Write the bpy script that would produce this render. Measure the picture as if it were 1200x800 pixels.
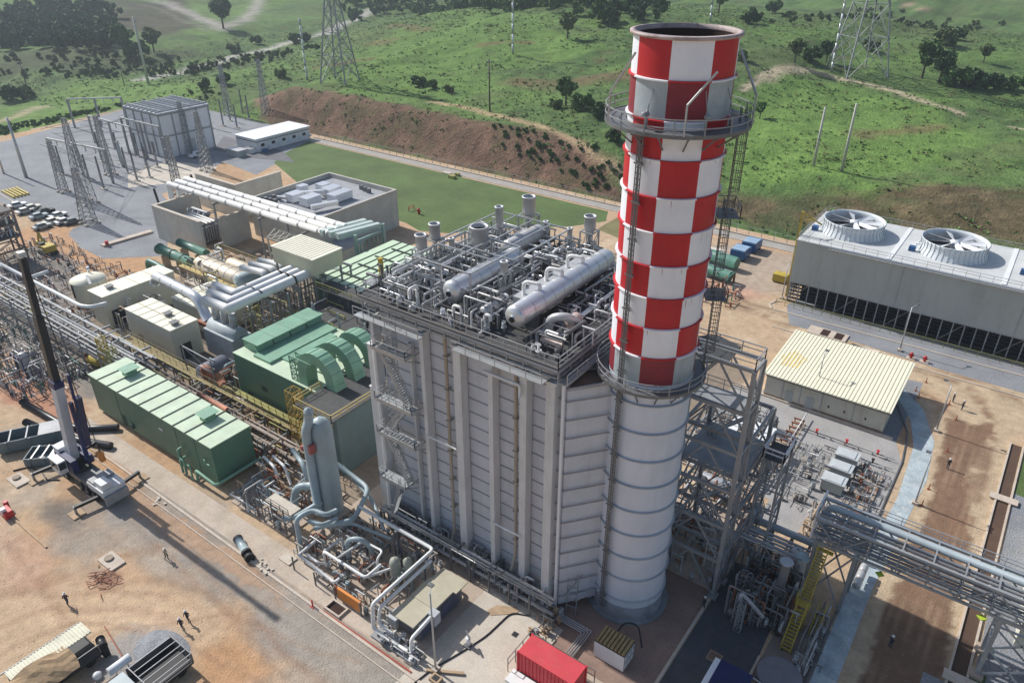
import bpy, math, random
import numpy as np
from mathutils import Vector, Matrix
random.seed(7); RNG = np.random.default_rng(5)
for o in list(bpy.data.objects): bpy.data.objects.remove(o)
S = bpy.context.scene; COL = S.collection
PI = math.pi; R = math.radians
# ---------------------------------------------------------------- camera, sky, sun
H = 66.0; FPX = 880.0; PITCH = 29.63; YAW = -36.09
cam = bpy.data.cameras.new('camera'); cam.sensor_width = 36; cam.lens = FPX/1200*36
cam.clip_start = 1; cam.clip_end = 9000
co = bpy.data.objects.new('camera', cam); COL.objects.link(co)
co.location = (0, 0, H); co.rotation_euler = (R(90-PITCH), 0, R(-YAW)); S.camera = co
SUN_EL, SUN_AZ = 40.5, -1.5            # azimuth of the light's travel direction
w = bpy.data.worlds.new('World'); S.world = w; w.use_nodes = True
nt = w.node_tree; sky = nt.nodes.new('ShaderNodeTexSky'); sky.sky_type = 'NISHITA'
sky.sun_disc = False; sky.sun_elevation = R(SUN_EL); sky.sun_rotation = R(270+1.5)
sky.air_density = 1.0; sky.dust_density = 1.5; sky.altitude = 50
nt.links.new(sky.outputs[0], nt.nodes['Background'].inputs[0]); nt.nodes['Background'].inputs[1].default_value = 0.116
sl = bpy.data.lights.new('sun', 'SUN'); sl.energy = 4.7; sl.angle = R(0.6); sl.color = (1, .97, .92)
so = bpy.data.objects.new('sun', sl); COL.objects.link(so)
d = Vector((math.cos(R(SUN_AZ))*math.cos(R(SUN_EL)), math.sin(R(SUN_AZ))*math.cos(R(SUN_EL)), -math.sin(R(SUN_EL))))
so.rotation_euler = d.to_track_quat('-Z', 'Y').to_euler(); so.location = (-100, 0, 120)
S.view_settings.view_transform = 'Standard'; S.view_settings.look = 'None'; S.view_settings.exposure = 0.10
# ---------------------------------------------------------------- photo point -> place on a level plane
_c, _s = math.cos(R(PITCH)), math.sin(R(PITCH)); _cy, _sy = math.cos(R(YAW)), math.sin(R(YAW))
def ray(px, py):
    x = (px-600)/FPX; y = -(py-400)/FPX
    dx, dy, dz = x, _c+y*_s, -_s+y*_c
    return (dx*_cy+dy*_sy, -dx*_sy+dy*_cy, dz)
def at(px, py, z=0.0):
    a = ray(px, py); t = (z-H)/a[2]
    return (a[0]*t, a[1]*t, z)
# ---------------------------------------------------------------- materials
def C(r, g, b, k=1.0):
    f = lambda v: ((v/255+.055)/1.055)**2.4 if v > 10 else v/255/12.92
    return (min(f(r)*k, .95), min(f(g)*k, .95), min(f(b)*k, .95), 1)
MATS = {}
def mat(name, col, rough=.6, metal=0.0, var=.18, scale=.35, dirt=.0, dirtcol=(.16, .11, .07, 1), bump=0.0, bscale=6.0, streak=0.0, spec=.4, fine=0.0):
    if name in MATS: return MATS[name]
    m = bpy.data.materials.new(name); m.use_nodes = True; n = m.node_tree; N = n.nodes; L = n.links
    b = N['Principled BSDF']; b.inputs['Roughness'].default_value = rough; b.inputs['Metallic'].default_value = metal
    b.inputs['Specular IOR Level'].default_value = spec
    g = N.new('ShaderNodeNewGeometry')
    no = N.new('ShaderNodeTexNoise'); no.inputs['Scale'].default_value = scale; no.inputs['Detail'].default_value = 6
    no.inputs['Roughness'].default_value = .62
    L.new(g.outputs['Position'], no.inputs['Vector'])
    mr = N.new('ShaderNodeMapRange'); mr.inputs[1].default_value = .3; mr.inputs[2].default_value = .7
    mr.inputs[3].default_value = 1-var; mr.inputs[4].default_value = 1+var*.55
    L.new(no.outputs[0], mr.inputs[0])
    mul = N.new('ShaderNodeVectorMath'); mul.operation = 'SCALE'; mul.inputs[0].default_value = col[:3]
    L.new(mr.outputs[0], mul.inputs['Scale']); out = mul.outputs[0]
    if fine:
        n3 = N.new('ShaderNodeTexNoise'); n3.inputs['Scale'].default_value = 5; n3.inputs['Detail'].default_value = 4
        L.new(g.outputs['Position'], n3.inputs['Vector'])
        m3 = N.new('ShaderNodeMapRange'); m3.inputs[1].default_value = .3; m3.inputs[2].default_value = .7
        m3.inputs[3].default_value = 1-fine; m3.inputs[4].default_value = 1+fine*.6; L.new(n3.outputs[0], m3.inputs[0])
        v3 = N.new('ShaderNodeVectorMath'); v3.operation = 'SCALE'; L.new(out, v3.inputs[0]); L.new(m3.outputs[0], v3.inputs['Scale']); out = v3.outputs[0]
    if dirt:
        n2 = N.new('ShaderNodeTexNoise'); n2.inputs['Scale'].default_value = .9; n2.inputs['Detail'].default_value = 7
        n2.inputs['Roughness'].default_value = .7
        mp = N.new('ShaderNodeVectorMath'); mp.operation = 'MULTIPLY'; mp.inputs[1].default_value = (1, 1, .16 if streak else 1)
        L.new(g.outputs['Position'], mp.inputs[0]); L.new(mp.outputs[0], n2.inputs['Vector'])
        r2 = N.new('ShaderNodeMapRange'); r2.inputs[1].default_value = .50; r2.inputs[2].default_value = .72
        r2.inputs[3].default_value = 0; r2.inputs[4].default_value = dirt; L.new(n2.outputs[0], r2.inputs[0])
        mx = N.new('ShaderNodeMix'); mx.data_type = 'RGBA'; L.new(r2.outputs[0], mx.inputs[0]); L.new(out, mx.inputs[6])
        mx.inputs[7].default_value = dirtcol; out = mx.outputs[2]
    L.new(out, b.inputs['Base Color'])
    if bump:
        nb = N.new('ShaderNodeTexNoise'); nb.inputs['Scale'].default_value = bscale; nb.inputs['Detail'].default_value = 5
        L.new(g.outputs['Position'], nb.inputs['Vector'])
        bp = N.new('ShaderNodeBump'); bp.inputs['Strength'].default_value = bump; bp.inputs['Distance'].default_value = .3
        L.new(nb.outputs[0], bp.inputs['Height']); L.new(bp.outputs[0], b.inputs['Normal'])
    MATS[name] = m; return m
M = {}
M['casing'] = mat('boiler_casing', (.58, .60, .645, 1), .55, .0, .12, .3, dirt=.32, dirtcol=(.34, .34, .35, 1), streak=1)
M['rib'] = mat('casing_rib', (.36, .36, .37, 1), .6, 0, .2, .5)
M['column'] = mat('column_paint', (.60, .60, .60, 1), .5, 0, .10, .4, dirt=.3, dirtcol=(.30, .25, .2, 1), streak=1)
M['steel'] = mat('painted_steel', (.30, .31, .32, 1), .5, .1, .2, .8, dirt=.25)
M['dsteel'] = mat('dark_steel', (.16, .165, .17, 1), .5, .2, .25, .8, dirt=.25)
M['galv'] = mat('galvanised', (.46, .48, .49, 1), .42, .45, .2, .9, dirt=.2)
M['grating'] = mat('grating', (.07, .07, .07, 1), .7, .2, .25, 1.3)
M['lagging'] = mat('aluminium_lagging', (.66, .67, .69, 1), .32, .6, .10, .9, dirt=.15, dirtcol=(.4, .38, .36, 1))
M['lag2'] = mat('dull_lagging', (.52, .52, .52, 1), .45, .35, .15, .9, dirt=.25, dirtcol=(.3, .27, .25, 1))
M['whitepipe'] = mat('white_paint', (.74, .74, .72, 1), .45, 0, .10, .6, dirt=.22, dirtcol=(.45, .40, .35, 1))
M['stackw'] = mat('stack_white', (.78, .80, .84, 1), .45, 0, .08, .3, dirt=.28, dirtcol=(.55, .55, .57, 1), streak=1)
M['stackr'] = mat('stack_red', (.47, .012, .018, 1), .5, 0, .16, .3, dirt=.35, dirtcol=(.35, .05, .05, 1), streak=1)
M['stackwd'] = mat('stack_white_sooty', (.40, .45, .47, 1), .6, 0, .25, .5, dirt=.7, dirtcol=(.25, .30, .32, 1), streak=1)
M['stackrd'] = mat('stack_red_sooty', (.24, .025, .035, 1), .6, 0, .25, .5, dirt=.6, dirtcol=(.16, .03, .05, 1), streak=1)
M['stackg'] = mat('stack_grey', (.60, .64, .71, 1), .5, 0, .08, .3, dirt=.3, dirtcol=(.42, .44, .48, 1), streak=1)
M['soot'] = mat('soot', (.04, .018, .014, 1), .9, 0, .4, .6)
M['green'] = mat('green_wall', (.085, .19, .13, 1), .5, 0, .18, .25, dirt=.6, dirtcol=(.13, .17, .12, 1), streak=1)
M['greenroof'] = mat('green_roof', (.50, .61, .45, 1), .6, 0, .15, .5, dirt=.45, dirtcol=(.50, .50, .33, 1))  # pale dusted green, with the roofs' sun sheen put into the colour
M['greenduct'] = mat('green_duct', (.19, .36, .25, 1), .5, 0, .18, .5, dirt=.5, dirtcol=(.3, .38, .25, 1))
M['seam'] = mat('dark_seam', (.035, .06, .045, 1), .7)
M['greenpipe'] = mat('green_pipe', (.06, .17, .13, 1), .45, 0, .2, .7, dirt=.2)
M['bluegrey'] = mat('blue_grey_paint', (.33, .40, .42, 1), .42, 0, .12, .5, dirt=.25, dirtcol=(.2, .24, .24, 1), streak=1)
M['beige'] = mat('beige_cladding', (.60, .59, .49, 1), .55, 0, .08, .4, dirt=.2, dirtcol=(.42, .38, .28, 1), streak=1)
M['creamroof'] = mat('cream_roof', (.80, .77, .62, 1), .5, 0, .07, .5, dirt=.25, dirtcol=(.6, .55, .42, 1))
M['concwall'] = mat('concrete_wall', (.54, .53, .48, 1), .8, 0, .14, .4, dirt=.3, dirtcol=(.3, .28, .25, 1), streak=1)
M['roofgrey'] = mat('roof_membrane', (.33, .34, .36, 1), .8, 0, .15, .5, dirt=.3)
M['white'] = mat('white_wall', (.74, .75, .76, 1), .55, 0, .06, .4, dirt=.15, dirtcol=(.5, .48, .45, 1), streak=1)
M['dark'] = mat('dark_opening', (.018, .019, .022, 1), .6)
M['black'] = mat('black_paint', (.012, .013, .018, 1), .4, 0, .3, 1)
M['navy'] = mat('navy_paint', (.012, .018, .09, 1), .4, 0, .3, 1)
M['yellow'] = mat('yellow_paint', (.48, .36, .05, 1), .6, 0, .25, 1, dirt=.5, dirtcol=(.22, .18, .08, 1))
M['olive'] = mat('olive_yellow_paint', (.36, .34, .10, 1), .55, 0, .25, 1, dirt=.35)
M['red'] = mat('red_container', (.58, .028, .045, 1), .5, 0, .10, .5, dirt=.15, dirtcol=(.4, .08, .08, 1))
M['redp'] = mat('red_paint', (.5, .03, .03, 1), .5)
M['orange'] = mat('orange_paint', (.62, .22, .04, 1), .5, 0, .2)
M['rust'] = mat('rust_primer', (.30, .11, .06, 1), .75, 0, .3, 1.2, dirt=.4)
M['tanpipe'] = mat('tan_downpipe', (.40, .35, .29, 1), .6, 0, .15, .6)
M['ctgrey'] = mat('cooling_tower_panel', (.39, .42, .405, 1), .6, 0, .10, .15, dirt=.5, dirtcol=(.27, .28, .26, 1), streak=1)
M['ctroof'] = mat('cooling_tower_deck', (.56, .57, .56, 1), .6, 0, .10, .3, dirt=.3, dirtcol=(.42, .41, .39, 1))
M['fan'] = mat('fan_cylinder', (.62, .66, .68, 1), .5, 0, .07, .4, dirt=.2, dirtcol=(.45, .46, .46, 1), streak=1)
M['concrete'] = mat('concrete', (.46, .37, .29, 1), .85, 0, .18, .25, dirt=.45, dirtcol=(.30, .22, .16, 1), bump=.1, fine=.12)
M['conclight'] = mat('concrete_light', (.56, .50, .42, 1), .85, 0, .15, .3, dirt=.4, dirtcol=(.40, .31, .22, 1), fine=.12)
M['kerb'] = mat('kerb_concrete', (.55, .47, .39, 1), .85, 0, .15, .5, dirt=.4, dirtcol=(.38, .27, .18, 1), fine=.1)
M['asphalt'] = mat('asphalt', (.075, .08, .09, 1), .85, 0, .2, .3, dirt=.3, dirtcol=(.14, .12, .10, 1), fine=.15)
M['gravel'] = mat('gravel', (.27, .28, .30, 1), .9, 0, .25, .10, dirt=.55, dirtcol=(.34, .32, .30, 1), bump=.6, bscale=5, fine=.30)
M['blueg'] = mat('pale_blue_gravel', (.42, .49, .52, 1), .85, 0, .3, .5, dirt=.85, dirtcol=(.58, .58, .55, 1), bump=.3, fine=.2)
M['lawn'] = mat('lawn_grass', (.098, .155, .044, 1), .9, 0, .35, .09, dirt=.75, dirtcol=(.13, .145, .055, 1), bump=.4, bscale=3, fine=.28)
M['skin'] = mat('skin', (.28, .15, .10, 1), .6)
M['denim'] = mat('work_trousers', (.03, .04, .07, 1), .8)
M['shirtd'] = mat('dark_work_shirt', (.05, .05, .06, 1), .8)
M['shirtb'] = mat('beige_work_shirt', (.42, .38, .28, 1), .8)
M['helmet'] = mat('white_helmet', (.75, .75, .72, 1), .4)
M['glass'] = mat('dark_glass', (.02, .03, .04, 1), .1, 0, .1, 1, spec=.8)
M['rubber'] = mat('rubber', (.02, .02, .02, 1), .8)
M['tarp'] = mat('tan_tarpaulin', (.44, .30, .17, 1), .8, 0, .2, 1.2, bump=.3, bscale=1.5)
M['blue'] = mat('blue_paint', (.03, .10, .26, 1), .4, 0, .2)
M['wood'] = mat('timber', (.42, .30, .19, 1), .8, 0, .25, 1.5)
M['brown'] = mat('brown_dusty_pipe',(.24,.20,.17,1),.7,.1,.3,.9,dirt=.5,dirtcol=(.36,.33,.30,1))
# ---------------------------------------------------------------- mesh builder
class MB:
    def __init__(s): s.v = []; s.f = []; s.m = []; s.sm = []; s.mk = []
    def next(s):
        """what follows is a separate piece: build() gives each piece its own object"""
        if s.v and (not s.mk or s.mk[-1] != (len(s.v), len(s.f))): s.mk.append((len(s.v), len(s.f)))
        return s
    def add(s, vs, fs, mi=0, smooth=False):
        k = len(s.v); s.v += [tuple(v) for v in vs]
        for f in fs: s.f.append(tuple(i+k for i in f)); s.m.append(mi); s.sm.append(smooth)
        return s
    def box(s, x0, y0, z0, x1, y1, z1, mi=0):
        if x0 > x1: x0, x1 = x1, x0
        if y0 > y1: y0, y1 = y1, y0
        vs = [(x0,y0,z0),(x1,y0,z0),(x1,y1,z0),(x0,y1,z0),(x0,y0,z1),(x1,y0,z1),(x1,y1,z1),(x0,y1,z1)]
        return s.add(vs, [(0,3,2,1),(4,5,6,7),(0,1,5,4),(1,2,6,5),(2,3,7,6),(3,0,4,7)], mi)
    def bar(s, p, q, wd=.2, ht=None, mi=0):
        p = Vector(p); q = Vector(q); d = q-p
        if d.length < 1e-6: return s
        d.normalize(); ht = ht or wd
        up = Vector((0,0,1)) if abs(d.z) < .95 else Vector((1,0,0))
        sx = d.cross(up).normalized()*wd/2; sy = sx.cross(d).normalized()*ht/2
        vs = [p-sx-sy, p+sx-sy, p+sx+sy, p-sx+sy, q-sx-sy, q+sx-sy, q+sx+sy, q-sx+sy]
        return s.add(vs, [(0,3,2,1),(4,5,6,7),(0,1,5,4),(1,2,6,5),(2,3,7,6),(3,0,4,7)], mi)
    def pipe(s, pts, r, n=8, bend=None, mi=0, cap=True):
        P = [Vector(p) for p in pts]
        if bend is None: bend = r*2.2
        Q = [P[0]]
        for i in range(1, len(P)-1):
            a, b, c = P[i-1], P[i], P[i+1]
            l = min(bend, (a-b).length*.45, (c-b).length*.45)
            u = (a-b).normalized()*l; v = (c-b).normalized()*l
            for t in (0, .25, .5, .75, 1): Q.append(b+u*(1-t)**2+v*t**2)
        Q.append(P[-1]); k = len(s.v); prev = None; vs = []
        for i, p in enumerate(Q):
            t = (Q[min(i+1, len(Q)-1)]-Q[max(i-1, 0)])
            if t.length < 1e-9: t = Vector((0,0,1))
            t.normalize()
            if prev is None:
                up = Vector((0,0,1)) if abs(t.z) < .9 else Vector((1,0,0)); x = t.cross(up).normalized()
            else: x = (prev-t*prev.dot(t)).normalized()
            prev = x; y = t.cross(x)
            for j in range(n):
                a = 2*PI*j/n; vs.append(p+x*math.cos(a)*r+y*math.sin(a)*r)
        fs = [(i*n+j, i*n+(j+1) % n, (i+1)*n+(j+1) % n, (i+1)*n+j) for i in range(len(Q)-1) for j in range(n)]
        s.add(vs, fs, mi, True)
        if cap:
            for base, rev in ((0, True), ((len(Q)-1)*n, False)):
                f = tuple(k+base+j for j in range(n)); s.f.append(f[::-1] if not rev else f); s.m.append(mi); s.sm.append(False)
        return s
    def cyl(s, x, y, z0, z1, r, n=16, mi=0, r2=None): 
        return s.lathe(x, y, [(r, z0), (r if r2 is None else r2, z1)], n, mi, caps=True)
    def lathe(s, x, y, prof, n=24, mi=0, caps=False, a0=0.0, smooth=True):
        k = len(s.v); vs = []
        for r, z in prof:
            for j in range(n):
                a = a0+2*PI*j/n; vs.append((x+r*math.cos(a), y+r*math.sin(a), z))
        fs = [(i*n+j, i*n+(j+1) % n, (i+1)*n+(j+1) % n, (i+1)*n+j) for i in range(len(prof)-1) for j in range(n)]
        s.add(vs, fs, mi, smooth)
        if caps:
            s.f.append(tuple(k+j for j in range(n))[::-1]); s.m.append(mi); s.sm.append(False)
            b = k+(len(prof)-1)*n; s.f.append(tuple(b+j for j in range(n))); s.m.append(mi); s.sm.append(False)
        return s
    def drum(s, p, q, r, n=20, mi=0, dome=.45):
        """closed pressure vessel from p to q (tangent to tangent) with domed heads"""
        p = Vector(p); q = Vector(q); d = (q-p).normalized()
        up = Vector((0,0,1)) if abs(d.z) < .9 else Vector((1,0,0)); x = d.cross(up).normalized(); y = d.cross(x)
        prof = [(math.cos(a), -math.sin(a)*dome*r) for a in (1.45, 1.1, .75, .35)]
        rings = [(p+d*o, r*c) for c, o in prof]+[(p, r), (q, r)]+[(q-d*o, r*c) for c, o in reversed(prof)]
        vs = []
        for c, rr in rings:
            for j in range(n):
                a = 2*PI*j/n; vs.append(c+x*math.cos(a)*rr+y*math.sin(a)*rr)
        m = len(rings); k = len(s.v)
        s.add(vs, [(i*n+j, i*n+(j+1) % n, (i+1)*n+(j+1) % n, (i+1)*n+j) for i in range(m-1) for j in range(n)], mi, True)
        s.f.append(tuple(k+j for j in range(n))); s.m.append(mi); s.sm.append(True)
        s.f.append(tuple(k+(m-1)*n+j for j in range(n))[::-1]); s.m.append(mi); s.sm.append(True)
        return s
    def prism(s, poly, z0, z1, mi=0):
        n = len(poly); a = sum(poly[i][0]*poly[(i+1) % n][1]-poly[(i+1) % n][0]*poly[i][1] for i in range(n))
        if a < 0: poly = poly[::-1]
        vs = [(p[0], p[1], z0) for p in poly]+[(p[0], p[1], z1) for p in poly]
        return s.add(vs, [tuple(range(n))[::-1], tuple(range(n, 2*n))]+[(i, (i+1) % n, n+(i+1) % n, n+i) for i in range(n)], mi)
    def rail(s, pts, h=1.1, t=.06, post=1.6, mi=0, mid=True, closed=False, toe=False):
        P = [Vector(p) for p in pts]
        if closed: P.append(P[0])
        for a, b in zip(P[:-1], P[1:]):
            L = (b-a).length; k = max(1, int(round(L/post)))
            for i in range(k+1):
                q = a+(b-a)*i/k; s.bar(q, q+Vector((0,0,h)), t, mi=mi)
            s.bar(a+Vector((0,0,h)), b+Vector((0,0,h)), t, mi=mi)
            if mid: s.bar(a+Vector((0,0,h*.55)), b+Vector((0,0,h*.55)), t*.8, mi=mi)
            if toe: s.bar(a+Vector((0,0,.1)), b+Vector((0,0,.1)), .03, .2, mi=mi)
        return s
    def ladder(s, x, y, z0, z1, wd=.5, ax='x', mi=0, t=.05):
        dx, dy = (wd/2, 0) if ax == 'x' else (0, wd/2)
        s.bar((x-dx, y-dy, z0), (x-dx, y-dy, z1), t, mi=mi); s.bar((x+dx, y+dy, z0), (x+dx, y+dy, z1), t, mi=mi)
        z = z0+.3
        while z < z1: s.bar((x-dx, y-dy, z), (x+dx, y+dy, z), t*.6, mi=mi); z += .35
        return s
    def stair(s, p, q, wd=.8, mi=0, rail=True, t=.06):
        """stair flight from p (low) to q (high)"""
        p = Vector(p); q = Vector(q); d = q-p; h = Vector((d.x, d.y, 0)); sd = Vector((-h.y, h.x, 0)).normalized()*wd/2
        for g in (-1, 1):
            s.bar(p+sd*g, q+sd*g, .06, .22, mi)
            if rail:
                s.bar(p+sd*g+Vector((0,0,1)), q+sd*g+Vector((0,0,1)), t, mi=mi); s.bar(p+sd*g+Vector((0,0,.5)), q+sd*g+Vector((0,0,.5)), t*.8, mi=mi)
                for i in range(4): a = p+d*i/3+sd*g; s.bar(a, a+Vector((0,0,1)), t, mi=mi)
        k = max(3, int(abs(d.z)/.25))
        for i in range(1, k):
            c = p+d*i/k; s.bar(c-sd, c+sd, .26, .04, mi)
        return s
    def truss(s, a, b, wd, n, t=.1, mi=0):
        """square lattice mast from a (foot centre) to b (top); wd = (foot width, top width)"""
        a = Vector(a); b = Vector(b); w0, w1 = wd; prev = None
        for i in range(n+1):
            f = i/n; c = a+(b-a)*f; ww = (w0+(w1-w0)*f)/2
            cur = [c+Vector((ww*u, ww*v, 0)) for u, v in ((-1,-1),(1,-1),(1,1),(-1,1))]
            for j in range(4): s.bar(cur[j], cur[(j+1) % 4], t*.7, mi=mi)
            if prev:
                for j in range(4):
                    s.bar(prev[j], cur[j], t, mi=mi); s.bar(prev[j], cur[(j+1) % 4], t*.6, mi=mi); s.bar(prev[(j+1) % 4], cur[j], t*.6, mi=mi)
            prev = cur
        return s
    def build(s, name, mt, parent=None):
        if s.mk:
            ms = [(0, 0)]+[m for m in s.mk if m[0] < len(s.v)]+[(len(s.v), len(s.f))]; out = None
            for (a, b), (c, e) in zip(ms[:-1], ms[1:]):
                q = MB(); q.v = s.v[a:c]; q.f = [tuple(i-a for i in f) for f in s.f[b:e]]; q.m = s.m[b:e]; q.sm = s.sm[b:e]
                o = q.build(name, mt, parent); out = out or o
            return out
        me = bpy.data.meshes.new(name); off = Vector(parent_loc(parent)) if parent else Vector((0,0,0))
        me.from_pydata([(v[0]-off.x, v[1]-off.y, v[2]-off.z) for v in s.v], [], s.f)
        for m_ in (mt if isinstance(mt, (list, tuple)) else [mt]): me.materials.append(M[m_] if isinstance(m_, str) else m_)
        me.polygons.foreach_set('material_index', s.m); me.polygons.foreach_set('use_smooth', s.sm); me.update()
        o = bpy.data.objects.new(name, me); COL.objects.link(o)
        if parent: o.parent = parent
        return o
def parent_loc(p):
    l = Vector((0,0,0))
    while p: l += p.location; p = p.parent
    return l
def tag(o, label=None, cat=None, group=None, kind=None):
    if label: o['label'] = label
    if cat: o['category'] = cat
    if group: o['group'] = group
    if kind: o['kind'] = kind
    return o
def thing(name, label, cat, loc=(0,0,0), group=None):
    o = bpy.data.objects.new(name, None); o.empty_display_size = .5; COL.objects.link(o); o.location = loc
    return tag(o, label, cat, group)
def copy_tree(o, parent=None):
    c = o.copy(); COL.objects.link(c); c.parent = parent
    for ch in list(o.children): copy_tree(ch, c)
    return c
def place(o, loc, rz=0, label=None, sc=None):
    o.location = loc; o.rotation_euler = (0, 0, rz)
    if label: o['label'] = label
    if sc: o.scale = (sc, sc, sc)
    return o
# ---------------------------------------------------------------- value noise on arrays
def vnoise(x, y, seed=0):
    xi = np.floor(x).astype(int); yi = np.floor(y).astype(int); fx = x-xi; fy = y-yi
    fx = fx*fx*(3-2*fx); fy = fy*fy*(3-2*fy)
    def h(a, b):
        n = (a*374761393+b*668265263+seed*982451653) & 0x7fffffff
        n = ((n ^ (n >> 13))*1274126177) & 0x7fffffff
        return ((n ^ (n >> 16)) & 0xffff)/65535.0
    return (h(xi, yi)*(1-fx)+h(xi+1, yi)*fx)*(1-fy)+(h(xi, yi+1)*(1-fx)+h(xi+1, yi+1)*fx)*fy
def fbm(x, y, sc, oct=4, seed=0):
    a = 0; t = 0; am = 1
    for i in range(oct):
        a = a+am*vnoise(x/sc*2**i+17.3*i, y/sc*2**i-9.1*i, seed+i); t += am; am *= .55
    return a/t*2-1
def sstep(t): t = np.clip(t, 0, 1); return t*t*(3-2*t)
# ---------------------------------------------------------------- the terrain: flat yard, cut bank, hills
def site_mask(x, y):
    """0 on the levelled yard, grows to metres away from it"""
    yb = np.where(x < -95, 169.5, 169.5)
    dy = y-yb
    # west edge of the yard runs slantwise
    xw = -291-(y-100)*.12
    dx = xw-x
    return np.maximum(np.maximum(dy, dx), 0), dy, dx
def hterr(x, y):
    x = np.asarray(x, float); y = np.asarray(y, float)
    dist, dy, dx = site_mask(x, y)
    k = sstep((x+100)/22)                      # 0 left of the end of the cut, 1 right of it
    wl = sstep((x+262)/30)                     # the cut fades out towards the far left
    bank = sstep(dy/15)*(1-k)*(3.0+7.0*wl)+sstep(dy/46)*k*6.5
    hill = 15*np.exp(-(((x+265)/120)**2+((y-345)/95)**2))+6*np.exp(-(((x+130)/70)**2+((y-300)/80)**2))
    hill = hill-9*np.exp(-(((x+385)/60)**2+((y-290)/160)**2))
    far = 10*np.exp(-(((x+60)/120)**2+((y-430)/110)**2))+22*sstep((np.hypot(x, y)-520)/500)+14*fbm(x, y, 210, 3, 3)*sstep((np.hypot(x, y)-330)/200)
    west = -3*sstep(dx/30)
    out = sstep((dist-3)/35)
    rough = fbm(x, y, 9, 4, 8)*.8+fbm(x, y, 30, 3, 5)*1.2
    south = 0
    return np.where(dist > 0, bank*sstep(dist/2)+west+(hill+far+rough)*out+rough*.35*sstep(dist/4), 0)
def at_t(px, py):
    a = ray(px, py); t0 = 60.0
    for i in range(900):
        t = t0+i*1.6; x, y, z = a[0]*t, a[1]*t, H+a[2]*t
        if z <= float(hterr(x, y)): return (x, y, float(hterr(x, y)))
    return (x, y, 0.0)
def pin(poly, x, y):
    ins = np.zeros(x.shape, bool); n = len(poly)
    for i in range(n):
        x0, y0 = poly[i][:2]; x1, y1 = poly[(i+1) % n][:2]
        if y0 == y1: continue
        c = ((y0 > y) != (y1 > y)) & (x < (x1-x0)*(y-y0)/(y1-y0)+x0); ins ^= c
    return ins
def dline(pts, x, y):
    d = np.full(x.shape, 1e9)
    for (a, b) in zip(pts[:-1], pts[1:]):
        vx, vy = b[0]-a[0], b[1]-a[1]; L = vx*vx+vy*vy+1e-9
        t = np.clip(((x-a[0])*vx+(y-a[1])*vy)/L, 0, 1); d = np.minimum(d, np.hypot(x-a[0]-t*vx, y-a[1]-t*vy))
    return d
def axis(parts):
    out = []
    for a, b, st in parts: out += list(np.arange(a, b, st))
    out.append(parts[-1][1]); return np.array(out)
def sheet_grid(name, xs, ys, hf, colf, keep=None, mt=None):
    X, Y = np.meshgrid(xs, ys); Z = hf(X, Y); nx, ny = len(xs), len(ys)
    V = np.stack([X, Y, Z], -1).reshape(-1, 3)
    i = np.arange(nx-1); j = np.arange(ny-1); I, J = np.meshgrid(i, j); b = (J*nx+I)
    F = np.stack([b, b+1, b+1+nx, b+nx], -1).reshape(-1, 4)
    if keep is not None:
        kx, ky = (X[:-1, :-1]+X[1:, 1:])/2, (Y[:-1, :-1]+Y[1:, 1:])/2; F = F[keep(kx, ky).reshape(-1)]
    me = bpy.data.meshes.new(name); me.vertices.add(len(V)); me.vertices.foreach_set('co', V.reshape(-1))
    me.loops.add(len(F)*4); me.loops.foreach_set('vertex_index', F.reshape(-1).astype(np.int32))
    me.polygons.add(len(F)); me.polygons.foreach_set('loop_start', np.arange(0, len(F)*4, 4, dtype=np.int32))
    me.polygons.foreach_set('use_smooth', np.ones(len(F), bool)); me.update(calc_edges=True); me.validate()
    col = colf(X, Y).reshape(-1, 3); a = me.color_attributes.new('soil', 'FLOAT_COLOR', 'POINT')
    a.data.foreach_set('color', np.concatenate([col, np.ones((len(col), 1))], 1).reshape(-1).astype(np.float32))
    me.materials.append(mt); o = bpy.data.objects.new(name, me); COL.objects.link(o); o['kind'] = 'structure'; return o
def ground_mat(name, s1, s2, bump, bs, amt=.3):
    m = bpy.data.materials.new(name); m.use_nodes = True; n = m.node_tree; N = n.nodes; L = n.links
    b = N['Principled BSDF']; b.inputs['Roughness'].default_value = .95; b.inputs['Specular IOR Level'].default_value = .15
    at_ = N.new('ShaderNodeAttribute'); at_.attribute_name = 'soil'; g = N.new('ShaderNodeNewGeometry'); out = at_.outputs['Color']
    for sc, am in ((s1, amt), (s2, amt*.9)):
        no = N.new('ShaderNodeTexNoise'); no.inputs['Scale'].default_value = sc; no.inputs['Detail'].default_value = 6; no.inputs['Roughness'].default_value = .7
        L.new(g.outputs['Position'], no.inputs['Vector']); mr = N.new('ShaderNodeMapRange')
        mr.inputs[1].default_value = .32; mr.inputs[2].default_value = .68; mr.inputs[3].default_value = 1-am; mr.inputs[4].default_value = 1+am*.7
        L.new(no.outputs[0], mr.inputs[0]); v = N.new('ShaderNodeVectorMath'); v.operation = 'SCALE'
        L.new(out, v.inputs[0]); L.new(mr.outputs[0], v.inputs['Scale']); out = v.outputs[0]
    L.new(out, b.inputs['Base Color'])
    nb = N.new('ShaderNodeTexNoise'); nb.inputs['Scale'].default_value = bs; nb.inputs['Detail'].default_value = 6; L.new(g.outputs['Position'], nb.inputs['Vector'])
    bp = N.new('ShaderNodeBump'); bp.inputs['Strength'].default_value = bump; bp.inputs['Distance'].default_value = .5
    L.new(nb.outputs[0], bp.inputs['Height']); L.new(bp.outputs[0], b.inputs['Normal']); return m
TAN = np.array([.50, .365, .24]); ORA = np.array([.47, .275, .15]); GRY = np.array([.29, .275, .25]); BRN = np.array([.17, .10, .065])
PAL = np.array([.56, .45, .33]); MUD = np.array([.19, .112, .072]); BGR = np.array([.235, .24, .255]); PNK = np.array([.46, .30, .22])
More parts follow.
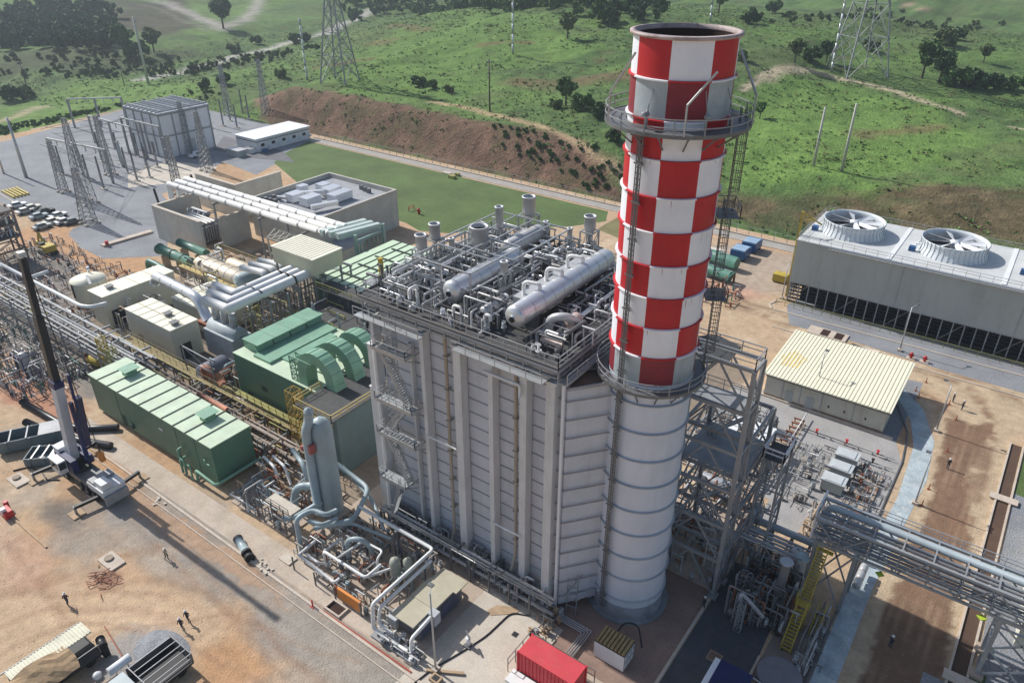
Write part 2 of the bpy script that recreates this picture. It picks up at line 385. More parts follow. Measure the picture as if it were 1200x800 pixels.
def blend(col, m, c, a=1.0): m = (m*a)[..., None]; return col*(1-m)+np.asarray(c)*m
def gp(pts, z=0): return [at(a, b, z)[:2] for a, b in pts]
def soft(poly, x, y, warp, seed, blur=1.0):
    wx = x+fbm(x, y, warp*2.5, 3, seed)*warp; wy = y+fbm(x, y, warp*2.5, 3, seed+50)*warp; acc = 0
    for ox, oy in ((0,0),(blur,0),(-blur,0),(0,blur),(0,-blur)): acc = acc+pin(poly, wx+ox, wy+oy)
    return acc/5.0
def yardcol(x, y):
    n1 = fbm(x, y, 22, 4, 11); n2 = fbm(x, y, 7, 4, 21); n3 = fbm(x, y, 2.2, 3, 31)
    col = np.ones(x.shape+(3,))*TAN
    col = blend(col, sstep((n1-.05)/.35), ORA, .55); col = blend(col, sstep((n2-.1)/.4), PAL, .5)
    # grey gravel across the construction yard
    col = blend(col, soft(gp([(150,545),(240,590),(330,660),(420,730),(560,830),(330,830),(300,760),(290,700),(200,640),(130,600)]), x, y, 2.5, 2), GRY, .85)
    col = blend(col, soft(gp([(60,600),(150,560),(260,640),(300,690),(250,700),(150,660),(70,640)]), x, y, 3, 4), GRY, .6)
    col = blend(col, soft(gp([(0,600),(70,650),(60,700),(0,690)]), x, y, 3, 5), PNK, .6)
    col = blend(col, soft(gp([(110,500),(190,590),(300,668),(350,720),(300,690),(190,620),(130,560)]), x, y, 1.2, 6), ORA, .7)
    col = blend(col, soft(gp([(0,430),(60,432),(105,480),(80,500),(0,470)]), x, y, 1.5, 7), np.array([.42,.20,.13]), .8)
    col = blend(col, soft(gp([(0,690),(60,690),(200,700),(330,790),(380,830),(0,830)]), x, y, 3, 8), TAN*1.08, .8)
    col = blend(col, soft(gp([(225,775),(270,755),(330,790),(330,830),(225,830)]), x, y, 2, 9), ORA, .9)
    col = blend(col, soft(gp([(105,770),(150,738),(205,735),(215,770),(190,800),(110,800)]), x, y, 1.5, 10), np.array([.30,.30,.30]), .8)
    col = blend(col, soft(gp([(50,580),(95,590),(88,625),(45,610)]), x, y, 1.2, 12), np.array([.17,.15,.13]), .8)
    col = blend(col, soft(gp([(105,672),(140,668),(135,690),(110,690)]), x, y, 1.0, 13), np.array([.20,.08,.06]), .8)
    col = blend(col, sstep((fbm(x, y, 11, 4, 33)-.0)/.35)*sstep((34-y)/3)*sstep((-38-x)/4), np.array([.34,.30,.25]), .55)
    # wheel tracks in the yard
    for pts, wd in (([(0,735),(60,712),(150,712),(200,722)],.5), ([(160,676),(230,690),(300,740),(380,800)],.6), ([(0,630),(40,680),(110,760)],.5), ([(60,700),(130,690),(190,700)],.4), ([(0,700),(50,690),(130,655),(190,640)],.7),([(170,600),(260,690),(360,790)],.35),([(155,606),(240,694),(335,795)],.35),([(40,800),(120,740),(260,720),(420,780)],.3),([(0,765),(90,725),(200,745),(300,800)],.3)):
        dl = dline(gp(pts), x+fbm(x, y, 6, 2, 40)*.6, y+fbm(x, y, 6, 2, 41)*.6); col = blend(col, np.exp(-(dl/wd)**2), BRN*1.7, .35)
    # far left dirt track
    col = blend(col, soft(gp([(15,275),(60,255),(130,235),(185,222),(200,235),(120,262),(80,268),(100,290),(140,300),(180,302),(200,318),(150,326),(100,318),(70,300),(20,285)]), x, y, 1.2, 14), np.array([.50,.30,.17]), .95)
    col = blend(col, soft(gp([(0,300),(60,285),(90,310),(90,350),(160,430),(110,470),(70,440),(0,410)]), x, y, 1.5, 15), np.array([.22,.21,.20]), .85)
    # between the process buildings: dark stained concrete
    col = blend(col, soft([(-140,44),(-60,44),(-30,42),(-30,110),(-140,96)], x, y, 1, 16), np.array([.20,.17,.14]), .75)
    # right: dirt road and trackways
    col = blend(col, soft(gp([(830,330),(900,372),(1060,440),(1120,470),(1075,530),(1000,680),(985,830),(1110,830),(1120,760),(1175,570),(1190,520),(1215,500),(1215,455),(1100,430),(925,370),(840,300)]), x, y, .8, 17), np.array([.50,.385,.26]), .95)
    col = blend(col, soft(gp([(1110,490),(1165,500),(1135,560),(1135,640),(1122,690),(1104,830),(1000,830),(1034,720),(1056,680),(1072,630),(1093,570)]), x, y, .7, 18, .25), MUD, .92)
    for pts, wd in (([(835,345),(900,372),(1060,428),(1130,452),(1165,490),(1150,540),(1110,640)],.9), ([(835,338),(905,365),(1070,420),(1200,470)],.8), ([(1050,445),(1100,470),(1130,500),(1110,570),(1080,680)],.6), ([(1155,470),(1165,520),(1140,600),(1110,700)],.5)):
        dl = dline(gp(pts), x+fbm(x, y, 5, 2, 42)*.5, y+fbm(x, y, 5, 2, 43)*.5)
        col = blend(col, np.exp(-(dl/wd)**2)*sstep((fbm(x, y, 1.6, 3, 44)+.45)/.5), MUD*1.15, .7)
    col = blend(col, soft(gp([(820,318),(880,335),(905,350),(870,352),(820,335)]), x, y, 1, 19), np.array([.52,.30,.22]), .7)
    col = blend(col, soft(gp([(830,285),(950,300),(930,345),(890,345),(820,320)]), x, y, 1.5, 20), np.array([.36,.30,.25]), .7)
    ins = soft(gp([(1110,490),(1165,500),(1135,560),(1135,640),(1122,690),(1104,830),(1000,830),(1034,720),(1056,680),(1072,630),(1093,570)]), x, y, .7, 18, .25)
    for xo in (.2,1.0,2.3,3.4,4.3): col = blend(col, ins*np.exp(-((x-xo-.5*fbm(x*0, y, 14, 2, 60)-(y-60)*.02)/.16)**2)*sstep((fbm(x, y, 3, 3, 61)+.5)/.5), np.array([.36,.25,.165]), .6)
    # bare earth corner by the lawn, far side
    col = blend(col, soft(gp([(590,235),(620,215),(740,250),(900,275),(930,300),(730,262),(640,255),(560,290),(440,275),(480,255)]), x, y, .8, 22), np.array([.50,.34,.22]), .9)
    col = blend(col, soft(gp([(290,200),(335,205),(345,222),(300,240),(285,215)]), x, y, .8, 23), np.array([.52,.35,.21]), .9)
    return np.clip(col*(1+.10*n3[..., None]+.08*n2[..., None]), .02, .9)
GRS = np.array([.108, .172, .054]); GRD = np.array([.052, .095, .034]); GRB = np.array([.145, .24, .056]); OLV = np.array([.105, .135, .052]); SOI = np.array([.165, .095, .068])
def hillcol(x, y):
    n1 = fbm(x, y, 60, 5, 71); n2 = fbm(x, y, 16, 5, 72); n3 = fbm(x, y, 5, 4, 73); n4 = fbm(x, y, 1.8, 3, 74)
    dist, dy, dx = site_mask(x, y)
    col = np.ones(x.shape+(3,))*GRS
    col = blend(col, sstep((n1+.05)/.4), GRB, .55); col = blend(col, sstep((-n1-.05)/.4), OLV, .5)
    col = blend(col, sstep((n2-.12)/.25), GRD, .6); col = blend(col, sstep((-n2-.2)/.2), OLV*1.15, .6); col = blend(col, sstep((n3-.18)/.2), GRD, .45)
    col = blend(col, sstep((n2+n3-.6)/.2), np.array([.15,.12,.06]), .45)
    T = lambda pts: [at_t(a, b)[:2] for a, b in pts]
    # bright grass of the fields
    col = blend(col, soft(T([(870,120),(905,85),(1000,100),(1110,135),(1150,170),(1060,200),(960,212),(850,225)]), x, y, 4, 75, 2), GRB*1.1, .7)
    col = blend(col, soft(T([(400,60),(560,15),(700,60),(600,80),(430,120)]), x, y, 6, 76, 3), GRB, .5)
    col = blend(col, soft(T([(0,128),(80,100),(160,92),(240,95),(250,108),(140,128),(0,162)]), x, y, 3, 77, 2), GRB, .75)
    # dark ploughed slope and scrub beyond, top left
    col = blend(col, soft(T([(130,0),(215,0),(232,30),(180,48),(135,30)]), x, y, 6, 78, 3), np.array([.07,.058,.04]), .85)
    col = blend(col, soft(T([(0,62),(130,55),(240,62),(170,85),(0,90)]), x, y, 6, 79, 3), np.array([.075,.09,.045]), .8)
    # the cut bank
    m = soft([(-236,170),(-90,170),(-84,172),(-97,178),(-118,186),(-160,186),(-262,186)], x, y, 2.2, 80, 1.2)
    soil = SOI*(1+.45*n3[..., None])*(1+.3*n4[..., None]); soil = blend(soil, sstep((n2-.05)/.3), np.array([.33,.20,.14]), .6); soil = blend(soil, sstep((-n3)/.25), np.array([.12,.10,.05]), .5)
    col = blend(col, m, soil, .93)
    m = soft([(-88,172),(-52,173),(-36,180),(-8,192),(60,200),(60,226),(5,228),(-30,205),(-60,186),(-84,180)], x, y, 5, 81, 2)
    soil2 = np.array([.135,.095,.055])*(1+.45*n3[..., None])*(1+.35*n4[..., None]); soil2 = blend(soil2, sstep((n2-.1)/.2), np.array([.07,.09,.035]), .7)
    col = blend(col, m, soil2, .9)
    m = soft([(-38,172),(-5,176),(60,182),(60,194),(0,188),(-30,180)], x, y, 2, 82, 1.5); col = blend(col, m, np.array([.30,.20,.125])*(1+.4*n3[..., None]), .85)
    # tracks
    for pts, wd, c, a in (([(505,120),(560,130),(640,150),(700,185),(735,207)], 1.5, (.46,.33,.20), .9), ([(870,108),(895,88),(920,80),(950,84),(1010,98),(1060,112),(1126,135)], 1.6, (.52,.43,.29), 1.0),
                          ([(900,94),(912,84),(935,82)], 3.0, (.48,.40,.27), .8), ([(0,143),(30,132),(55,125)], 2.2, (.50,.40,.28), .9), ([(165,95),(230,80),(300,62),(340,50),(380,40),(420,22),(440,8)], 4.4, (.46,.44,.39), .95),
                          ([(195,0),(230,20),(258,35),(285,25),(305,0)], 5.5, (.36,.33,.29), .9), ([(172,0),(245,38)], 1.2, (.34,.30,.26), .5), ([(1060,5),(1085,13)], 3, (.45,.33,.22), .8), ([(1185,149),(1210,153)], 1.2, (.5,.4,.28), .8)):
        dl = dline(T(pts), x+fbm(x, y, 8, 3, 90)*1.2, y+fbm(x, y, 8, 3, 91)*1.2); col = blend(col, np.clip(1.35-(dl/wd), 0, 1), c, a)
    for pts, r in (([(460,30),(500,35)],5), ([(440,52),(450,50)],6), ([(370,80),(430,70)],3), ([(560,55),(620,50)],2.5), ([(730,88),(745,90)],7), ([(600,98),(720,92)],6), ([(1000,160),(1090,148)],4)):
        dl = dline(T(pts), x+n2*5, y+n3*4); col = blend(col, np.clip(1.3-dl/r, 0, 1), (.20,.115,.07), .55)
    # hedge lines across the far fields
    for pts in ([(880,8),(980,12),(1060,14),(1085,13),(1200,26)],):
        dl = dline(T(pts), x, y); col = blend(col, np.exp(-(dl/2.5)**2), (.05,.055,.03), .8)
    return np.clip(col*(1+.16*n4[..., None]), .015, .8)
gxs = axis([(-340,-200,1.6),(-200,-130,.8),(-130,-50,.42),(-50,12,.42),(12,60,1.2),(60,300,12)])
gys = axis([(-300,0,20),(0,15,1.5),(15,75,.42),(75,120,.6),(120,172,1.1)])
inyard = lambda x, y: (site_mask(x, y)[0] <= 1.5)
sheet_grid('ground', gxs, gys, lambda x, y: np.zeros(x.shape), yardcol, inyard, ground_mat('yard_soil', .8, 7, .28, 4.0, .20))
hxs = axis([(-1500,-620,40),(-620,-460,8),(-460,-330,3),(-330,40,1.5),(40,150,6),(150,1500,50)])
hys = axis([(-400,90,14),(90,165,3),(165,290,1.3),(290,420,2.2),(420,560,5),(560,900,12),(900,3000,60)])
sheet_grid('hills', hxs, hys, lambda x, y: hterr(x, y)-.02, hillcol, lambda x, y: (site_mask(x, y)[0] > .3), ground_mat('hill_soil', .25, 1.6, 1.0, 1.2, .30))
def sheet(name, poly, mt, z, th=0.0):
    mb = MB()
    if th: mb.prism(poly, z-th, z)
    else:
        a = sum(poly[i][0]*poly[(i+1) % len(poly)][1]-poly[(i+1) % len(poly)][0]*poly[i][1] for i in range(len(poly)))
        if a < 0: poly = poly[::-1]
        mb.add([(p[0], p[1], z) for p in poly], [tuple(range(len(poly)))])
    return tag(mb.build(name, mt), kind='structure')
def rect(x0, y0, x1, y1): return [(x0, y0), (x1, y0), (x1, y1), (x0, y1)]
# ---------------------------------------------------------------- sheets on the yard
sheet('gravel_yard', gp([(0,167),(140,130),(262,112),(335,146),(372,166),(300,205),(262,190),(170,238),(150,262),(60,262),(0,238)]), 'gravel', .010)
sheet('gravel_bed', gp([(85,268),(150,240),(190,228),(200,240),(195,300),(120,303),(95,290),(80,275)]), 'gravel', .024)
sheet('lawn', [(-202,160),(-197,147),(-192,140),(-170,131),(-148,127),(-124,126),(-118,124),(-111,127),(-106,133),(-99,140),(-90,148),(-85,156),(-88,162.4),(-202.5,162.8)], 'lawn', .012)
sheet('dry_lawn', [(-84,150),(-70,146),(-60,150),(-62,160),(-84,160)], mat('dry_grass', (.20,.18,.08,1), .9, 0, .25, .3, dirt=.5, dirtcol=(.30,.22,.13,1), fine=.25), .012)
sheet('perimeter_road', rect(-205,163.8,40,166.9), mat('perimeter_path', (.36,.34,.31,1), .85, 0, .15, .3, dirt=.4, dirtcol=(.40,.30,.2,1), fine=.15), .014)
sheet('gravel_strip', gp([(922,358),(935,350),(1215,432),(1215,465),(1100,432),(1000,400),(925,380)]), 'gravel', .012)
sheet('gravel_plot', [(-27,98),(-6.5,98),(-6.5,122),(-26,120)], 'gravel', .011)
sheet('gravel_plot_paved', [(-16.9,76),(-4.8,76),(-4.8,98),(-6.6,103.1),(-31,103.1),(-31,80),(-16.9,80)], mat('grey_paving', (.36,.35,.34,1), .85, 0, .14, .3, dirt=.35, dirtcol=(.42,.34,.27,1), fine=.2), .016)
sheet('gravel_margin', rect(8.6,60,16,105), 'gravel', .012)
sheet('concrete_slab', [(-60,34),(-16.9,34),(-16.9,70.5),(-24,72),(-60,60)], 'concrete', .018)
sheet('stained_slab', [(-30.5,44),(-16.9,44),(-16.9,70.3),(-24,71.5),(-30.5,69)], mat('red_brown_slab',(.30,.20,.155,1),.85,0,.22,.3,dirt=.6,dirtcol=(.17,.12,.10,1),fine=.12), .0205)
sheet('concrete_apron', rect(-37.5,30,-27.5,47), 'conclight', .022)
sheet('concrete_walk', rect(-106,34.2,-37.6,37.4), mat('walk_concrete',(.50,.42,.34,1),.85,0,.2,.3,dirt=.6,dirtcol=(.38,.27,.18,1),bump=.1,fine=.15), .023)
sheet('substation_path', gp([(150,205),(200,188),(255,196),(245,206),(190,216),(150,220)]), 'conclight', .020)
sheet('substation_path', gp([(250,176),(300,186),(345,190),(330,176),(262,160)]), mat('dark_paving',(.16,.16,.17,1),.9,0,.2,.3,fine=.15), .022)
sheet('asphalt_pad', [(-16.4,40),(-9.6,40),(-9.6,56.5),(-10,67),(-16.4,67)], 'asphalt', .018)
sheet('concrete_bay', [(-9.3,40),(-3.4,40),(-3.4,64),(-9.3,62)], mat('bay_concrete', (.26,.21,.18,1), .85, 0, .2, .4, dirt=.5, dirtcol=(.13,.13,.14,1), fine=.15), .019)
sheet('road_patch', rect(4.4,58,6.4,64), 'gravel', .02)
sheet('grass_verge', rect(7.6,55,9.6,67.2), 'lawn', .017)
sheet('grass_corner', [(8.6,100),(8.8,112),(10.5,117),(14,119.5),(30,122),(30,98)], 'lawn', .02)
sheet('white_apron', [(-62,146),(-52,138),(-48,146),(-54,156),(-66,156)], mat('lime_concrete', (.60,.58,.50,1), .8, 0, .1, .4), .02)
# pale blue stone strip beside the right-hand road
sheet('stone_strip', [(-4.4,50),(-2.2,50),(-2.4,72),(-1.2,96),(-2.0,106),(-5.0,114),(-8.4,118),(-9.5,116),(-6,110),(-4.2,103),(-3.6,90),(-4.6,72)], 'blueg', .020)
def kerb(pts, wd=.3, ht=.14, nm='kerb', mt='kerb'):
    mb = MB()
    for a, b in zip(pts[:-1], pts[1:]): mb.bar((a[0], a[1], ht/2), (b[0], b[1], ht/2), wd, ht)
    return tag(mb.build(nm, mt), kind='structure')
kerb([(-104,34.0),(-26,33.2)]); kerb([(-104,32.9),(-26,32.1)], .12)
kerb([(-9.5,40),(-9.5,56)], .25); kerb([(-16.65,40),(-16.65,72)], .3)
kerb([(-4.75,50),(-4.75,98),(-5.6,106),(-9.0,114)], .16, .2, mt='dsteel')
kerb([(-35.5,133.5),(-36.5,135.2),(-36,137),(-35,137.6)], .35); kerb([(-35.2,133.4),(30,134.2)], .3); kerb([(-33,126.5),(30,126.5)], .25)
kerb([(-31,103.4),(-7,102.9)], .5, .3)
kerb([(-205,163.4),(40,163.4)], .2); kerb([(-205,167.1),(40,167.1)], .3, .3)
kerb([(-292,118),(-300,160),(-300,167)], .4)
kerb([(-240,78.5),(-190,73.5)], .3)
# drain channel along the far side of the right-hand road
mb = MB(); 
for x in (6.7, 8.3): mb.bar((x-.35, 52, .12), (x+.2, 112, .12), .22, .24)
mb.bar((8.5,112,.12),(10.5,117.2,.12),.22,.24).bar((10.5,117.2,.12),(14,119.7,.12),.22,.24).bar((14,119.7,.12),(30,122.2,.12),.22,.24)
tag(mb.build('drain_channel', 'kerb'), kind='structure')
mb = MB(); mb.add([(6.5,52,.03),(7.9,52,.03),(8.3,112,.03),(6.9,112,.03)], [(0,1,2,3)]); tag(mb.build('drain_bed', mat('drain_mud', (.10,.06,.04,1), .9)), kind='structure')
for y in (64.2, 97): tag(MB().box(6.0,y,.18,9.2,y+1.3,.34).build('drain_slab', 'kerb'), kind='structure')
# ================================================================ heat recovery boiler
BL = thing('boiler_house', 'tall grey ribbed boiler block beside the checkered chimney, steam drums on its roof', 'boiler', (-42,58,0))
XL, XR, YF, YB = -53.6, -30.9, 49.5, 72.0
mb = MB(); mb.box(XL,YF,.8,XR,YB,29.4); mb.box(XL+.4,YF+.3,0,XR-.4,YB-.3,.8); mb.build('casing', 'casing', BL)
mb = MB(); z = 2.0
while z < 29.2:
    mb.box(XL-.05,YF-.08,z,XR+.05,YF-.005,z+.11); mb.box(XR+.005,YF,z,XR+.08,YB,z+.11); mb.box(XL-.08,YF,z,XL-.005,YB,z+.11); z += 1.72
mb.build('stiffener', 'rib', BL)
for x, wdt, zt, dep in ((-53.75,.35,29.0,1.25),(-48.9,.30,27.0,.7),(-46.7,.50,29.2,1.25),(-42.0,.95,29.2,1.25),(-37.8,.55,29.2,1.25),(-33.9,.8,29.2,1.25),(-30.75,.95,29.4,1.4)):
    mb = MB(); y0 = YF-dep
    mb.box(x-wdt/2,y0,.05,x+wdt/2,y0+.14,zt); mb.box(x-wdt/2+.03,y0+.14,.05,x+wdt/2-.03,YF-.15,zt-.1)
    mb.box(x-wdt*.8,y0-.25,0,x+wdt*.8,y0+.4,.35); mb.box(x-wdt*.7,y0-.1,zt-.25,x+wdt*.7,y0+.3,zt)
    mb.build('column', 'column', BL)
for x, yy, zt in ((-55.2,48.9,24.6),(-56.1,49.4,18.4)):
    mb = MB(); mb.box(x-.35,yy,0,x+.35,yy+.8,zt); mb.box(x-.42,yy-.06,zt,x+.42,yy+.86,zt+.12); mb.build('column', 'column', BL)
for x, zb in ((-44.0,1.2),(-35.2,2.6)):
    mb = MB(); mb.pipe([(x,YF-.55,29.3),(x,YF-.55,zb+2.2),(x-.25,YF-1.0,zb)], .19, 8, .5); 
    for z in range(3,29,4): mb.box(x-.28,YF-.8,z,x+.28,YF-.1,z+.12)
    mb.build('downpipe', 'tanpipe', BL)
# flared duct to the stack: facet plus top edge
mb = MB(); a = (-29.4,48.9); b = (-26.7,52.4)
pol = [(XR,49.3),a,b,(-25.5,54.5),(-25.5,58.5),(-27.5,60),(XR,61)]
mb.prism(pol, .9, 28.7); mb.build('outlet_duct', 'casing', BL)
mb = MB(); z = 2.2
out = [(-30.4,48.95),(-29.32,48.72),(-26.55,52.2)]
while z < 28.7:
    for p, q in zip(out[:-1], out[1:]): mb.bar((p[0],p[1],z),(q[0],q[1],z),.12,.10)
    z += 2.1
mb.bar((-29.3,48.8,28.75),(-26.6,52.3,28.75),.16,.3); mb.build('duct_stiffener', 'rib', BL)
mb = MB(); mb.box(-29.75,48.45,.3,-29.5,48.7,29.2); mb.build('duct_edge_post', 'white', BL)
# top of outlet duct: flat sheet, recess shade put into its brown; beams above
mb = MB(); mb.prism([(-30.7,50),(-29.3,49.3),(-27,52.6),(-26,55),(-27.5,60),(-30.7,60)],28.72,28.8)
mb.build('duct_top', mat('recess_shade_brown', (.17,.12,.09,1), .9, 0, .3, .6), BL)
mb = MB()
for p, q in (((-30.5,51.5,29.1),(-27,55,29.1)),((-30.5,55,29.1),(-27.5,52.9,29.1)),((-30.5,57.5,29.1),(-26.6,57.5,29.1)),((-30.5,53.6,29.1),(-27,53.6,29.1))): mb.next().bar(p,q,.2,.3)
mb.build('duct_beam', 'steel', BL)
# roof deck and its edge beams
DX0, DX1, DY0, DY1, DZ = -55.4, -30.0, 48.1, 71.5, 31.0
mb = MB(); mb.box(DX0,DY0,DZ-.16,DX1,DY1,DZ); mb.build('roof_deck', 'grating', BL)
for nm, z, wdt in (('edge_beam', DZ-.3, .3),('edge_beam', 29.75, .24)):
    mb = MB(); o = .0 if z > 30 else .35
    P = [(DX0+o,DY0+o,z),(DX1-o,DY0+o,z),(DX1-o,DY1-o,z),(DX0+o,DY1-o,z)]
    for i in range(4): mb.bar(P[i],P[(i+1) % 4],.22,wdt)
    mb.build(nm, 'steel', BL)
mb = MB()
x = DX0+.6
while x < DX1: mb.bar((x,DY0+.2,29.6),(x,DY0+.2,DZ-.5),.14); x += 1.9
y = DY0+.5
while y < DY1: mb.bar((DX1-.2,y,29.6),(DX1-.2,y,DZ-.5),.14); y += 1.9
mb.build('deck_strut', 'steel', BL)
mb = MB()
x = DX0+1
while x < DX1: mb.next().bar((x,DY0,DZ-.3),(x,DY1,DZ-.3),.14,.28); x += 2.4
mb.build('joist', 'dsteel', BL)
mb = MB(); mb.rail([(DX0,DY0,DZ),(DX1,DY0,DZ),(DX1,DY1,DZ),(DX0,DY1,DZ)],1.15,.07,1.5,closed=True,toe=True); mb.build('guard_rail', 'galv', BL)
mb = MB(); mb.box(DX0+.2,DY0-.95,29.0,-46,DY0-.02,29.08); mb.rail([(DX0+.2,DY0-.95,29.08),(-46,DY0-.95,29.08)],1.1,.06)
mb.box(DX1+.02,DY0,29.5,DX1+1.0,60,29.58); mb.rail([(DX1+1,DY0,29.6),(DX1+1,60,29.6)],1.1,.06,toe=True)
mb.box(-41.5,DY0-1.1,29.5,-31,DY0-.02,29.58); mb.rail([(-41.5,DY0-1.1,29.6),(-31,DY0-1.1,29.6)],1.0,.06,1.9); mb.build('side_walkway', 'galv', BL)
# dark steelwork crowding the roof below the drums: short supports and pipe shoes
def steam_drum(x, y0, y1, r, z, nm, mt='lagging'):
    mb = MB(); mb.drum((x,y0,z),(x,y1,z),r,28); 
    d = mb.build(nm, mt, BL)
    m2 = MB()
    for k in range(int((y1-y0)/1.7)+1):
        yy = y0+.1+k*1.7
        m2.drum((x,yy,z),(x,yy+.07,z),r+.025,28,dome=.0)
    m2.build('band', 'lag2', d)
    m3 = MB(); m3.pipe([(x,y0-r*.47,z-.1),(x,y0-r*.56,z-.1)],.3,14); m3.build('manhole', 'dark', d)
    m4 = MB()
    for yy in (y0+.15*(y1-y0), y0+.85*(y1-y0)): m4.next().box(x-r*.8,yy-.15,DZ,x+r*.8,yy+.15,z-r*.55)
    m4.build('saddle', 'dsteel', d)
    return d
D2 = steam_drum(-36.5,50.6,67.5,1.12,33.2,'steam_drum')
D1 = steam_drum(-45.1,51.6,62.5,1.12,33.0,'steam_drum')
D3 = steam_drum(-40.3,50.7,53.8,.62,32.4,'blowdown_drum','lag2')
D4 = steam_drum(-47.2,64.0,70.5,1.0,32.9,'steam_drum','lag2')
mb = MB(); mb.box(-38.9,53.5,32.6,-37.75,66.5,33.5); mb.build('valve_trough','lag2',BL)
mb = MB()
for yy in (54.5,58.5,62.5): mb.next().pipe([(-38.3,yy,33.5),(-38.3,yy,34.9),(-36.6,yy+.3,34.9),(-36.6,yy+.3,34.2)],.2,8,.7)
mb.build('riser','whitepipe',BL)
mb = MB(); mb.pipe([(-33.2,50.5,31.6),(-33.2,66,31.6)],.22,8); mb.build('header_pipe','lagging',BL)
mb = MB(); mb.pipe([(-34,52.6,31.2),(-34,52.6,33),(-32.4,53.2,33.4),(-31.9,54.4,32.3),(-31.9,55.2,31.4)],.42,10,.8); mb.build('safety_valve','lag2',BL)
mb = MB(); mb.drum((-32.6,53.8,32.2),(-32.6,55.4,32.2),.62,14); mb.pipe([(-33.5,50.6,31.8),(-31.2,50.6,31.8)],.25,8); mb.build('valve_body',mat('bare_lagging', (.50,.40,.36,1), .6, .1, .25, 1.5),BL)
# silencers on frames
def silencer(px, py, z, r, h, leg):
    x, y, _ = at(px, py, z); mb = MB()
    mb.lathe(x,y,[(r*.3,z-h-.7),(r,z-h),(r,z),(r+.07,z),(r+.07,z+.12),(r-.12,z+.12),(r-.12,z-.5)],20)
    s = mb.build('silencer','lag2',BL)
    m2 = MB(); m2.cyl(x,y,z-.45,z-.3,r-.15,20); m2.build('silencer_mouth','dark',s)
    m3 = MB(); zb = z-h-.2; w_ = r*1.15
    for u in (-1,1):
        for v in (-1,1): m3.bar((x+u*w_,y+v*w_,leg),(x+u*w_,y+v*w_,zb),.13)
        m3.bar((x+u*w_,y-w_,zb),(x+u*w_,y+w_,zb),.13); m3.bar((x-w_,y+u*w_,zb),(x+w_,y+u*w_,zb),.13)
        m3.bar((x+u*w_,y-w_,(zb+leg)/2),(x+u*w_,y+w_,(zb+leg)/2),.1); m3.bar((x-w_,y+u*w_,(zb+leg)/2),(x+w_,y+u*w_,(zb+leg)/2),.1)
        m3.bar((x+u*w_,y-w_,leg),(x+u*w_,y+w_,zb),.08); m3.bar((x-w_,y+u*w_,leg),(x+w_,y+u*w_,zb),.08)
    m3.pipe([(x,y,zb-.4),(x,y,leg+.6),(x+.9,y,leg+.6)],r*.28,8)
    m3.build('silencer_frame','galv',s)
for a in ((493,276,36.2,.62,1.3,31),(509,263,36.2,.62,1.5,31),(561.7,266,36.6,.98,1.9,31),(585,243,36.6,.48,2.3,31),(620,231,36.6,.80,2.0,31),(692,254,36.4,.68,1.5,31),(591,307,35.6,.38,1.0,31),(529,280,35.5,.3,.9,31),(668,268,34.6,.3,.9,31),(640,260,34.5,.28,.8,31)): silencer(*a)
# white pipe frames over drum one
mb = MB(); fr = [(-50.6,52.0),(-43.0,52.0),(-43.0,60.5),(-50.6,60.5)]
for (x,y) in fr+[(-46.8,52.0),(-46.8,60.5)]: mb.bar((x,y,DZ),(x,y,35.3),.16)
for z in (33.4,35.3):
    for i in range(4): mb.bar((*fr[i],z),(*fr[(i+1) % 4],z),.16)
mb.bar((-46.8,52,35.3),(-46.8,60.5,35.3),.14).bar((-50.6,56,35.3),(-43,56,35.3),.14)
mb.bar((-50.6,52,DZ),(-46.8,52,35.3),.1).bar((-43,60.5,DZ),(-46.8,60.5,35.3),.1).bar((-50.6,60.5,DZ),(-50.6,52,35.3),.1); mb.build('roof_frame','galv',BL)
mb = MB(); fr = [(-52.6,58.5),(-42.5,58.5),(-42.5,69.5),(-52.6,69.5)]
for (x,y) in fr: mb.bar((x,y,DZ),(x,y,34.6),.16)
for z in (33.0,34.6):
    for i in range(4): mb.bar((*fr[i],z),(*fr[(i+1) % 4],z),.15)
for k in range(1,4): mb.bar((-52.6+2.5*k,58.5,34.6),(-52.6+2.5*k,69.5,34.6),.12)
mb.build('roof_frame','galv',BL)
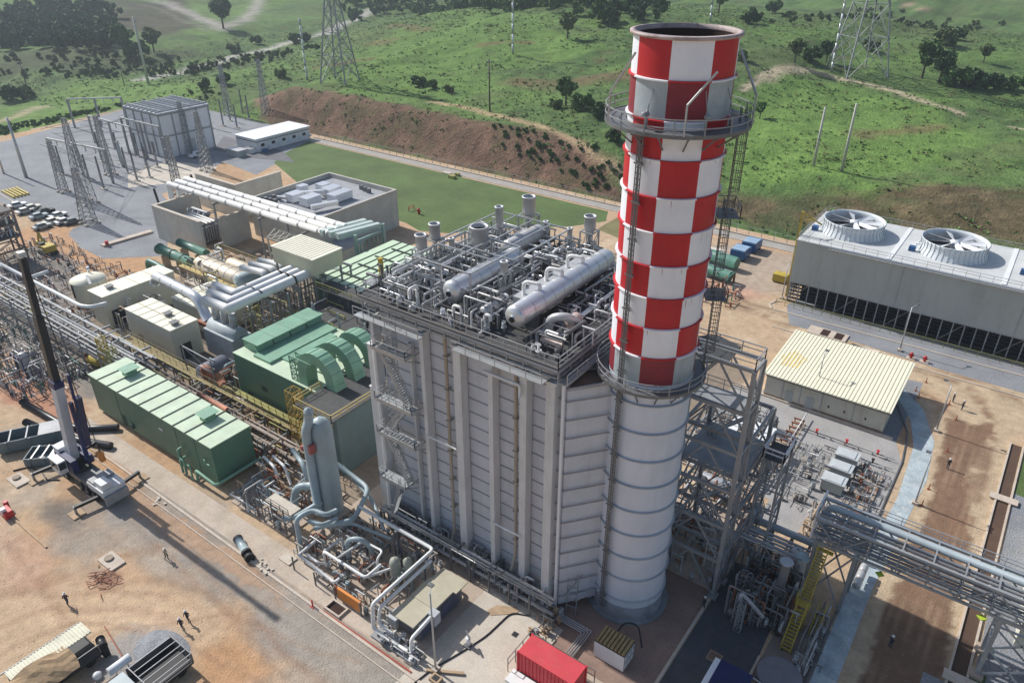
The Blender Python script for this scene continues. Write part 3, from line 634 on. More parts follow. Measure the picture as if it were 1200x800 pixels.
# the tangle of pipework, supports and valves on the deck
TCOUNT = {}
def tangle(parent, x0, x1, y0, y1, zb, zt, n, seed, avoid=(), mats=('lagging','galv','whitepipe','lag2','dsteel'), rr=(.06,.2), ln=(.8,4.2)):
    """pipe runs, stands, valves and short rails crowding a floor; every piece is a part of its own"""
    rd = random.Random(seed); over = {}
    for k in range(n):
        x, y = rd.uniform(x0,x1), rd.uniform(y0,y1)
        if any(a[0] < x < a[1] and a[2] < y < a[3] for a in avoid): continue
        m_ = rd.choice(mats); r = rd.uniform(*rr)*rd.uniform(.6,1); mb = MB(); kind = rd.random(); z = rd.uniform(zb+.3,zt); L = rd.uniform(*ln)
        cl = lambda v, lo, hi: min(max(v, lo), hi)
        if kind < .60:
            g = rd.choice((-1,1))*L; q = (cl(x+g,x0,x1),y,z) if kind < .30 else (x,cl(y+g,y0,y1),z)
            pts = [(x,y,zb),(x,y,z),q]
            if rd.random() < .6: pts.append((q[0],q[1],rd.uniform(zb,z)))
            mb.pipe(pts,r,6); nm = 'pipe_run' if r < .11 else 'process_pipe'
        elif kind < .72:
            mb.bar((x,y,zb),(x,y,z),.11).bar((x+1,y,zb),(x+1,y,z),.11).bar((x-.2,y,z),(x+1.2,y,z),.13); nm = 'pipe_stand'
        elif kind < .92:
            h = zb+.5+rd.random()*.7; mb.cyl(x,y,zb,h,.12+rd.random()*.18,8); mb.cyl(x,y,zb+.45,zb+.57,.3,10); mb.bar((x-.25,y,h+.1),(x+.25,y,h+.1),.08); mb.bar((x,y,h-.05),(x,y,h+.12),.06); nm = 'valve'
        else:
            mb.rail([(x,y,zb),(cl(x+L*.5,x0,x1),y,zb)],.9,.05,1.0); nm = 'hand_rail'
        key = (parent.name, nm); TCOUNT[key] = TCOUNT.get(key, 0)+1
        if TCOUNT[key] <= 96: mb.build(nm, m_, parent)
        else:
            q = over.setdefault((nm, m_), MB()); off = len(q.v)
            q.v += mb.v; q.f += [tuple(i+off for i in f) for f in mb.f]; q.m += mb.m; q.sm += mb.sm
    for (nm, m_), q in over.items(): tag(q.build(nm, m_, parent), kind='stuff')
av = ((-37.9,-35.2,49,68.5),(-46.4,-43.8,50,63))
for (a,b,c_,d_,n_,sd) in ((-55,-47,48.6,58,130,1),(-47,-39,48.6,58,110,2),(-43.6,-38,52,70,150,3),(-55,-47,58,71,130,4),(-47,-38,62,71,130,5),(-38,-30.6,49,60,90,6),(-38,-30.6,60,71,120,7)):
    tangle(BL,a,b,c_,d_,DZ,DZ+(2.6 if sd < 6 else 1.8),n_,sd,av,mats=('lagging','galv','whitepipe','lag2','dsteel','dsteel'))
# stairs and landings at the front left
LP = [(-52.5,-47.6,26.2),(-52.7,-47.3,19.6),(-52.9,-47.2,15.0),(-53.4,-49.2,8.4)]
for i, (xa, xb, z) in enumerate(LP):
    mb = MB(); mb.box(xa,46.7,z,xb,48.1,z+.08); mb.rail([(xa,48.0,z+.08),(xa,46.7,z+.08),(xb,46.7,z+.08),(xb,48.0,z+.08)],1.05,.06,1.2,toe=True)
    mb.bar((xa,46.8,z-.12),(xb,46.8,z-.12),.1,.22); mb.bar((xa,48,z-.12),(xb,48,z-.12),.1,.22)
    for x in (xa+.2,xb-.2): mb.bar((x,46.8,z-.1),(x,YF-.2,z-1.5),.09); mb.bar((x,46.8,z-.1),(x,YF-.2,z-.1),.1)
    mb.build('landing','galv',BL)
mb = MB(); mb.stair((-48.3,47.5,19.7),(-51.8,47.5,26.2),.8); mb.next().stair((-51.8,47.5,15.1),(-48.4,47.5,19.6),.8); mb.next().stair((-49,47.5,8.5),(-52.0,47.5,15),.8); mb.next().stair((-53.2,47.4,.1),(-50.2,47.4,8.4),.8); mb.build('stair_flight','galv',BL)
mb = MB()
for x, z0, z1 in ((-50.6,19.7,29.2),(-51.4,15.1,21),(-50.9,8.5,16),(-50.4,26.2,31)):
    mb.next(); mb.ladder(x,48.3,z0,z1); 
    z = z0+2.2
    while z < z1-.3:
        mb.bar((x-.4,48.3,z),(x-.4,47.6,z),.05).bar((x+.4,48.3,z),(x+.4,47.6,z),.05).bar((x-.4,47.6,z),(x+.4,47.6,z),.05); z += .8
    for u in (-.4,0,.4): mb.bar((x+u,47.6,z0+2.2),(x+u,47.6,z1),.04)
mb.build('caged_ladder','galv',BL)
mb = MB(); mb.pipe([(-46.4,48.0,16.6),(-42.3,48.0,16.6)],.12,8).next().pipe([(-37.6,48.0,8.9),(-33.9,48.0,8.9)],.12,8).next().pipe([(-38.3,47.9,27.9),(-34.0,47.9,27.9),(-34.0,47.9,26.6)],.16,8); mb.build('cross_pipe','whitepipe',BL)
# pipework gallery along the foot
mb = MB(); 
for (y,z,r) in ((47.6,2.9,.18),(47.1,2.9,.14),(47.2,1.1,.22),(46.7,3.0,.10)): mb.next().pipe([(-54,y,z),(-29,y,z)],r,8)
mb.build('foot_header','lag2',BL)
mb = MB(); x = -53.5
while x < -29: mb.bar((x,46.4,0),(x,46.4,3.2),.18); mb.bar((x,46.4,2.7),(x,49.3,2.7),.16); mb.bar((x,46.4,1.0),(x,49.3,1.0),.12); x += 2.75
mb.rail([(-54,46.4,2.75),(-29.2,46.4,2.75)],1.0,.06); mb.build('foot_gallery','dsteel',BL)
for sd, xa, xb in ((31,-54,-46),(32,-46,-38),(33,-38,-30)):
    tangle(BL,xa,xb,47.0,49.2,.1,3.4,60,sd,(),('dsteel','lag2','steel'))
# ================================================================ stack
SX, SY, SR = -24.5, 55.4, 3.85
ST = thing('chimney_stack', 'tall round chimney with red and white checks above a plain grey base', 'chimney', (SX,SY,0))
ang = math.atan2(-SY, -SX)                  # bearing that faces the viewer
zr = [29.9,32.75,35.6,38.45,41.3,44.15,47.0,49.9,52.8,55.65,58.5]
mb = MB(); nseg = 8; sub = 8; off = ang-R(13.5)
for i in range(10):
    for j in range(nseg):
        for k in range(sub):
            a0 = off+2*PI*(j+k/sub)/nseg; a1 = off+2*PI*(j+(k+1)/sub)/nseg
            P = lambda a, z: (SX+SR*math.cos(a), SY+SR*math.sin(a), z)
            r_ = 9-i; red = (r_+j) % 2; sooty = r_ in (1, 9)
            mb.add([P(a0,zr[i]),P(a1,zr[i]),P(a1,zr[i+1]),P(a0,zr[i+1])],[(0,1,2,3)],red+(2 if sooty else 0),True)
o = mb.build('checkered_shell',['stackw','stackr','stackwd','stackrd'],ST)
import bmesh
bm = bmesh.new(); bm.from_mesh(o.data); bmesh.ops.remove_doubles(bm, verts=bm.verts, dist=.001); bm.to_mesh(o.data); bm.free()
mb = MB(); mb.lathe(SX,SY,[(SR,1.9),(SR,29.9)],64); mb.build('lower_shell','stackg',ST)
mb = MB(); mb.lathe(SX,SY,[(SR+.06,0),(SR+.06,1.9),(SR,1.9)],64); mb.lathe(SX,SY,[(4.5,.2),(4.5,.02)],40); mb.lathe(SX,SY,[(.1,.2),(4.5,.2)],40); mb.build('base_skirt',mat('stained_base',(.27,.28,.29,1),.7,0,.25,.6,dirt=.6,dirtcol=(.15,.14,.14,1)),ST)
mb = MB(); mb.lathe(SX,SY,[(SR-.08,58.4),(SR-.08,30)],64); mb.build('liner','soot',ST)
mb = MB(); mb.lathe(SX,SY,[(SR,58.35),(SR+.28,58.42),(SR+.28,58.62),(SR-.1,58.66),(SR-.1,58.3)],64); mb.build('rim',mat('sooty_rim',(.42,.34,.32,1),.6,0,.3,.8,dirt=.9,dirtcol=(.12,.03,.03,1)),ST)
mb = MB()
for z in (2.9,6.0,9.1,12.2,15.3,18.4,21.5,24.7,27.8): mb.lathe(SX,SY,[(SR,z-.02),(SR+.2,z),(SR+.2,z+.12),(SR,z+.14)],64)
mb.build('stiffener_ring',mat('ring_grey',(.38,.40,.43,1),.5),ST)
# painted rings above: colour follows the check next to them
mb = MB()
for z in [q-.08 for q in zr[1:-1]]:
    i = max(0,min(9,[k for k in range(10) if zr[k] <= z][-1])); r_ = 9-i
    for j in range(nseg):
        for k in range(sub):
            a0 = off+2*PI*(j+k/sub)/nseg; a1 = off+2*PI*(j+(k+1)/sub)/nseg
            for (ra,za),(rb,zb_) in (((SR,z-.03),(SR+.2,z)),((SR+.2,z),(SR+.2,z+.1)),((SR+.2,z+.1),(SR,z+.13))):
                mb.add([(SX+ra*math.cos(a0),SY+ra*math.sin(a0),za),(SX+ra*math.cos(a1),SY+ra*math.sin(a1),za),(SX+rb*math.cos(a1),SY+rb*math.sin(a1),zb_),(SX+rb*math.cos(a0),SY+rb*math.sin(a0),zb_)],[(0,1,2,3)],(r_+j) % 2,True)
mb.build('painted_ring',['stackw','stackr'],ST)
def ringdeck(nm, z, ro, rails=True, brk=True, dk='grating'):
    mb = MB(); mb.lathe(SX,SY,[(SR+.1,z-.08),(ro,z-.08),(ro,z+.02),(SR+.1,z+.02)],48,smooth=False)
    mb.lathe(SX,SY,[(ro-.06,z-.20),(ro+.02,z-.20),(ro+.02,z+.08),(ro-.06,z+.08)],48,smooth=False); d = mb.build(nm,dk,ST)
    m2 = MB(); n = 32
    for i in range(n):
        a = 2*PI*i/n; b_ = 2*PI*(i+1)/n; p = Vector((SX+ro*math.cos(a),SY+ro*math.sin(a),z)); q = Vector((SX+ro*math.cos(b_),SY+ro*math.sin(b_),z))
        if i % 2 == 0: m2.bar(p,p+Vector((0,0,1.15)),.07)
        for h in (.55,1.15): m2.bar(p+Vector((0,0,h)),q+Vector((0,0,h)),.07)
    m2.build('guard_rail','steel',d)
    m3 = MB()
    for i in range(16):
        a = 2*PI*(i+.5)/16; m3.bar((SX+(SR+.02)*math.cos(a),SY+(SR+.02)*math.sin(a),z-1.5),(SX+(ro-.1)*math.cos(a),SY+(ro-.1)*math.sin(a),z-.15),.1); m3.bar((SX+SR*math.cos(a),SY+SR*math.sin(a),z-.22),(SX+ro*math.cos(a),SY+ro*math.sin(a),z-.22),.1,.18)
    m3.build('bracket','dsteel',d); return d
UP = ringdeck('upper_platform',52.2,5.6,dk='dsteel')
LPF = ringdeck('lower_platform',29.6,5.0,dk='dsteel')
# cable ladder down the viewer's side
al = ang-R(36); c_, s_ = math.cos(al), math.sin(al); tx, ty = -s_, c_
mb = MB(); rr_ = SR+.45
p0 = (SX+rr_*c_, SY+rr_*s_)
for u in (-.25,.25): mb.bar((p0[0]+tx*u,p0[1]+ty*u,1.2),(p0[0]+tx*u,p0[1]+ty*u,51.9),.08)
z = 1.5
while z < 51.8: mb.bar((p0[0]-tx*.28,p0[1]-ty*.28,z),(p0[0]+tx*.28,p0[1]+ty*.28,z),.07); z += .45
for u in (-.06,.06): mb.bar((p0[0]+tx*u,p0[1]+ty*u,1.2),(p0[0]+tx*u,p0[1]+ty*u,51.9),.09)
z = 3
while z < 51: mb.bar((SX+SR*c_,SY+SR*s_,z),(p0[0],p0[1],z),.12); mb.bar((p0[0]-tx*.45,p0[1]-ty*.45,z),(p0[0]+tx*.45,p0[1]+ty*.45,z),.12); z += 3.1
mb.build('cable_ladder','dsteel',ST)
# caged access ladder on the far right side
ar = ang+R(98); c_, s_ = math.cos(ar), math.sin(ar); tx, ty = -s_, c_; mb = MB()
for z0, z1, u in ((29.7,37.2,-.6),(37.2,44.6,.6),(44.6,52.2,-.6)):
    bx, by = SX+(SR+.8)*c_+tx*u, SY+(SR+.8)*s_+ty*u
    for v in (-.25,.25): mb.bar((bx+tx*v,by+ty*v,z0),(bx+tx*v,by+ty*v,z1+1.1),.07)
    z = z0+.3
    while z < z1+1: mb.bar((bx-tx*.25,by-ty*.25,z),(bx+tx*.25,by+ty*.25,z),.04); z += .35
    z = z0+2.2
    while z < z1+1.1:
        Q = [(bx+tx*.4*math.cos(t)+c_*.75*math.sin(t),by+ty*.4*math.cos(t)+s_*.75*math.sin(t),z) for t in np.linspace(0,PI,7)]
        for p, q in zip(Q[:-1],Q[1:]): mb.bar(p,q,.05)
        z += .75
    for t in np.linspace(0,PI,7)[1:-1]: mb.bar((bx+tx*.4*math.cos(t)+c_*.75*math.sin(t),by+ty*.4*math.cos(t)+s_*.75*math.sin(t),z0+2.2),(bx+tx*.4*math.cos(t)+c_*.75*math.sin(t),by+ty*.4*math.cos(t)+s_*.75*math.sin(t),z1+1.1),.04)
for z in (37.2,44.6):
    bx, by = SX+(SR+.9)*c_, SY+(SR+.9)*s_
    P = [(bx-tx*1.3-c_*.9,by-ty*1.3-s_*.9,z),(bx-tx*1.3+c_*.9,by-ty*1.3+s_*.9,z),(bx+tx*1.3+c_*.9,by+ty*1.3+s_*.9,z),(bx+tx*1.3-c_*.9,by+ty*1.3-s_*.9,z)]
    mb.add(P+[(p[0],p[1],z+.08) for p in P],[(0,3,2,1),(4,5,6,7),(0,1,5,4),(1,2,6,5),(2,3,7,6),(3,0,4,7)]); mb.rail(P,1.1,.06,1.2)
mb.build('access_ladder','dsteel',ST)
# davits, probes and lamps on the upper platform
mb = MB()
for aa, rz in ((ang-R(66),.9),(ang+R(6),1.3),(ang+R(80),.5)):
    mb.next(); bx, by = SX+5.6*math.cos(aa), SY+5.6*math.sin(aa); mb.bar((bx,by,52.2),(bx,by,54.4),.12)
    mb.bar((bx,by,54.4),(bx-1.2*math.cos(aa-rz)*1.6,by-1.2*math.sin(aa-rz)*1.6,57.4 if rz < 1 else 56.6),.13)
mb.build('davit','galv',ST)
mb = MB()
for aa in (ang-R(30),ang+R(28),ang+R(62)):
    mb.next(); bx, by = SX+(SR+.55)*math.cos(aa), SY+(SR+.55)*math.sin(aa); mb.cyl(bx,by,52.2,53.6,.1,8); mb.drum((bx,by,53.3),(bx+.5*math.cos(aa),by+.5*math.sin(aa),53.3),.22,10)
    mb.bar((bx,by,53.5),(SX+SR*math.cos(aa),SY+SR*math.sin(aa),55.0),.06)
mb.build('gas_probe','steel',ST)
# door and ladder frames at the foot of the duct
mb = MB()
for u in (0,1.1): mb.bar((-28.6+u,49.2+u*.2,0),(-28.9+u,49.9+u*.2,5.2),.09)
for z in (1,2,3,4,5): mb.bar((-28.6,49.25,z),(-27.5,49.5,z),.08)
mb.bar((-28.7,49.3,2.5),(-27.6,50.6,5),.08); mb.rail([(-29,48.2,3.0),(-27,48.2,3.0),(-26.2,50,3.0)],1.0,.06); mb.build('stair_flight','steel',BL)

# rust runs and weld seams on the checks
rd = random.Random(4); mb = MB()
for k in range(22):
    a = ang+rd.uniform(-1.6,1.6); z1 = rd.choice(zr[1:8])-.1; L_ = rd.uniform(.3,1.0); w_ = rd.uniform(.006,.014); rr_ = SR+.012
    mb.add([(SX+rr_*math.cos(a-w_),SY+rr_*math.sin(a-w_),z1),(SX+rr_*math.cos(a+w_),SY+rr_*math.sin(a+w_),z1),(SX+rr_*math.cos(a+w_*.3),SY+rr_*math.sin(a+w_*.3),z1-L_),(SX+rr_*math.cos(a-w_*.3),SY+rr_*math.sin(a-w_*.3),z1-L_)],[(0,3,2,1)])
mb.build('stain_runs',mat('stain_run',(.42,.30,.28,1),.8,0,.3,2),ST)
# ================================================================ cooling tower
CT = thing('cooling_tower', 'long grey panelled cooling tower with round fan stacks on its pale deck', 'cooling tower', (-4,148,0))
X0, X1, Y0, Y1, ZL, ZT = -34.4, 34.0, 138.2, 157.0, 4.45, 12.8
mb = MB(); mb.box(X0,Y0,ZL,X1,Y1,ZT); mb.build('casing','ctgrey',CT)
mb = MB(); mb.box(X0-.15,Y0-.15,ZT,X1,Y1+.15,ZT+.18); mb.build('deck','ctroof',CT)
mb = MB(); mb.box(X0+2,Y0+2.2,.3,X1,Y1-2.2,ZL-.01); mb.build('fill_void','dark',CT)
mb = MB(); x = X0+.2; k = 0
while x < X1: mb.next().box(x-.09,Y0+.1,0,x+.09,Y0+.35,ZL); x += 1.78
mb.build('post','steel',CT)
mb = MB()
for z in (.75,1.5,2.25,3.0,3.7): mb.box(X0,Y0+.5,z,X1,Y0+1.2,z+.06)
mb.box(X0,Y0+.4,.0,X1,Y0+.7,.3); mb.build('louvre',mat('louvre_dark',(.05,.055,.06,1),.6),CT)
mb = MB(); y = Y0+.3
while y < Y1: mb.next().box(X0+.05,y-.09,0,X0+.3,y+.09,ZL); y += 1.8
mb.build('post','steel',CT)
mb = MB(); x = X0+.2
while x < X1-9: mb.bar((x,Y0+.2,.3),(x+3.56,Y0+.2,ZL),.08); x += 8.9
mb.build('bracing','steel',CT)
mb = MB()
for x in (-15.6,3.2): mb.next().box(x-.09,Y0-.05,ZL,x+.09,Y0-.003,ZT)
mb.build('panel_joint','rib',CT)
mb = MB(); mb.box(X0,Y0-.03,ZL-.16,X1,Y0+.3,ZL-.003); mb.build('sill_beam','steel',CT)
def fan(px_, y):
    mb = MB(); r = 5.3; zb = ZT+.18
    mb.lathe(px_,y,[(r+.5,zb),(r+.25,zb+.6),(r+.02,zb+1.2),(r+.05,zb+2.0),(r+.22,zb+2.5),(r+.10,zb+2.54),(r-.08,zb+2.0),(r-.12,zb+1.2),(r+.1,zb+.3)],56); f = mb.build('fan_cylinder','fan',CT)
    mb = MB()
    for i in range(40):
        a = 2*PI*i/40; c_, s_ = math.cos(a), math.sin(a)
        for (ra,za),(rb,zb_) in (((r+.55,zb),(r+.30,zb+.6)),((r+.30,zb+.6),(r+.07,zb+1.2)),((r+.07,zb+1.2),(r+.10,zb+2.0)),((r+.10,zb+2.0),(r+.27,zb+2.5))): mb.bar((px_+ra*c_,y+ra*s_,za),(px_+rb*c_,y+rb*s_,zb_),.09)
    mb.build('cylinder_ribs',mat('fan_rib',(.50,.53,.55,1),.6),f)
    mb = MB(); mb.cyl(px_,y,zb+.02,zb+.2,r-.3,40); mb.build('fan_floor','dark',f)
    mb = MB(); mb.lathe(px_,y,[(.15,zb+2.35),(.8,zb+2.2),(.9,zb+1.9),(.9,zb+1.7)],20); mb.cyl(px_,y,zb+.3,zb+2.0,.45,10); mb.bar((px_-.2,y,zb+1.2),(px_-5.8,y-2.8,zb+1.2),.22); mb.build('fan_hub','white',f)
    mb = MB()
    for i in range(8):
        a = 2*PI*i/8+.35; c_, s_ = math.cos(a), math.sin(a); tx, ty = -s_, c_; w0, w1 = .26, .52
        P = []
        for rr, ww in ((.8,w0),(4.95,w1)):
            for g, dz in ((-1,-.18),(1,.22)): P.append((px_+rr*c_+tx*ww*g, y+rr*s_+ty*ww*g, zb+1.9+dz))
        mb.next().add(P+[(p[0],p[1],p[2]+.07) for p in P],[(0,2,3,1),(4,5,7,6),(0,4,6,2),(1,3,7,5),(2,6,7,3),(0,1,5,4)])
    mb.build('blade','white',f)
    mb = MB(); mb.box(px_-6.6,y-3.9,zb,px_-5.5,y-2.9,zb+.9); mb.build('motor','blue',f)
for fx in (-27.2,-9.9,7.6,25.2): fan(fx,148.3)
mb = MB(); mb.rail([(X0,Y0,ZT+.18),(X1,Y0,ZT+.18)],1.1,.06,2.0); mb.rail([(X0,Y1,ZT+.18),(X1,Y1,ZT+.18)],1.1,.06,2.0); mb.rail([(X0,Y0,ZT+.18),(X0,Y1,ZT+.18)],1.1,.06,2.0); mb.build('guard_rail','galv',CT)
mb = MB(); mb.pipe([(X0+4,Y0-.35,ZT+.1),(X1,Y0-.35,ZT+.1)],.14,8); mb.box(X0+6,Y0-.75,ZT-.15,X1,Y0-.16,ZT-.08); mb.build('deck_pipe','lagging',CT)
for x in (-18.4,-.6,16.8): MB().box(x-.35,Y0,ZT+.185,x+.35,Y1,ZT+.30).build('deck_joint','white',CT)
mb = MB(); mb.rail([(X0-1.2,Y0-2.0,0),(X1,Y0-2.0,0)],1.15,.08,1.75); o = mb.build('yellow_railing','olive'); tag(o,'long yellow pipe railing along the foot of the cooling tower','railing')
h = thing('davit_crane','yellow A-shaped davit standing at the near left corner of the cooling tower deck','davit',(-35.4,141,0))
mb = MB(); mb.bar((-35.0,140.6,0),(-35.0,140.6,17.6),.42); mb.build('mast','yellow',h)
mb = MB(); mb.bar((-35.0,140.6,17.4),(-31.6,142.4,15.2),.25); mb.bar((-35.0,140.6,16.0),(-33,141.6,15.9),.18); mb.build('arm','yellow',h)
# ================================================================ flat cream-roofed hall
WH = thing('store_building', 'low beige building with a wide ribbed cream roof beside the cooling tower','building',(-17,110,0))
x0,x1,y0,y1,ze = -26.2,-8.6,103.3,117.2,4.1
mb = MB(); mb.box(x0,y0,0,x1,y1,ze); mb.build('wall',mat('stained_beige',(.55,.53,.45,1),.7,0,.1,.3,dirt=.6,dirtcol=(.33,.27,.19,1),streak=1),WH)
mb = MB(); mb.add([(x0-.5,y0-.6,ze+.02),(x1+.5,y0-.6,ze+.02),(x1+.5,y1+.6,ze+.95),(x0-.5,y1+.6,ze+.95),(x0-.5,y0-.6,ze+.2),(x1+.5,y0-.6,ze+.2),(x1+.5,y1+.6,ze+1.13),(x0-.5,y1+.6,ze+1.13)],[(0,3,2,1),(4,5,6,7),(0,1,5,4),(1,2,6,5),(2,3,7,6),(3,0,4,7)])
x = x0-.3
while x < x1+.4: mb.bar((x,y0-.62,ze+.22),(x,y1+.62,ze+1.15),.26,.10); x += .56
rfm = mat('cream_ribbed_roof',(.80,.76,.58,1),.5,0,.05,.2,dirt=.3,dirtcol=(.62,.56,.40,1)); mb.build('roof',rfm,WH)
mb = MB(); mb.box(x0+.02,y0-.62,ze-.12,x1+.5,y0-.3,ze+.0); mb.build('gutter','dark',WH)
mb = MB(); 
for x in (-23.5,-20.8,-17.6,-13.0): mb.next().box(x-.07,y0-.06,0,x+.07,y0-.003,ze-.15)
mb.build('wall_joint','rib',WH)
mb = MB()
for x, w_ in ((-22.4,1.1),(-19.3,1.2)): mb.next().box(x-w_/2,y0-.05,.1,x+w_/2,y0-.003,2.3)
mb.build('door','ctgrey',WH)
mb = MB()
for x in (-16.5,-14.2,-11.2): mb.next().box(x-.1,y0-.12,1.6,x+.1,y0-.003,1.9)
mb.build('wall_lamp','dark',WH)
mb = MB(); mb.box(x0,y1+.003,ze,x1,y1+.05,ze+.9)
mb.add([(x1+.002,y0,ze),(x1+.002,y1,ze),(x1+.002,y1,ze+.9)],[(0,1,2)]); mb.build('gable','beige',WH); mb = MB(); mb.box(x0,y0-.04,0,x1,y0-.003,.55); mb.build('stained_base_course',mat('mud_stain',(.24,.16,.10,1),.9,0,.3,.6),WH); mb = MB(); mb.add([(-25.4,106.2,ze+.435),(-22.6,106.6,ze+.46),(-22.2,110.0,ze+.67),(-24.6,111.4,ze+.756),(-25.8,109.0,ze+.608)],[(0,1,2,3,4)]); mb.build('yellow_stain',mat('faded_yellow_stain',(.72,.56,.22,1),.6,0,.3,1.2),WH)
# ================================================================ tall braced frame beside the stack
FR = thing('braced_frame', 'tall open grey steel frame full of cross bracing beside the chimney', 'steel frame', (-20,66,0))
xs_, ys_ = (-23.4,-16.5), (60.6,63.2,70.8); HT = 29.4; lv = [0,5.2,10,14.8,19.6,24.5,HT]; LOW = 19.6
for x in xs_:
    for y in ys_:
        mb = MB(); mb.bar((x,y,0),(x,y,LOW if y > 65 else HT),.40); mb.box(x-.5,y-.5,0,x+.5,y+.5,.35); mb.build('column','steel',FR)
mb = MB()
for z in lv[1:]:
    for x in xs_: mb.next().bar((x,ys_[0],z),(x,ys_[2] if z <= LOW else ys_[1],z),.26,.38)
    for y in ys_:
        if y > 65 and z > LOW: continue
        mb.next().bar((xs_[0],y,z),(xs_[1],y,z),.26,.38)
mb.build('beam','steel',FR)
mb = MB()
for a, b in zip(lv[:-1],lv[1:]):
    for x in xs_:
        for y, y2 in zip(ys_[:-1],ys_[1:]):
            if y2 > 65 and b > LOW: continue
            mb.next().bar((x,y,a),(x,y2,b),.17); mb.next().bar((x,y2,a),(x,y,b),.17)
    for y in (ys_[0],ys_[1] if b > LOW else ys_[2]):
        m_ = (xs_[0]+xs_[1])/2; mb.next().bar((xs_[0],y,a),(m_,y,b),.17); mb.next().bar((xs_[1],y,a),(m_,y,b),.17)
mb.build('brace','steel',FR)
mb = MB()
for z, ya_, yb_ in ((14.8,63.4,70.8),(24.5,60.6,63.2)):
    mb.next(); mb.box(xs_[0],ya_,z+.2,xs_[1],yb_,z+.27); mb.rail([(xs_[0],yb_,z+.27),(xs_[1],yb_,z+.27),(xs_[1],ya_,z+.27)],1.1,.06)
mb.build('walkway','steel',FR)
mb = MB()
for i, (a, b) in enumerate(zip(lv[:-3],lv[1:-2])): mb.next().stair((-22.5 if i % 2 else -17.5,68.6,a+.3),(-17.5 if i % 2 else -22.5,68.6,b+.2),.8)
mb.build('stair_flight','galv',FR)
mb = MB(); mb.rail([(-23.4,60.6,HT+.2),(-16.5,60.6,HT+.2),(-16.5,63.2,HT+.2),(-23.4,63.2,HT+.2)],1.1,.09,2.3,closed=True); mb.build('guard_rail','galv',FR)
mb = MB(); mb.prism([(-26.5,64.5),(-23.6,63.6),(-20.8,66.2),(-20.8,69.6),(-24,70.6),(-26.5,68)],26.2,26.4); mb.build('upper_floor','grating',FR)
# smaller stair tower with a white railed top
TW = thing('stair_tower','narrow steel stair tower with a white railed top, right of the braced frame','stair tower',(-14.6,68,0))
mb = MB()
for u in (-15.6,-13.6):
    for v in (66.6,69.8): mb.next().bar((u,v,0),(u,v,17.2),.22)
mb.build('post','steel',TW)
mb = MB(); z = 0
while z < 16: 
    mb.next().stair((-15.3,67.1 if int(z/3.2) % 2 else 69.3,z),(-15.3,69.3 if int(z/3.2) % 2 else 67.1,z+3.2),.7); z += 3.2
mb.build('stair_flight','galv',TW)
mb = MB(); mb.box(-15.7,66.5,16.1,-13.5,69.9,16.2); mb.build('landing','grating',TW)
mb = MB(); mb.rail([(-15.7,66.5,16.2),(-13.5,66.5,16.2),(-13.5,69.9,16.2),(-15.7,69.9,16.2)],1.3,.13,2.0,closed=True); mb.build('guard_rail','white',TW)
mb = MB(); 
for z in (3.2,6.4,9.6,12.8):
    for q in (((-15.6,66.6,z),(-13.6,66.6,z)),((-15.6,69.8,z),(-13.6,69.8,z)),((-15.6,66.6,z),(-15.6,69.8,z)),((-13.6,66.6,z),(-13.6,69.8,z)),((-13.6,66.6,z-3.2),(-13.6,69.8,z))): mb.bar(*q,.14)
mb.build('bracing','steel',TW)
# machinery under and around the frame
UM = thing('pump_station','dark cluster of pumps, valves and pipes under the braced frame','pump station',(-21,74,0))
MB().box(-27,61.2,.02,-17.2,76,.3).build('plinth','concrete',UM)
tangle(UM,-27,-17.2,61.2,79,.3,4.2,120,51,(),('lag2','whitepipe','dsteel','galv','steel','rust'),(.06,.2))
mb = MB(); mb.drum((-25.5,76.5,2),(-20,76.5,2),.9,18); mb.build('pressure_vessel','lagging',UM)
UM2 = thing('piping_skid','grey skid of pipes and valves between the chimney and the ribbed roof hall','pipe skid',(-25,88,0))
MB().box(-31,80,.02,-19,95,.25).build('plinth','concrete',UM2)
tangle(UM2,-31,-21,80,96,.25,3.6,170,52,(),('lag2','dsteel','dsteel','galv','steel'),(.06,.2),(1,6))
mb = MB()
for i in range(3): mb.next().box(-26+i*2.2,84.5,3.4,-24.6+i*2.2,90.5,3.6)
mb.build('canopy','white',UM2)
# ================================================================ pipe bridge across the right-hand road
PB = thing('pipe_bridge','long steel truss bridge carrying a grey duct over the dirt road','pipe bridge',(2,69,0))
XA, XB_, YA, YB_ = -9.2, 30.0, 66.6, 70.2; ZB, ZC = 8.2, 11.2
mb = MB()
for y in (YA,YB_):
    for z in (ZB,ZC): mb.next().bar((XA,y,z),(XB_,y,z),.26)
mb.build('chord','galv',PB)
mb = MB(); x = XA; k = 0
while x < XB_-.1:
    for y in (YA,YB_): mb.next().bar((x,y,ZB),(x,y,ZC),.14)
    mb.next().bar((x,YA,ZB),(x,YB_,ZB),.16); mb.next().bar((x,YA,ZC),(x,YB_,ZC),.14); x += 2.8
mb.build('cross_member','steel',PB)
mb = MB(); x = XA; k = 0
while x < XB_-2.9:
    for y in (YA,YB_): mb.next().bar((x,y,ZB if k % 2 else ZC),(x+2.8,y,ZC if k % 2 else ZB),.13)
    mb.next().bar((x,YA if k % 2 else YB_,ZB),(x+2.8,YB_ if k % 2 else YA,ZB),.1); x += 2.8; k += 1
mb.build('diagonal','steel',PB)
mb = MB(); mb.pipe([(XA+.6,YB_-.9,ZC-2.4),(XA+.6,YB_-.9,ZC-.1),(XB_,YB_-.9,ZC-.1)],.40,14,1.0); mb.build('duct',mat('blue_grey_duct',(.36,.42,.45,1),.4,.1,.08,.5,dirt=.15,streak=0),PB)
mb = MB()
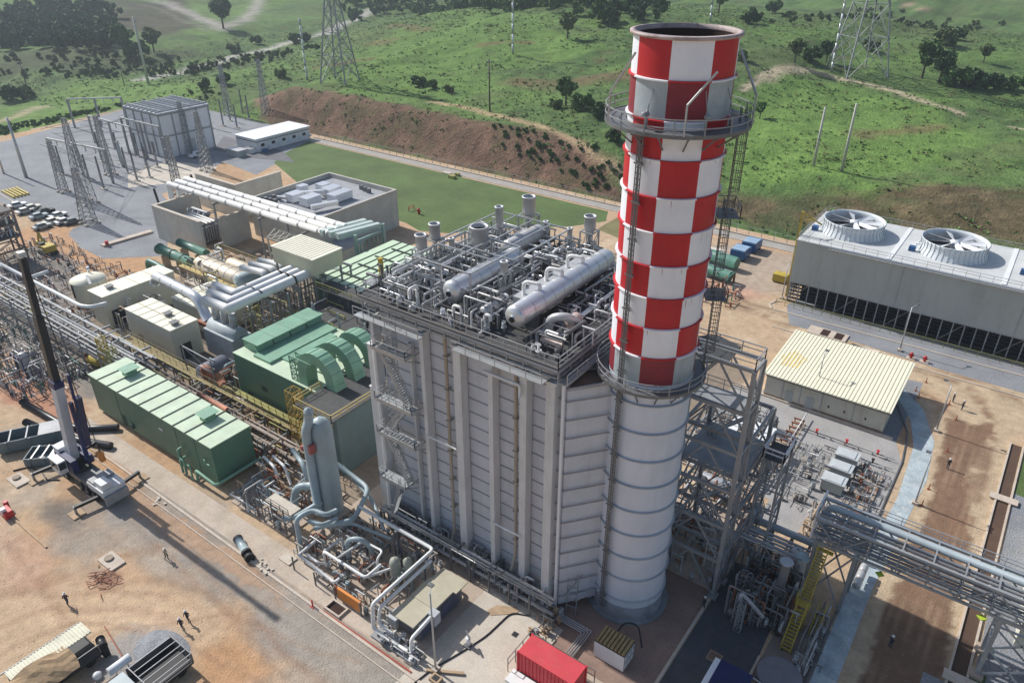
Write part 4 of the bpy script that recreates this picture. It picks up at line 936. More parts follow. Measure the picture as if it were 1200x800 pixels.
for y, z, r in ((YB_-2.0,ZC-.3,.2),(YB_-2.6,ZC-.3,.16),(YA+.3,ZB+.4,.16),(YA+.9,ZB+.4,.2),(YA+1.5,ZB+.4,.13),(YA+2.1,ZB+.4,.2),(YA+2.7,ZB+.4,.12)): mb.next().pipe([(XA+.2,y,z),(XB_,y,z)],r,8)
mb.build('pipe','steel',PB)
mb = MB(); mb.rail([(XA,YB_+.3,ZC),(XB_,YB_+.3,ZC)],1.0,.07,1.9); mb.box(XA,YB_-.1,ZC+.0,XB_,YB_+.35,ZC+.05); mb.build('walkway','galv',PB)
mb = MB(); mb.bar((XA,YA,ZB),(XA,YA,ZC+1.0),.16).bar((XA,YB_,ZB),(XA,YB_,ZC+1),.16).bar((XA,YA,ZC+1),(XA,YB_,ZC+1),.16).bar((XA,(YA+YB_)/2,ZB),(XA,(YA+YB_)/2,ZC+1),.12); mb.build('end_frame','white',PB)
for (xx, nm) in ((-8.6,'a'),(-4.6,'b')):
    for y in (YA,YB_): MB().bar((xx,y,0),(xx,y,ZB),.34).build('leg','steel',PB)
mb = MB(); 
for y in (YA,YB_): mb.next().bar((-8.6,y,0),(-4.6,y,ZB),.16); mb.next().bar((-4.6,y,0),(-8.6,y,ZB),.16)
mb.next().bar((-8.6,YA,.3),(-8.6,YB_,ZB),.14); mb.next().bar((-4.6,YA,ZB),(-4.6,YB_,.3),.14); mb.build('leg_brace','steel',PB)
for x in (8.7,13.2):
    for y in (69.2-2.6,69.2+1.0): MB().bar((x,y,0),(x,y,ZB),.36).build('leg','galv',PB)
mb = MB()
for z0,z1 in ((0.3,4),(4,8)):
    for y in (66.6,70.2): mb.next().bar((8.7,y,z0),(13.2,y,z1),.15); mb.next().bar((13.2,y,z0),(8.7,y,z1),.15); mb.next().bar((8.7,y,z1),(13.2,y,z1),.18)
    for x in (8.7,13.2): mb.next().bar((x,66.6,z0),(x,70.2,z1),.15); mb.next().bar((x,66.6,z1),(x,70.2,z1),.18)
mb.build('leg_brace','galv',PB)
mb = MB()
for x, y in ((8.7,66.6),(8.7,70.2),(13.2,66.6)): mb.next().box(x-.6,y-.6,0,x+.6,y+.6,.5)
mb.build('footing','concrete',PB)
mb = MB()
for x in (-2.0,7.2): mb.next().add([(x-.45,YA-.3,ZB-.6),(x,YA-.75,ZB-.6),(x+.45,YA-.3,ZB-.6),(x,YA+.15,ZB-.6),(x-.45,YA-.3,ZB-.5),(x,YA-.75,ZB-.5),(x+.45,YA-.3,ZB-.5),(x,YA+.15,ZB-.5)],[(0,3,2,1),(4,5,6,7),(0,1,5,4),(1,2,6,5),(2,3,7,6),(3,0,4,7)])
mb.build('height_marker',mat('lime_paint',(.42,.55,.05,1),.5),PB)
# low pipe rack west of it
PW = thing('pipe_rack','low rack of grey pipes running from the braced frame to the pipe bridge','pipe rack',(-13,70,0))
mb = MB(); mb.pipe([(-16.2,71.0,5.4),(-16.2,69.6,5.4),(-15.6,69.2,5.4),(XA+.2,69.2,5.4)],.42,12,1.0); mb.build('duct','blue_grey_duct' if False else MATS['blue_grey_duct'],PW)
mb = MB()
for y, r in ((68.2,.15),(67.6,.2),(67.0,.14),(66.4,.2),(65.9,.12)): mb.next().pipe([(-16.2,y,5.1),(XA+.2,y,5.1)],r,8)
mb.build('pipe','lag2',PW)
mb = MB()
for x in (-16.2,-13.8,-11.4,-9.4):
    mb.next(); mb.bar((x,65.5,0),(x,65.5,4.9),.2); mb.bar((x,70,0),(x,70,4.9),.2); mb.bar((x,65.3,4.8),(x,70.2,4.8),.2,.26)
mb.build('bent','steel',PW)
mb = MB(); mb.bar((-16.4,65.3,4.2),(XA,65.3,4.2),.14); mb.bar((-16.4,65.3,6.0),(XA,65.3,6.0),.14)
for i in range(5): mb.bar((-16.4+i*1.45,65.3,4.2 if i % 2 else 6),(-15+i*1.45,65.3,6 if i % 2 else 4.2),.1)
mb.build('side_truss','steel',PW)
# yellow stair
YS = thing('yellow_stair','bright yellow steel stairway climbing to the dark pipe bay under the bridge','stairway',(-7.5,63,0))
mb = MB(); mb.stair((-7.6,58.0,.1),(-7.6,61.6,3.4),1.0); mb.next().stair((-7.6,62.6,3.5),(-7.6,66.0,7.6),1.0); mb.next().stair((-5.9,61.5,.1),(-5.9,64.0,2.4),.8); mb.build('stair_flight',MATS['yellow_paint'],YS)
mb = MB(); mb.box(-8.3,61.6,3.4,-6.9,62.6,3.5); mb.rail([(-8.3,61.6,3.5),(-8.3,62.6,3.5)],1.1,.08); mb.next(); mb.box(-8.3,66.0,7.6,-6.6,66.5,7.7); mb.build('landing',MATS['yellow_paint'],YS)
mb = MB(); mb.next().bar((-8.1,61.8,0),(-8.1,61.8,3.4),.14); mb.next().bar((-7.1,61.8,0),(-7.1,61.8,3.4),.14); mb.build('post',MATS['yellow_paint'],YS)
# process skid under the bridge: dark materials, the bay's shadow put into their colour
PK = thing('gas_skid','dark bay of pipes, valves and vessels left of the yellow stairway','pipe skid',(-11,64,0))
tangle(PK,-14.6,-8.6,59,69,.1,4.6,300,61,(),('dsteel','dsteel','lag2','steel','rust','grating'),(.05,.16),(.6,2.8))
tangle(PK,-6.5,-4.9,56,66,.1,3.2,30,62,(),('dsteel','galv','steel'),(.06,.14))
mb = MB(); mb.drum((-9.4,66.2,1.0),(-9.4,66.2,5.4),.62,16); mb.next().pipe([(-10.4,63.6,0),(-10.4,63.6,6.4)],.5,16); mb.next().cyl(-10.4,63.6,6.4,6.55,.72,18); mb.next().drum((-12.2,61,1.2),(-12.2,63.4,1.2),.7,16); mb.next().drum((-8.3,67.6,2.5),(-8.3,67.6,6.4),.6,16); mb.next().drum((-10.2,67.4,3.4),(-10.2,67.4,5.0),.8,16); mb.build('vertical_vessel','lag2',PK)
mb = MB(); mb.lathe(-9.4,66.2,[(.0,5.75),(.75,5.7),(.8,5.6),(.7,5.55)],18); mb.build('vessel_lid',mat('pale_blue_lid',(.40,.50,.52,1),.5),PK)
mb = MB(); mb.pipe([(-13.2,58.6,3.2),(-13.2,59.2,4.0),(-10.3,57.4,4.0)],.22,10,.3); mb.build('silver_pipe','lagging',PK)
mb = MB()
for x, y in ((-13.2,58.8),(-12.6,57.9),(-13.4,62.0)): mb.next().truss((x,y,0),(x,y,4.0),(.7,.6),4,.07)
mb.build('trestle','steel',PK)
mb = MB(); mb.cyl(-7.0,54.2,.05,1.0,2.1,28); mb.cyl(-7.0,54.2,1.0,1.12,2.15,28); mb.build('cover',mat('bay_tank_cover',(.20,.20,.22,1),.7,0,.2,.6,dirt=.4),PK)
mb = MB()
for i in range(3): mb.next().drum((-3.9,70.2+i*1.35,1.2),(-3.9,71.2+i*1.35,1.2),.45,12)
mb.build('small_vessel','lag2',PK)
# ================================================================ equipment on the grey plot
for i, (y, lab) in enumerate(((92.9,'pale grey box cabinet farthest from the bridge in the row of three'),(89.7,'middle pale grey box cabinet in the row of three'),(86.5,'pale grey box cabinet nearest the bridge in the row of three'))):
    t = thing('equipment_cabinet',lab,'cabinet',(-11,y,0),'grey cabinets on the paved plot')
    MB().box(-12.3,y-.9,.35,-9.6,y+.9,1.9).build('body','ctgrey',t); mb = MB(); mb.box(-12.45,y-1.05,1.9,-9.45,y+1.05,2.05); mb.box(-12.0,y-.9,2.05,-9.9,y+.9,2.14); mb.build('lid',mat('pale_lid',(.50,.53,.54,1),.5,0,.08,.5,dirt=.2),t)
    mb = MB(); mb.next().box(-12.2,y-.8,.05,-11.9,y+.8,.35); mb.next().box(-10,y-.8,.05,-9.7,y+.8,.35); mb.build('skid_beam','dark',t)
ES = thing('valve_skid','rusty brown skid of valves and small pipes right of the grey cabinets','pipe skid',(-7,86,0))
MB().box(-9.2,82.5,.02,-6.0,93,.2).build('plinth','concrete',ES)
tangle(ES,-9.3,-6.0,82,94,.2,1.7,90,71,(),('rust','lag2','dsteel','tanpipe','galv'),(.05,.13),(.5,2.2))
ES = thing('valve_skid','tan framed skid of pipes and meters beside the end of the pipe bridge','pipe skid',(-8,80,0))
MB().box(-12,76,.02,-5.6,81.5,.2).build('plinth','concrete',ES)
tangle(ES,-12,-5.4,75.5,82,.2,2.6,110,72,(),('tanpipe','lag2','dsteel','whitepipe','wood'),(.05,.15),(.5,3))
ES = thing('pipe_manifold','low manifold of thin pipes left of the grey cabinets','manifold',(-15,88,0))
tangle(ES,-17.5,-13.0,80,95,.05,1.4,70,73,(),('tanpipe','galv','dsteel','lag2'),(.04,.09),(1,5))
for i in range(13):
    y = 83.6+i*1.28; x = -19.0-.02*i
    t = thing('pipe_support','brown steel pipe support, number %s from the pipe bridge end of its row' % ['first','second','third','fourth','fifth','sixth','seventh','eighth','ninth','tenth','eleventh','twelfth','last'][i],'pipe support',(x,y,0),'row of brown pipe supports')
    mb = MB(); mb.box(x-.9,y-.32,.02,x+.9,y+.32,.14); mb.build('base','concrete',t); mb = MB(); mb.bar((x-.6,y,.1),(x-.6,y,.75),.14); mb.bar((x+.6,y,.1),(x+.6,y,.75),.14); mb.bar((x-.8,y,.75),(x+.8,y,.75),.18); mb.build('stand','rust',t)
o = MB().pipe([(-18.4,82.5,.95),(-18.8,101,.95)],.09,8).build('pipeline','lag2'); tag(o,'thin pipe lying along the row of brown supports','pipe')
# loose pipe runs with red valves on the paving
for i, (ya, xa, xb, lab) in enumerate(((97.6,-18.6,-5.6,'thin pipe run with red valves on the paving in front of the ribbed roof hall'),(95.2,-14.5,-5.4,'thin pipe run just behind the grey cabinets'),(91.2,-7.4,-5.2,'short thin pipe run right of the grey cabinets'))):
    t = thing('pipe_run',lab,'pipe',((xa+xb)/2,ya,0)); MB().pipe([(xa,ya,.45),(xb,ya,.45)],.07,6).build('pipe','dsteel',t)
    mb = MB(); x = xa+.6
    while x < xb: mb.next().box(x-.08,ya-.15,0,x+.08,ya+.15,.4); x += 1.9
    mb.build('support','steel',t); mb = MB(); x = xa+2.3
    while x < xb: mb.next(); mb.cyl(x,ya,.35,.95,.13,8); mb.cyl(x,ya,.95,1.02,.24,10); x += 4.2
    mb.build('valve','redp' if i == 0 else 'dark',t)
t = thing('inspection_hatch','tan concrete hatch with a round lid on the grey paving','hatch',(-15.4,91,0)); MB().box(-16.3,90.3,.02,-14.5,91.7,.16).build('frame','kerb',t); MB().cyl(-15.2,91,.16,.3,.4,12).build('lid','dsteel',t)
t = thing('inspection_hatch','square rusty hatch set in the dark asphalt pad','hatch',(-13,52,0)); MB().box(-13.9,52.6,.02,-12.5,53.9,.07).build('frame',mat('hatch_frame',(.30,.21,.14,1),.8),t); MB().box(-13.7,52.8,.07,-12.7,53.7,.1).build('lid',mat('hatch_lid',(.20,.13,.09,1),.8),t)
t = thing('drain_pit','tan concrete slab with two dark square pits in front of the cooling tower','drain pit',(-24,129.5,0))
MB().box(-27.2,127.9,.02,-20.4,131.0,.22).build('slab','kerb',t)
mb = MB()
for x in (-24.2,-21.8): mb.next().box(x-.7,128.2,.22,x+.7,130.7,.235)
mb.build('pit','soot',t)
t = thing('pipe_bundle','stack of pale pipes lying on the gravel in front of the cooling tower','pipes',(-17,127.3,0))
mb = MB()
for k in range(4): mb.next().pipe([(-19.2,127.0+k*.32,.2),(-14.6,127.0+k*.32,.2)],.15,6)
mb.build('pipe','conclight',t)
# street lamps of the right side
def lamp(x, y, hgt, lab, arm=1.4, az=0.0, grp='slim street lamps'):
    t = thing('street_lamp',lab,'street lamp',(x,y,0),grp); mb = MB(); mb.lathe(x,y,[(.12,0),(.07,hgt)],8,caps=True); mb.build('pole','galv',t)
    dx, dy = math.cos(az)*arm, math.sin(az)*arm
    MB().bar((x,y,hgt-.05),(x+dx,y+dy,hgt+.15),.09).build('arm','galv',t)
    MB().box(x+dx-.3,y+dy-.22,hgt+.05,x+dx+.3,y+dy+.22,hgt+.2).build('lamp_head','dsteel',t); MB().box(x-.35,y-.35,0,x+.35,y+.35,.4).build('footing','kerb',t); return t
lamp(*at(916,350)[:2],7.5,'slim lamp post at the corner of the cooling tower gravel')
lamp(*at(1054,411)[:2],8.5,'slim lamp post in front of the middle of the cooling tower',1.6,1.2)
lamp(*at(1097,505)[:2],8,'slim lamp post at the bend of the pale stone strip',1.2,2.4)
lamp(*at(953,470)[:2],8.5,'slim lamp post against the front of the ribbed roof hall',1.2,1.5)
lamp(*at(1072,590)[:2],7.5,'slim lamp post at the edge of the grey paving by the bridge',1.0,2.0)
# hydrants and red marker posts
def hydrant(px, py, lab):
    x, y, _ = at(px, py); t = thing('fire_hydrant',lab,'hydrant',(x,y,0),'red hydrants')
    mb = MB(); mb.lathe(x,y,[(.22,0),(.2,.8),(.26,.85),(.26,1.0),(.1,1.2)],12,caps=True); mb.build('body','redp',t); MB().bar((x-.4,y,.65),(x+.4,y,.65),.22).build('outlet','redp',t); MB().box(x-.7,y-.5,0,x+.7,y+.5,.12).build('base','kerb',t)
hydrant(1067,420,'red fire hydrant on the gravel in front of the cooling tower'); hydrant(1083,424,'small red hydrant right of the taller hydrant by the cooling tower'); hydrant(271,254 if False else 250,'red hydrant near the far wall')if False else None
cp = thing('cone_post','',None) if False else None
pts = [(1085,448),(1073,458),(1076,466),(1112,474),(1120,492),(1110,529),(1088,573),(1080,592),(1153,548),(1134,548)]
for k, (px, py) in enumerate(pts[:8]):
    x, y, _ = at(px, py); mb = MB(); mb.cyl(x,y,0,.9,.07,6); mb.box(x-.2,y-.2,0,x+.2,y+.2,.06)
    tag(mb.build('marker_post',mat('orange_brown_post',(.30,.10,.05,1),.6)),'slim rusty red marker post standing beside the curving dirt road','marker post','marker posts along the dirt road')
# bottom right white-walled structure and steps by the channel
t = thing('cream_slab_building','flat cream roof at the right edge beyond the drain channel','building',(16,80,0))
MB().box(11.3,73,0,22,93,2.6).build('wall','beige',t); MB().box(11.0,72.6,2.6,22.3,93.4,2.85).build('roof','creamroof',t)
t = thing('equipment_box','grey steel box beside the near end of the drain channel','box',(5,58,0)); MB().box(4.3,56.6,0,6.1,59.6,.9).build('body','ctgrey',t); MB().box(4.2,56.5,.9,6.2,59.7,1.0).build('lid','steel',t)
t = thing('equipment_box','dark barrel-like unit by the road bend at the right edge','box',(5.5,104,0)); x,y,_ = at(1174,531); MB().drum((x-.5,y,.6),(x+.6,y,.6),.55,14).build('tank','black',t); MB().box(x-.8,y-.5,0,x+.9,y+.5,.2).build('base','dark',t); t.location = (0,0,0)
# ================================================================ long green enclosure
GE = thing('green_enclosure','long dark green enclosure with a pale panelled roof beside the mobile crane','enclosure',(-91,42,0))
x0,x1,y0,y1,zt = -106.6,-76.4,39.3,45.3,6.55
MB().box(x0+.3,y0+.3,0,x1-.5,y1-.3,.5).build('plinth','concrete',GE)
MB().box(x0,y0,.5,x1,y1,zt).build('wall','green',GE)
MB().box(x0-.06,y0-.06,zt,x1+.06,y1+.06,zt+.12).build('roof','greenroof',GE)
mb = MB(); n = 11
for i in range(1,n): x = x0+(x1-x0)*i/n; mb.next().box(x-.09,y0-.08,zt+.12,x+.09,y1+.08,zt+.22)
mb.build('roof_seam','seam',GE)
for x in (-101.5,-82.2):
    mb = MB(); y = 43.0; mb.box(x-.7,y-.8,zt+.12,x+.7,y+.8,zt+.75); v = mb.build('roof_vent','greenduct',GE)
    mb = MB(); mb.add([(x-1.1,y-1.2,zt+1.2),(x+1.1,y-1.2,zt+1.2),(x+1.1,y+1.2,zt+1.2),(x-1.1,y+1.2,zt+1.2),(x-.65,y-.7,zt+.75),(x+.65,y-.7,zt+.75),(x+.65,y+.7,zt+.75),(x-.65,y+.7,zt+.75)],[(0,1,2,3),(4,7,6,5),(0,4,5,1),(1,5,6,2),(2,6,7,3),(3,7,4,0)]); mb.build('vent_hood','greenduct',v)
mb = MB()
for x in (-99.5,-84.6,-80.2): mb.next().box(x-.03,y0-.03,.6,x+.03,y0-.003,zt-.1)
mb.build('wall_joint','seam',GE)
mb = MB(); mb.next().pipe([(-83.6,39.2,3.6),(-83.6,38.5,3.6),(-83.6,38.5,2.7),(-82.3,38.3,2.4),(-82.3,38.3,.2)],.17,8); mb.next().pipe([(-83,39.2,2.4),(-83,38.2,2.4),(-83,38.2,.2)],.17,8); mb.next().pipe([(-81.5,38.2,2.3),(-80.8,38.2,2.3),(-80.8,38.2,.2)],.14,8)
mb.next().pipe([(-79.9,38.4,.3),(-79.9,38.4,2.0),(-75.6,38.4,1.5),(-75.6,45.5,1.5)],.2,8); mb.next().pipe([(-78.6,39.15,4.0),(-78.0,39.0,4.0),(-78.0,39.0,3.6),(-77.1,39.0,3.7)],.1,8); mb.build('pipe','greenduct',GE)
mb = MB(); mb.box(-99.3,y0-.04,.6,-98.3,y0-.003,2.5); mb.next().box(-96.9,y0-.3,1.2,-96.3,y0-.01,1.9); mb.build('access_door','seam',GE)
mb = MB(); mb.box(-88.8,y0-.08,4.3,-88.0,y0-.004,4.6); mb.build('sign_plate','white',GE)
# ================================================================ turbine enclosure
TE = thing('turbine_enclosure','big green turbine enclosure with three curved ducts arching off its roof','enclosure',(-80,60,0))
gx0,gx1,gy0,gy1,gz = -91.4,-70.8,54.0,68.5,8.6
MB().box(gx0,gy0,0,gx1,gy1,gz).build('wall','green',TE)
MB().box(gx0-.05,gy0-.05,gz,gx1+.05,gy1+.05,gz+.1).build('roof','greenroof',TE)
mb = MB()
for i in range(1,6): x = gx0+(gx1-gx0)*i/6; mb.next().box(x-.08,gy0+4,gz+.1,x+.08,gy1-3.5,gz+.18)
for i in range(1,4): mb.next().box(gx0+7,gy0+2.2*i+1.5,gz+.19,gx1,gy0+2.2*i+1.62,gz+.25)
mb.build('roof_seam','seam',TE)
# stepped hoods along the far-left edge
for k in range(4):
    ya = gy0+2.0+k*3.2; mb = MB(); mb.add([(gx0+.2,ya,gz+.1),(gx0+3.6,ya,gz+.1),(gx0+3.6,ya+2.9,gz+.1),(gx0+.2,ya+2.9,gz+.1),(gx0+.2,ya-.1,gz+1.5),(gx0+3.0,ya-.1,gz+1.5),(gx0+3.0,ya+3.0,gz+1.5),(gx0+.2,ya+3.0,gz+1.5)],[(0,3,2,1),(4,5,6,7),(0,1,5,4),(1,2,6,5),(2,3,7,6),(3,0,4,7)])
    h = mb.build('roof_hood','greenduct',TE)
    MB().box(gx0+.2,ya-.2,gz+1.5,gx0+3.9,ya+3.05,gz+1.68).build('hood_cap','greenduct',h)
mb = MB(); mb.box(gx0+3.7,gy0+1,gz+.1,gx0+7.5,gy1-.5,gz+.5); mb.next().box(gx0+7.6,gy0+3,gz+.1,gx0+9.2,gy1-2,gz+.35); mb.build('roof_step','greenduct',TE)
mb = MB(); mb.next().box(-89.5,gy0-.05,.2,-88.3,gy0-.003,2.5); mb.next().box(-85.5,gy0-.05,4.2,-84.3,gy0-.003,5.0); mb.next().box(-80.6,gy0-.05,.2,-79.6,gy0-.003,2.6); mb.build('door','seam',TE)
# exhaust diffuser block next to the boiler, with platform
MB().box(-70.0,50.6,0,-65.0,66.5,9.6).build('diffuser_wall',mat('green_grey_wall',(.12,.17,.165,1),.55,0,.15,.4,dirt=.3,streak=1),TE)
mb = MB(); mb.box(-71.6,49.4,9.65,-64.4,66.0,9.8); mb.build('platform','grating',TE)
mb = MB(); mb.rail([(-71.6,54,9.8),(-71.6,49.4,9.8),(-64.4,49.4,9.8),(-64.4,60,9.8)],1.1,.09,1.5); mb.build('platform_rail',mat('tan_yellow_rail',(.50,.38,.13,1),.6,0,.2),TE)
mb = MB(); mb.box(-71.7,49.25,9.35,-64.3,49.39,9.64); mb.next().box(-71.75,49.5,9.35,-71.61,54,9.64); mb.build('platform_beam',MATS['tan_yellow_rail'],TE)
for k in range(3):
    yc = 55.4+k*3.6; mb = MB(); r0, r1, hw = 2.0, 3.7, .95; cx_, cz = -73.0, 9.4; P = []
    sec = []
    for t in np.linspace(0,1,15):
        a = PI*(.98-.98*t)
        sec.append(((cx_+r0*math.cos(a),cz+1.2+r0*math.sin(a)*1.15),(cx_+r1*math.cos(a),cz+1.2+r1*math.sin(a)*1.05)))
    sec = [((cx_-r0,8.7),(cx_-r1,8.7))]+sec+[((cx_+r0+.3,9.6),(cx_+r1+.3,9.6)),((cx_+r0+.9,7.0),(cx_+r1+.9,7.0))]
    vs = []
    for (ax,az),(bx,bz) in sec: vs += [(ax,yc-hw,az),(bx,yc-hw,bz),(bx,yc+hw,bz),(ax,yc+hw,az)]
    fs = []
    for i in range(len(sec)-1):
        b = i*4; fs += [(b,b+1,b+5,b+4),(b+1,b+2,b+6,b+5),(b+2,b+3,b+7,b+6),(b+3,b,b+4,b+7)]
    fs += [(3,2,1,0),tuple(len(vs)-4+j for j in range(4))]
    mb.add(vs,fs); dct = mb.build('curved_duct','greenduct',TE)
    m2 = MB()
    for i in range(1,len(sec)-1,2):
        (ax,az),(bx,bz) = sec[i]; m2.next().bar((bx,yc-hw-.05,bz),(bx,yc+hw+.05,bz),.13)
    m2.build('duct_flange','greenduct',dct)
mb = MB(); mb.truss((-77.6,55.0,8.7),(-77.6,55.0,12.6),(1.2,1.2),4,.12); mb.bar((-77.6,55.5,12.6),(-73.6,55.6,12.6),.16); mb.bar((-77.6,54.4,12.6),(-73.6,54.4,12.6),.16); mb.build('duct_support','greenduct',TE)
mb = MB()
for x, y, z0, z1 in ((-73.2,50.6,0,10.8),): mb.truss((x,y,z0),(x,y,z1),(1.5,1.5),9,.09)
mb.build('ladder_tower',mat('amber_paint',(.48,.30,.05,1),.55,0,.3),TE)
mb = MB(); mb.box(-90.5,52.3,2.6,-70.5,53.3,2.7); mb.rail([(-90.5,52.3,2.7),(-70.5,52.3,2.7)],1.1,.08,1.6); mb.build('side_walkway','olive',TE)
TX = thing('cable_gallery','dark multi-level steel gallery between the green turbine enclosure and the cream box','gallery',(-84,73,0))
for z, xe, ye in ((4.5,-64,80),(7.6,-66,79),(10.2,-82,78)):
    mb = MB(); mb.box(-96,(68.5 if z < 9 else 74.5),z,xe,ye,z+.1); mb.build('floor','grating',TX)
    mb = MB(); mb.rail([(-96,(68.5 if z < 9 else 74.5),z+.1),(xe,(68.5 if z < 9 else 74.5),z+.1)],1.1,.08,1.8); mb.build('guard_rail','olive',TX)
mb = MB()
for x in (-96,-90,-84,-78,-72,-66):
    for y in (68.6,76): mb.next().bar((x,y,0),(x,y,11.5),.28)
mb.build('column','steel',TX)
tangle(TX,-96,-64,68,80,4.5,9.5,90,81,(),('dsteel','lag2','olive','galv'),(.06,.2),(1,5)); tangle(TX,-80,-57,67,79,7.8,10.4,110,82,(),('dsteel','lag2','wood','galv'),(.05,.14))
mb = MB(); mb.pipe([(-79.5,70.2,7),(-79.5,70.2,10.6),(-75.5,72.6,12.8),(-75.5,72.6,9.5)],.32,10,1.2); mb.next().pipe([(-78.0,69.6,7),(-78,69.6,9.6),(-76.6,71,10.4)],.2,8); mb.build('black_duct','black',TX)
# ================================================================ light green roof beyond the boiler
LR = thing('filter_house','pale green panelled roof seen just beyond the boiler through its pipework','filter house',(-92,92,0))
MB().box(-103,79.5,0,-74,100.5,8.6).build('wall','green',LR)
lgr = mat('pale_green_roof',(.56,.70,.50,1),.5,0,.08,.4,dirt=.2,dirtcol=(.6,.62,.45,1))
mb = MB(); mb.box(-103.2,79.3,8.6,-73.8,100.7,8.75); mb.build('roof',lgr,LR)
mb = MB()
for i in range(1,14): x = -103+29*i/14; mb.next().box(x-.10,79.25,8.75,x+.10,100.75,8.86)
mb.build('roof_seam','seam',LR)
mb = MB()
for y in (83.5,88,92.5,97): mb.next().box(-100,y-.17,8.87,-76,y+.17,8.98)
mb.build('roof_groove','seam',LR)
# three ducts dropping from a green-grey gantry
GD = thing('duct_gantry','pale green gantry with three square ducts stepping down behind the cream box','gantry',(-105,93,0))
mb = MB()
for k in range(3): x = -113.2+k*1.95; mb.next(); mb.bar((x,91.0+.3*k,11.0),(x+1.6,101.5,10.6),1.15,1.15)
mb.build('duct',mat('pale_green_duct',(.50,.58,.55,1),.45,.1,.08,.6,dirt=.15),GD)
mb = MB()
for y in (93.5,101.2): 
    mb.next().bar((-106.2,y,0),(-106.2,y,11.4),.7,.5)
for i in range(7): mb.next().bar((-106.3,93.5+i*1.2,3),(-106.3,93.5+i*1.2,10),.22)
for z in (3,6.5,10): mb.next().bar((-106.3,93.5,z),(-106.3,101.2,z),.35)
mb.build('post',mat('green_grey_steel',(.26,.36,.33,1),.5,0,.15,.5),GD)
# ================================================================ beige turbine hall blocks
def beige(lab, x0,x1,y0,y1,z, joints=4, hat=((.5,.5),)):
    t = thing('equipment_house',lab,'enclosure',((x0+x1)/2,(y0+y1)/2,0)); MB().box(x0,y0,0,x1,y1,z).build('wall','beige',t); MB().box(x0-.08,y0-.08,z,x1+.08,y1+.08,z+.14).build('roof','creamroof',t)
    mb = MB()
    if (x1-x0) > (y1-y0):
        for i in range(1,joints+1): x = x0+(x1-x0)*i/(joints+1); mb.next().box(x-.04,y0-.09,z+.14,x+.04,y1+.09,z+.19)
        mb.next().box(x0,(y0+y1)/2-.05,z+.2,x1,(y0+y1)/2+.05,z+.23)
    else:
        for i in range(1,joints+1): y = y0+(y1-y0)*i/(joints+1); mb.next().box(x0-.09,y-.04,z+.14,x1+.09,y+.04,z+.19)
    mb.build('roof_seam',mat('roof_seam_tan',(.45,.40,.28,1),.6),t)
    for fx, fy in hat:
        x, y = x0+(x1-x0)*fx, y0+(y1-y0)*fy; v = MB().box(x-.45,y-.45,z+.14,x+.45,y+.45,z+.6).build('roof_vent','steel',t); MB().box(x-.65,y-.65,z+.6,x+.65,y+.65,z+.72).build('vent_cap','dsteel',v)
    return t
b2 = beige('beige block with two small vents on its cream roof, behind the green enclosure',-123.4,-109.6,54.5,59.6,6.1,5,((.62,.6),(.9,.35)))
mb = MB(); mb.next().box(-109.55,55.5,.1,-109.5,57.5,3.0); mb.build('doorway','dark',b2)
mb = MB(); mb.next().box(-120.8,54.44,.1,-119.6,54.49,2.2); mb.build('door','roof_seam_tan' if False else MATS['roof_seam_tan'],b2)
b1 = beige('beige block with a narrow cream roof beside the round beige tank',-135.6,-130.6,54.4,68.5,6.2,3,((.5,.2),))
mb = MB(); mb.box(-130.55,55.3,.1,-130.5,57.6,3.2); mb.build('doorway','dark',b1)
b3 = beige('low cream-roofed turbine cover under the big silver duct',-124,-112.5,63.5,72.5,4.6,4,((.2,.7),(.7,.8)))
TK = thing('storage_tank','round beige tank with a pale shallow cone roof','tank',(-143.7,58.3,0))
MB().lathe(-143.7,58.3,[(3.1,0),(3.1,4.9)],36).build('shell','beige',TK); MB().lathe(-143.7,58.3,[(3.18,4.85),(3.18,5.0),(.02,5.6)],36).build('roof','creamroof',TK)
mb = MB(); mb.bar((-143.7,58.3,5.7),(-139.5,56.8,5.5),.5,.15); mb.ladder(-139.4,58.1,0,5.6); mb.build('roof_walkway','steel',TK)
mb = MB(); mb.box(-143.9,55.0,0,-143.6,55.2,4.9); mb.build('level_pipe','dark',TK); MB().cyl(-145.7,59.7,5.3,6.4,.3,10).build('vent','lagging',TK)
# silver arched duct
AD = thing('silver_duct','shiny silver duct bending down between the beige blocks','duct',(-120,62,0))
mb = MB(); mb.pipe([(-128.8,63.6,6.2),(-127.6,63.4,8.0),(-112.6,62.2,8.4),(-110.4,61.9,4.8)],.92,20,2.6); mb.build('duct','lagging',AD)
mb = MB()
for i, (x,y,z) in enumerate(((-124.5,63.15,8.05),(-120.5,62.85,8.15),(-116.5,62.5,8.25))): mb.next().pipe([(x,y,z),(x+.22,y-.02,z+.005)],.98,20)
mb.build('band','lag2',AD)
mb = MB(); mb.box(-111.8,60.6,4.2,-109.0,63.2,4.9); mb.build('collar','rust',AD)
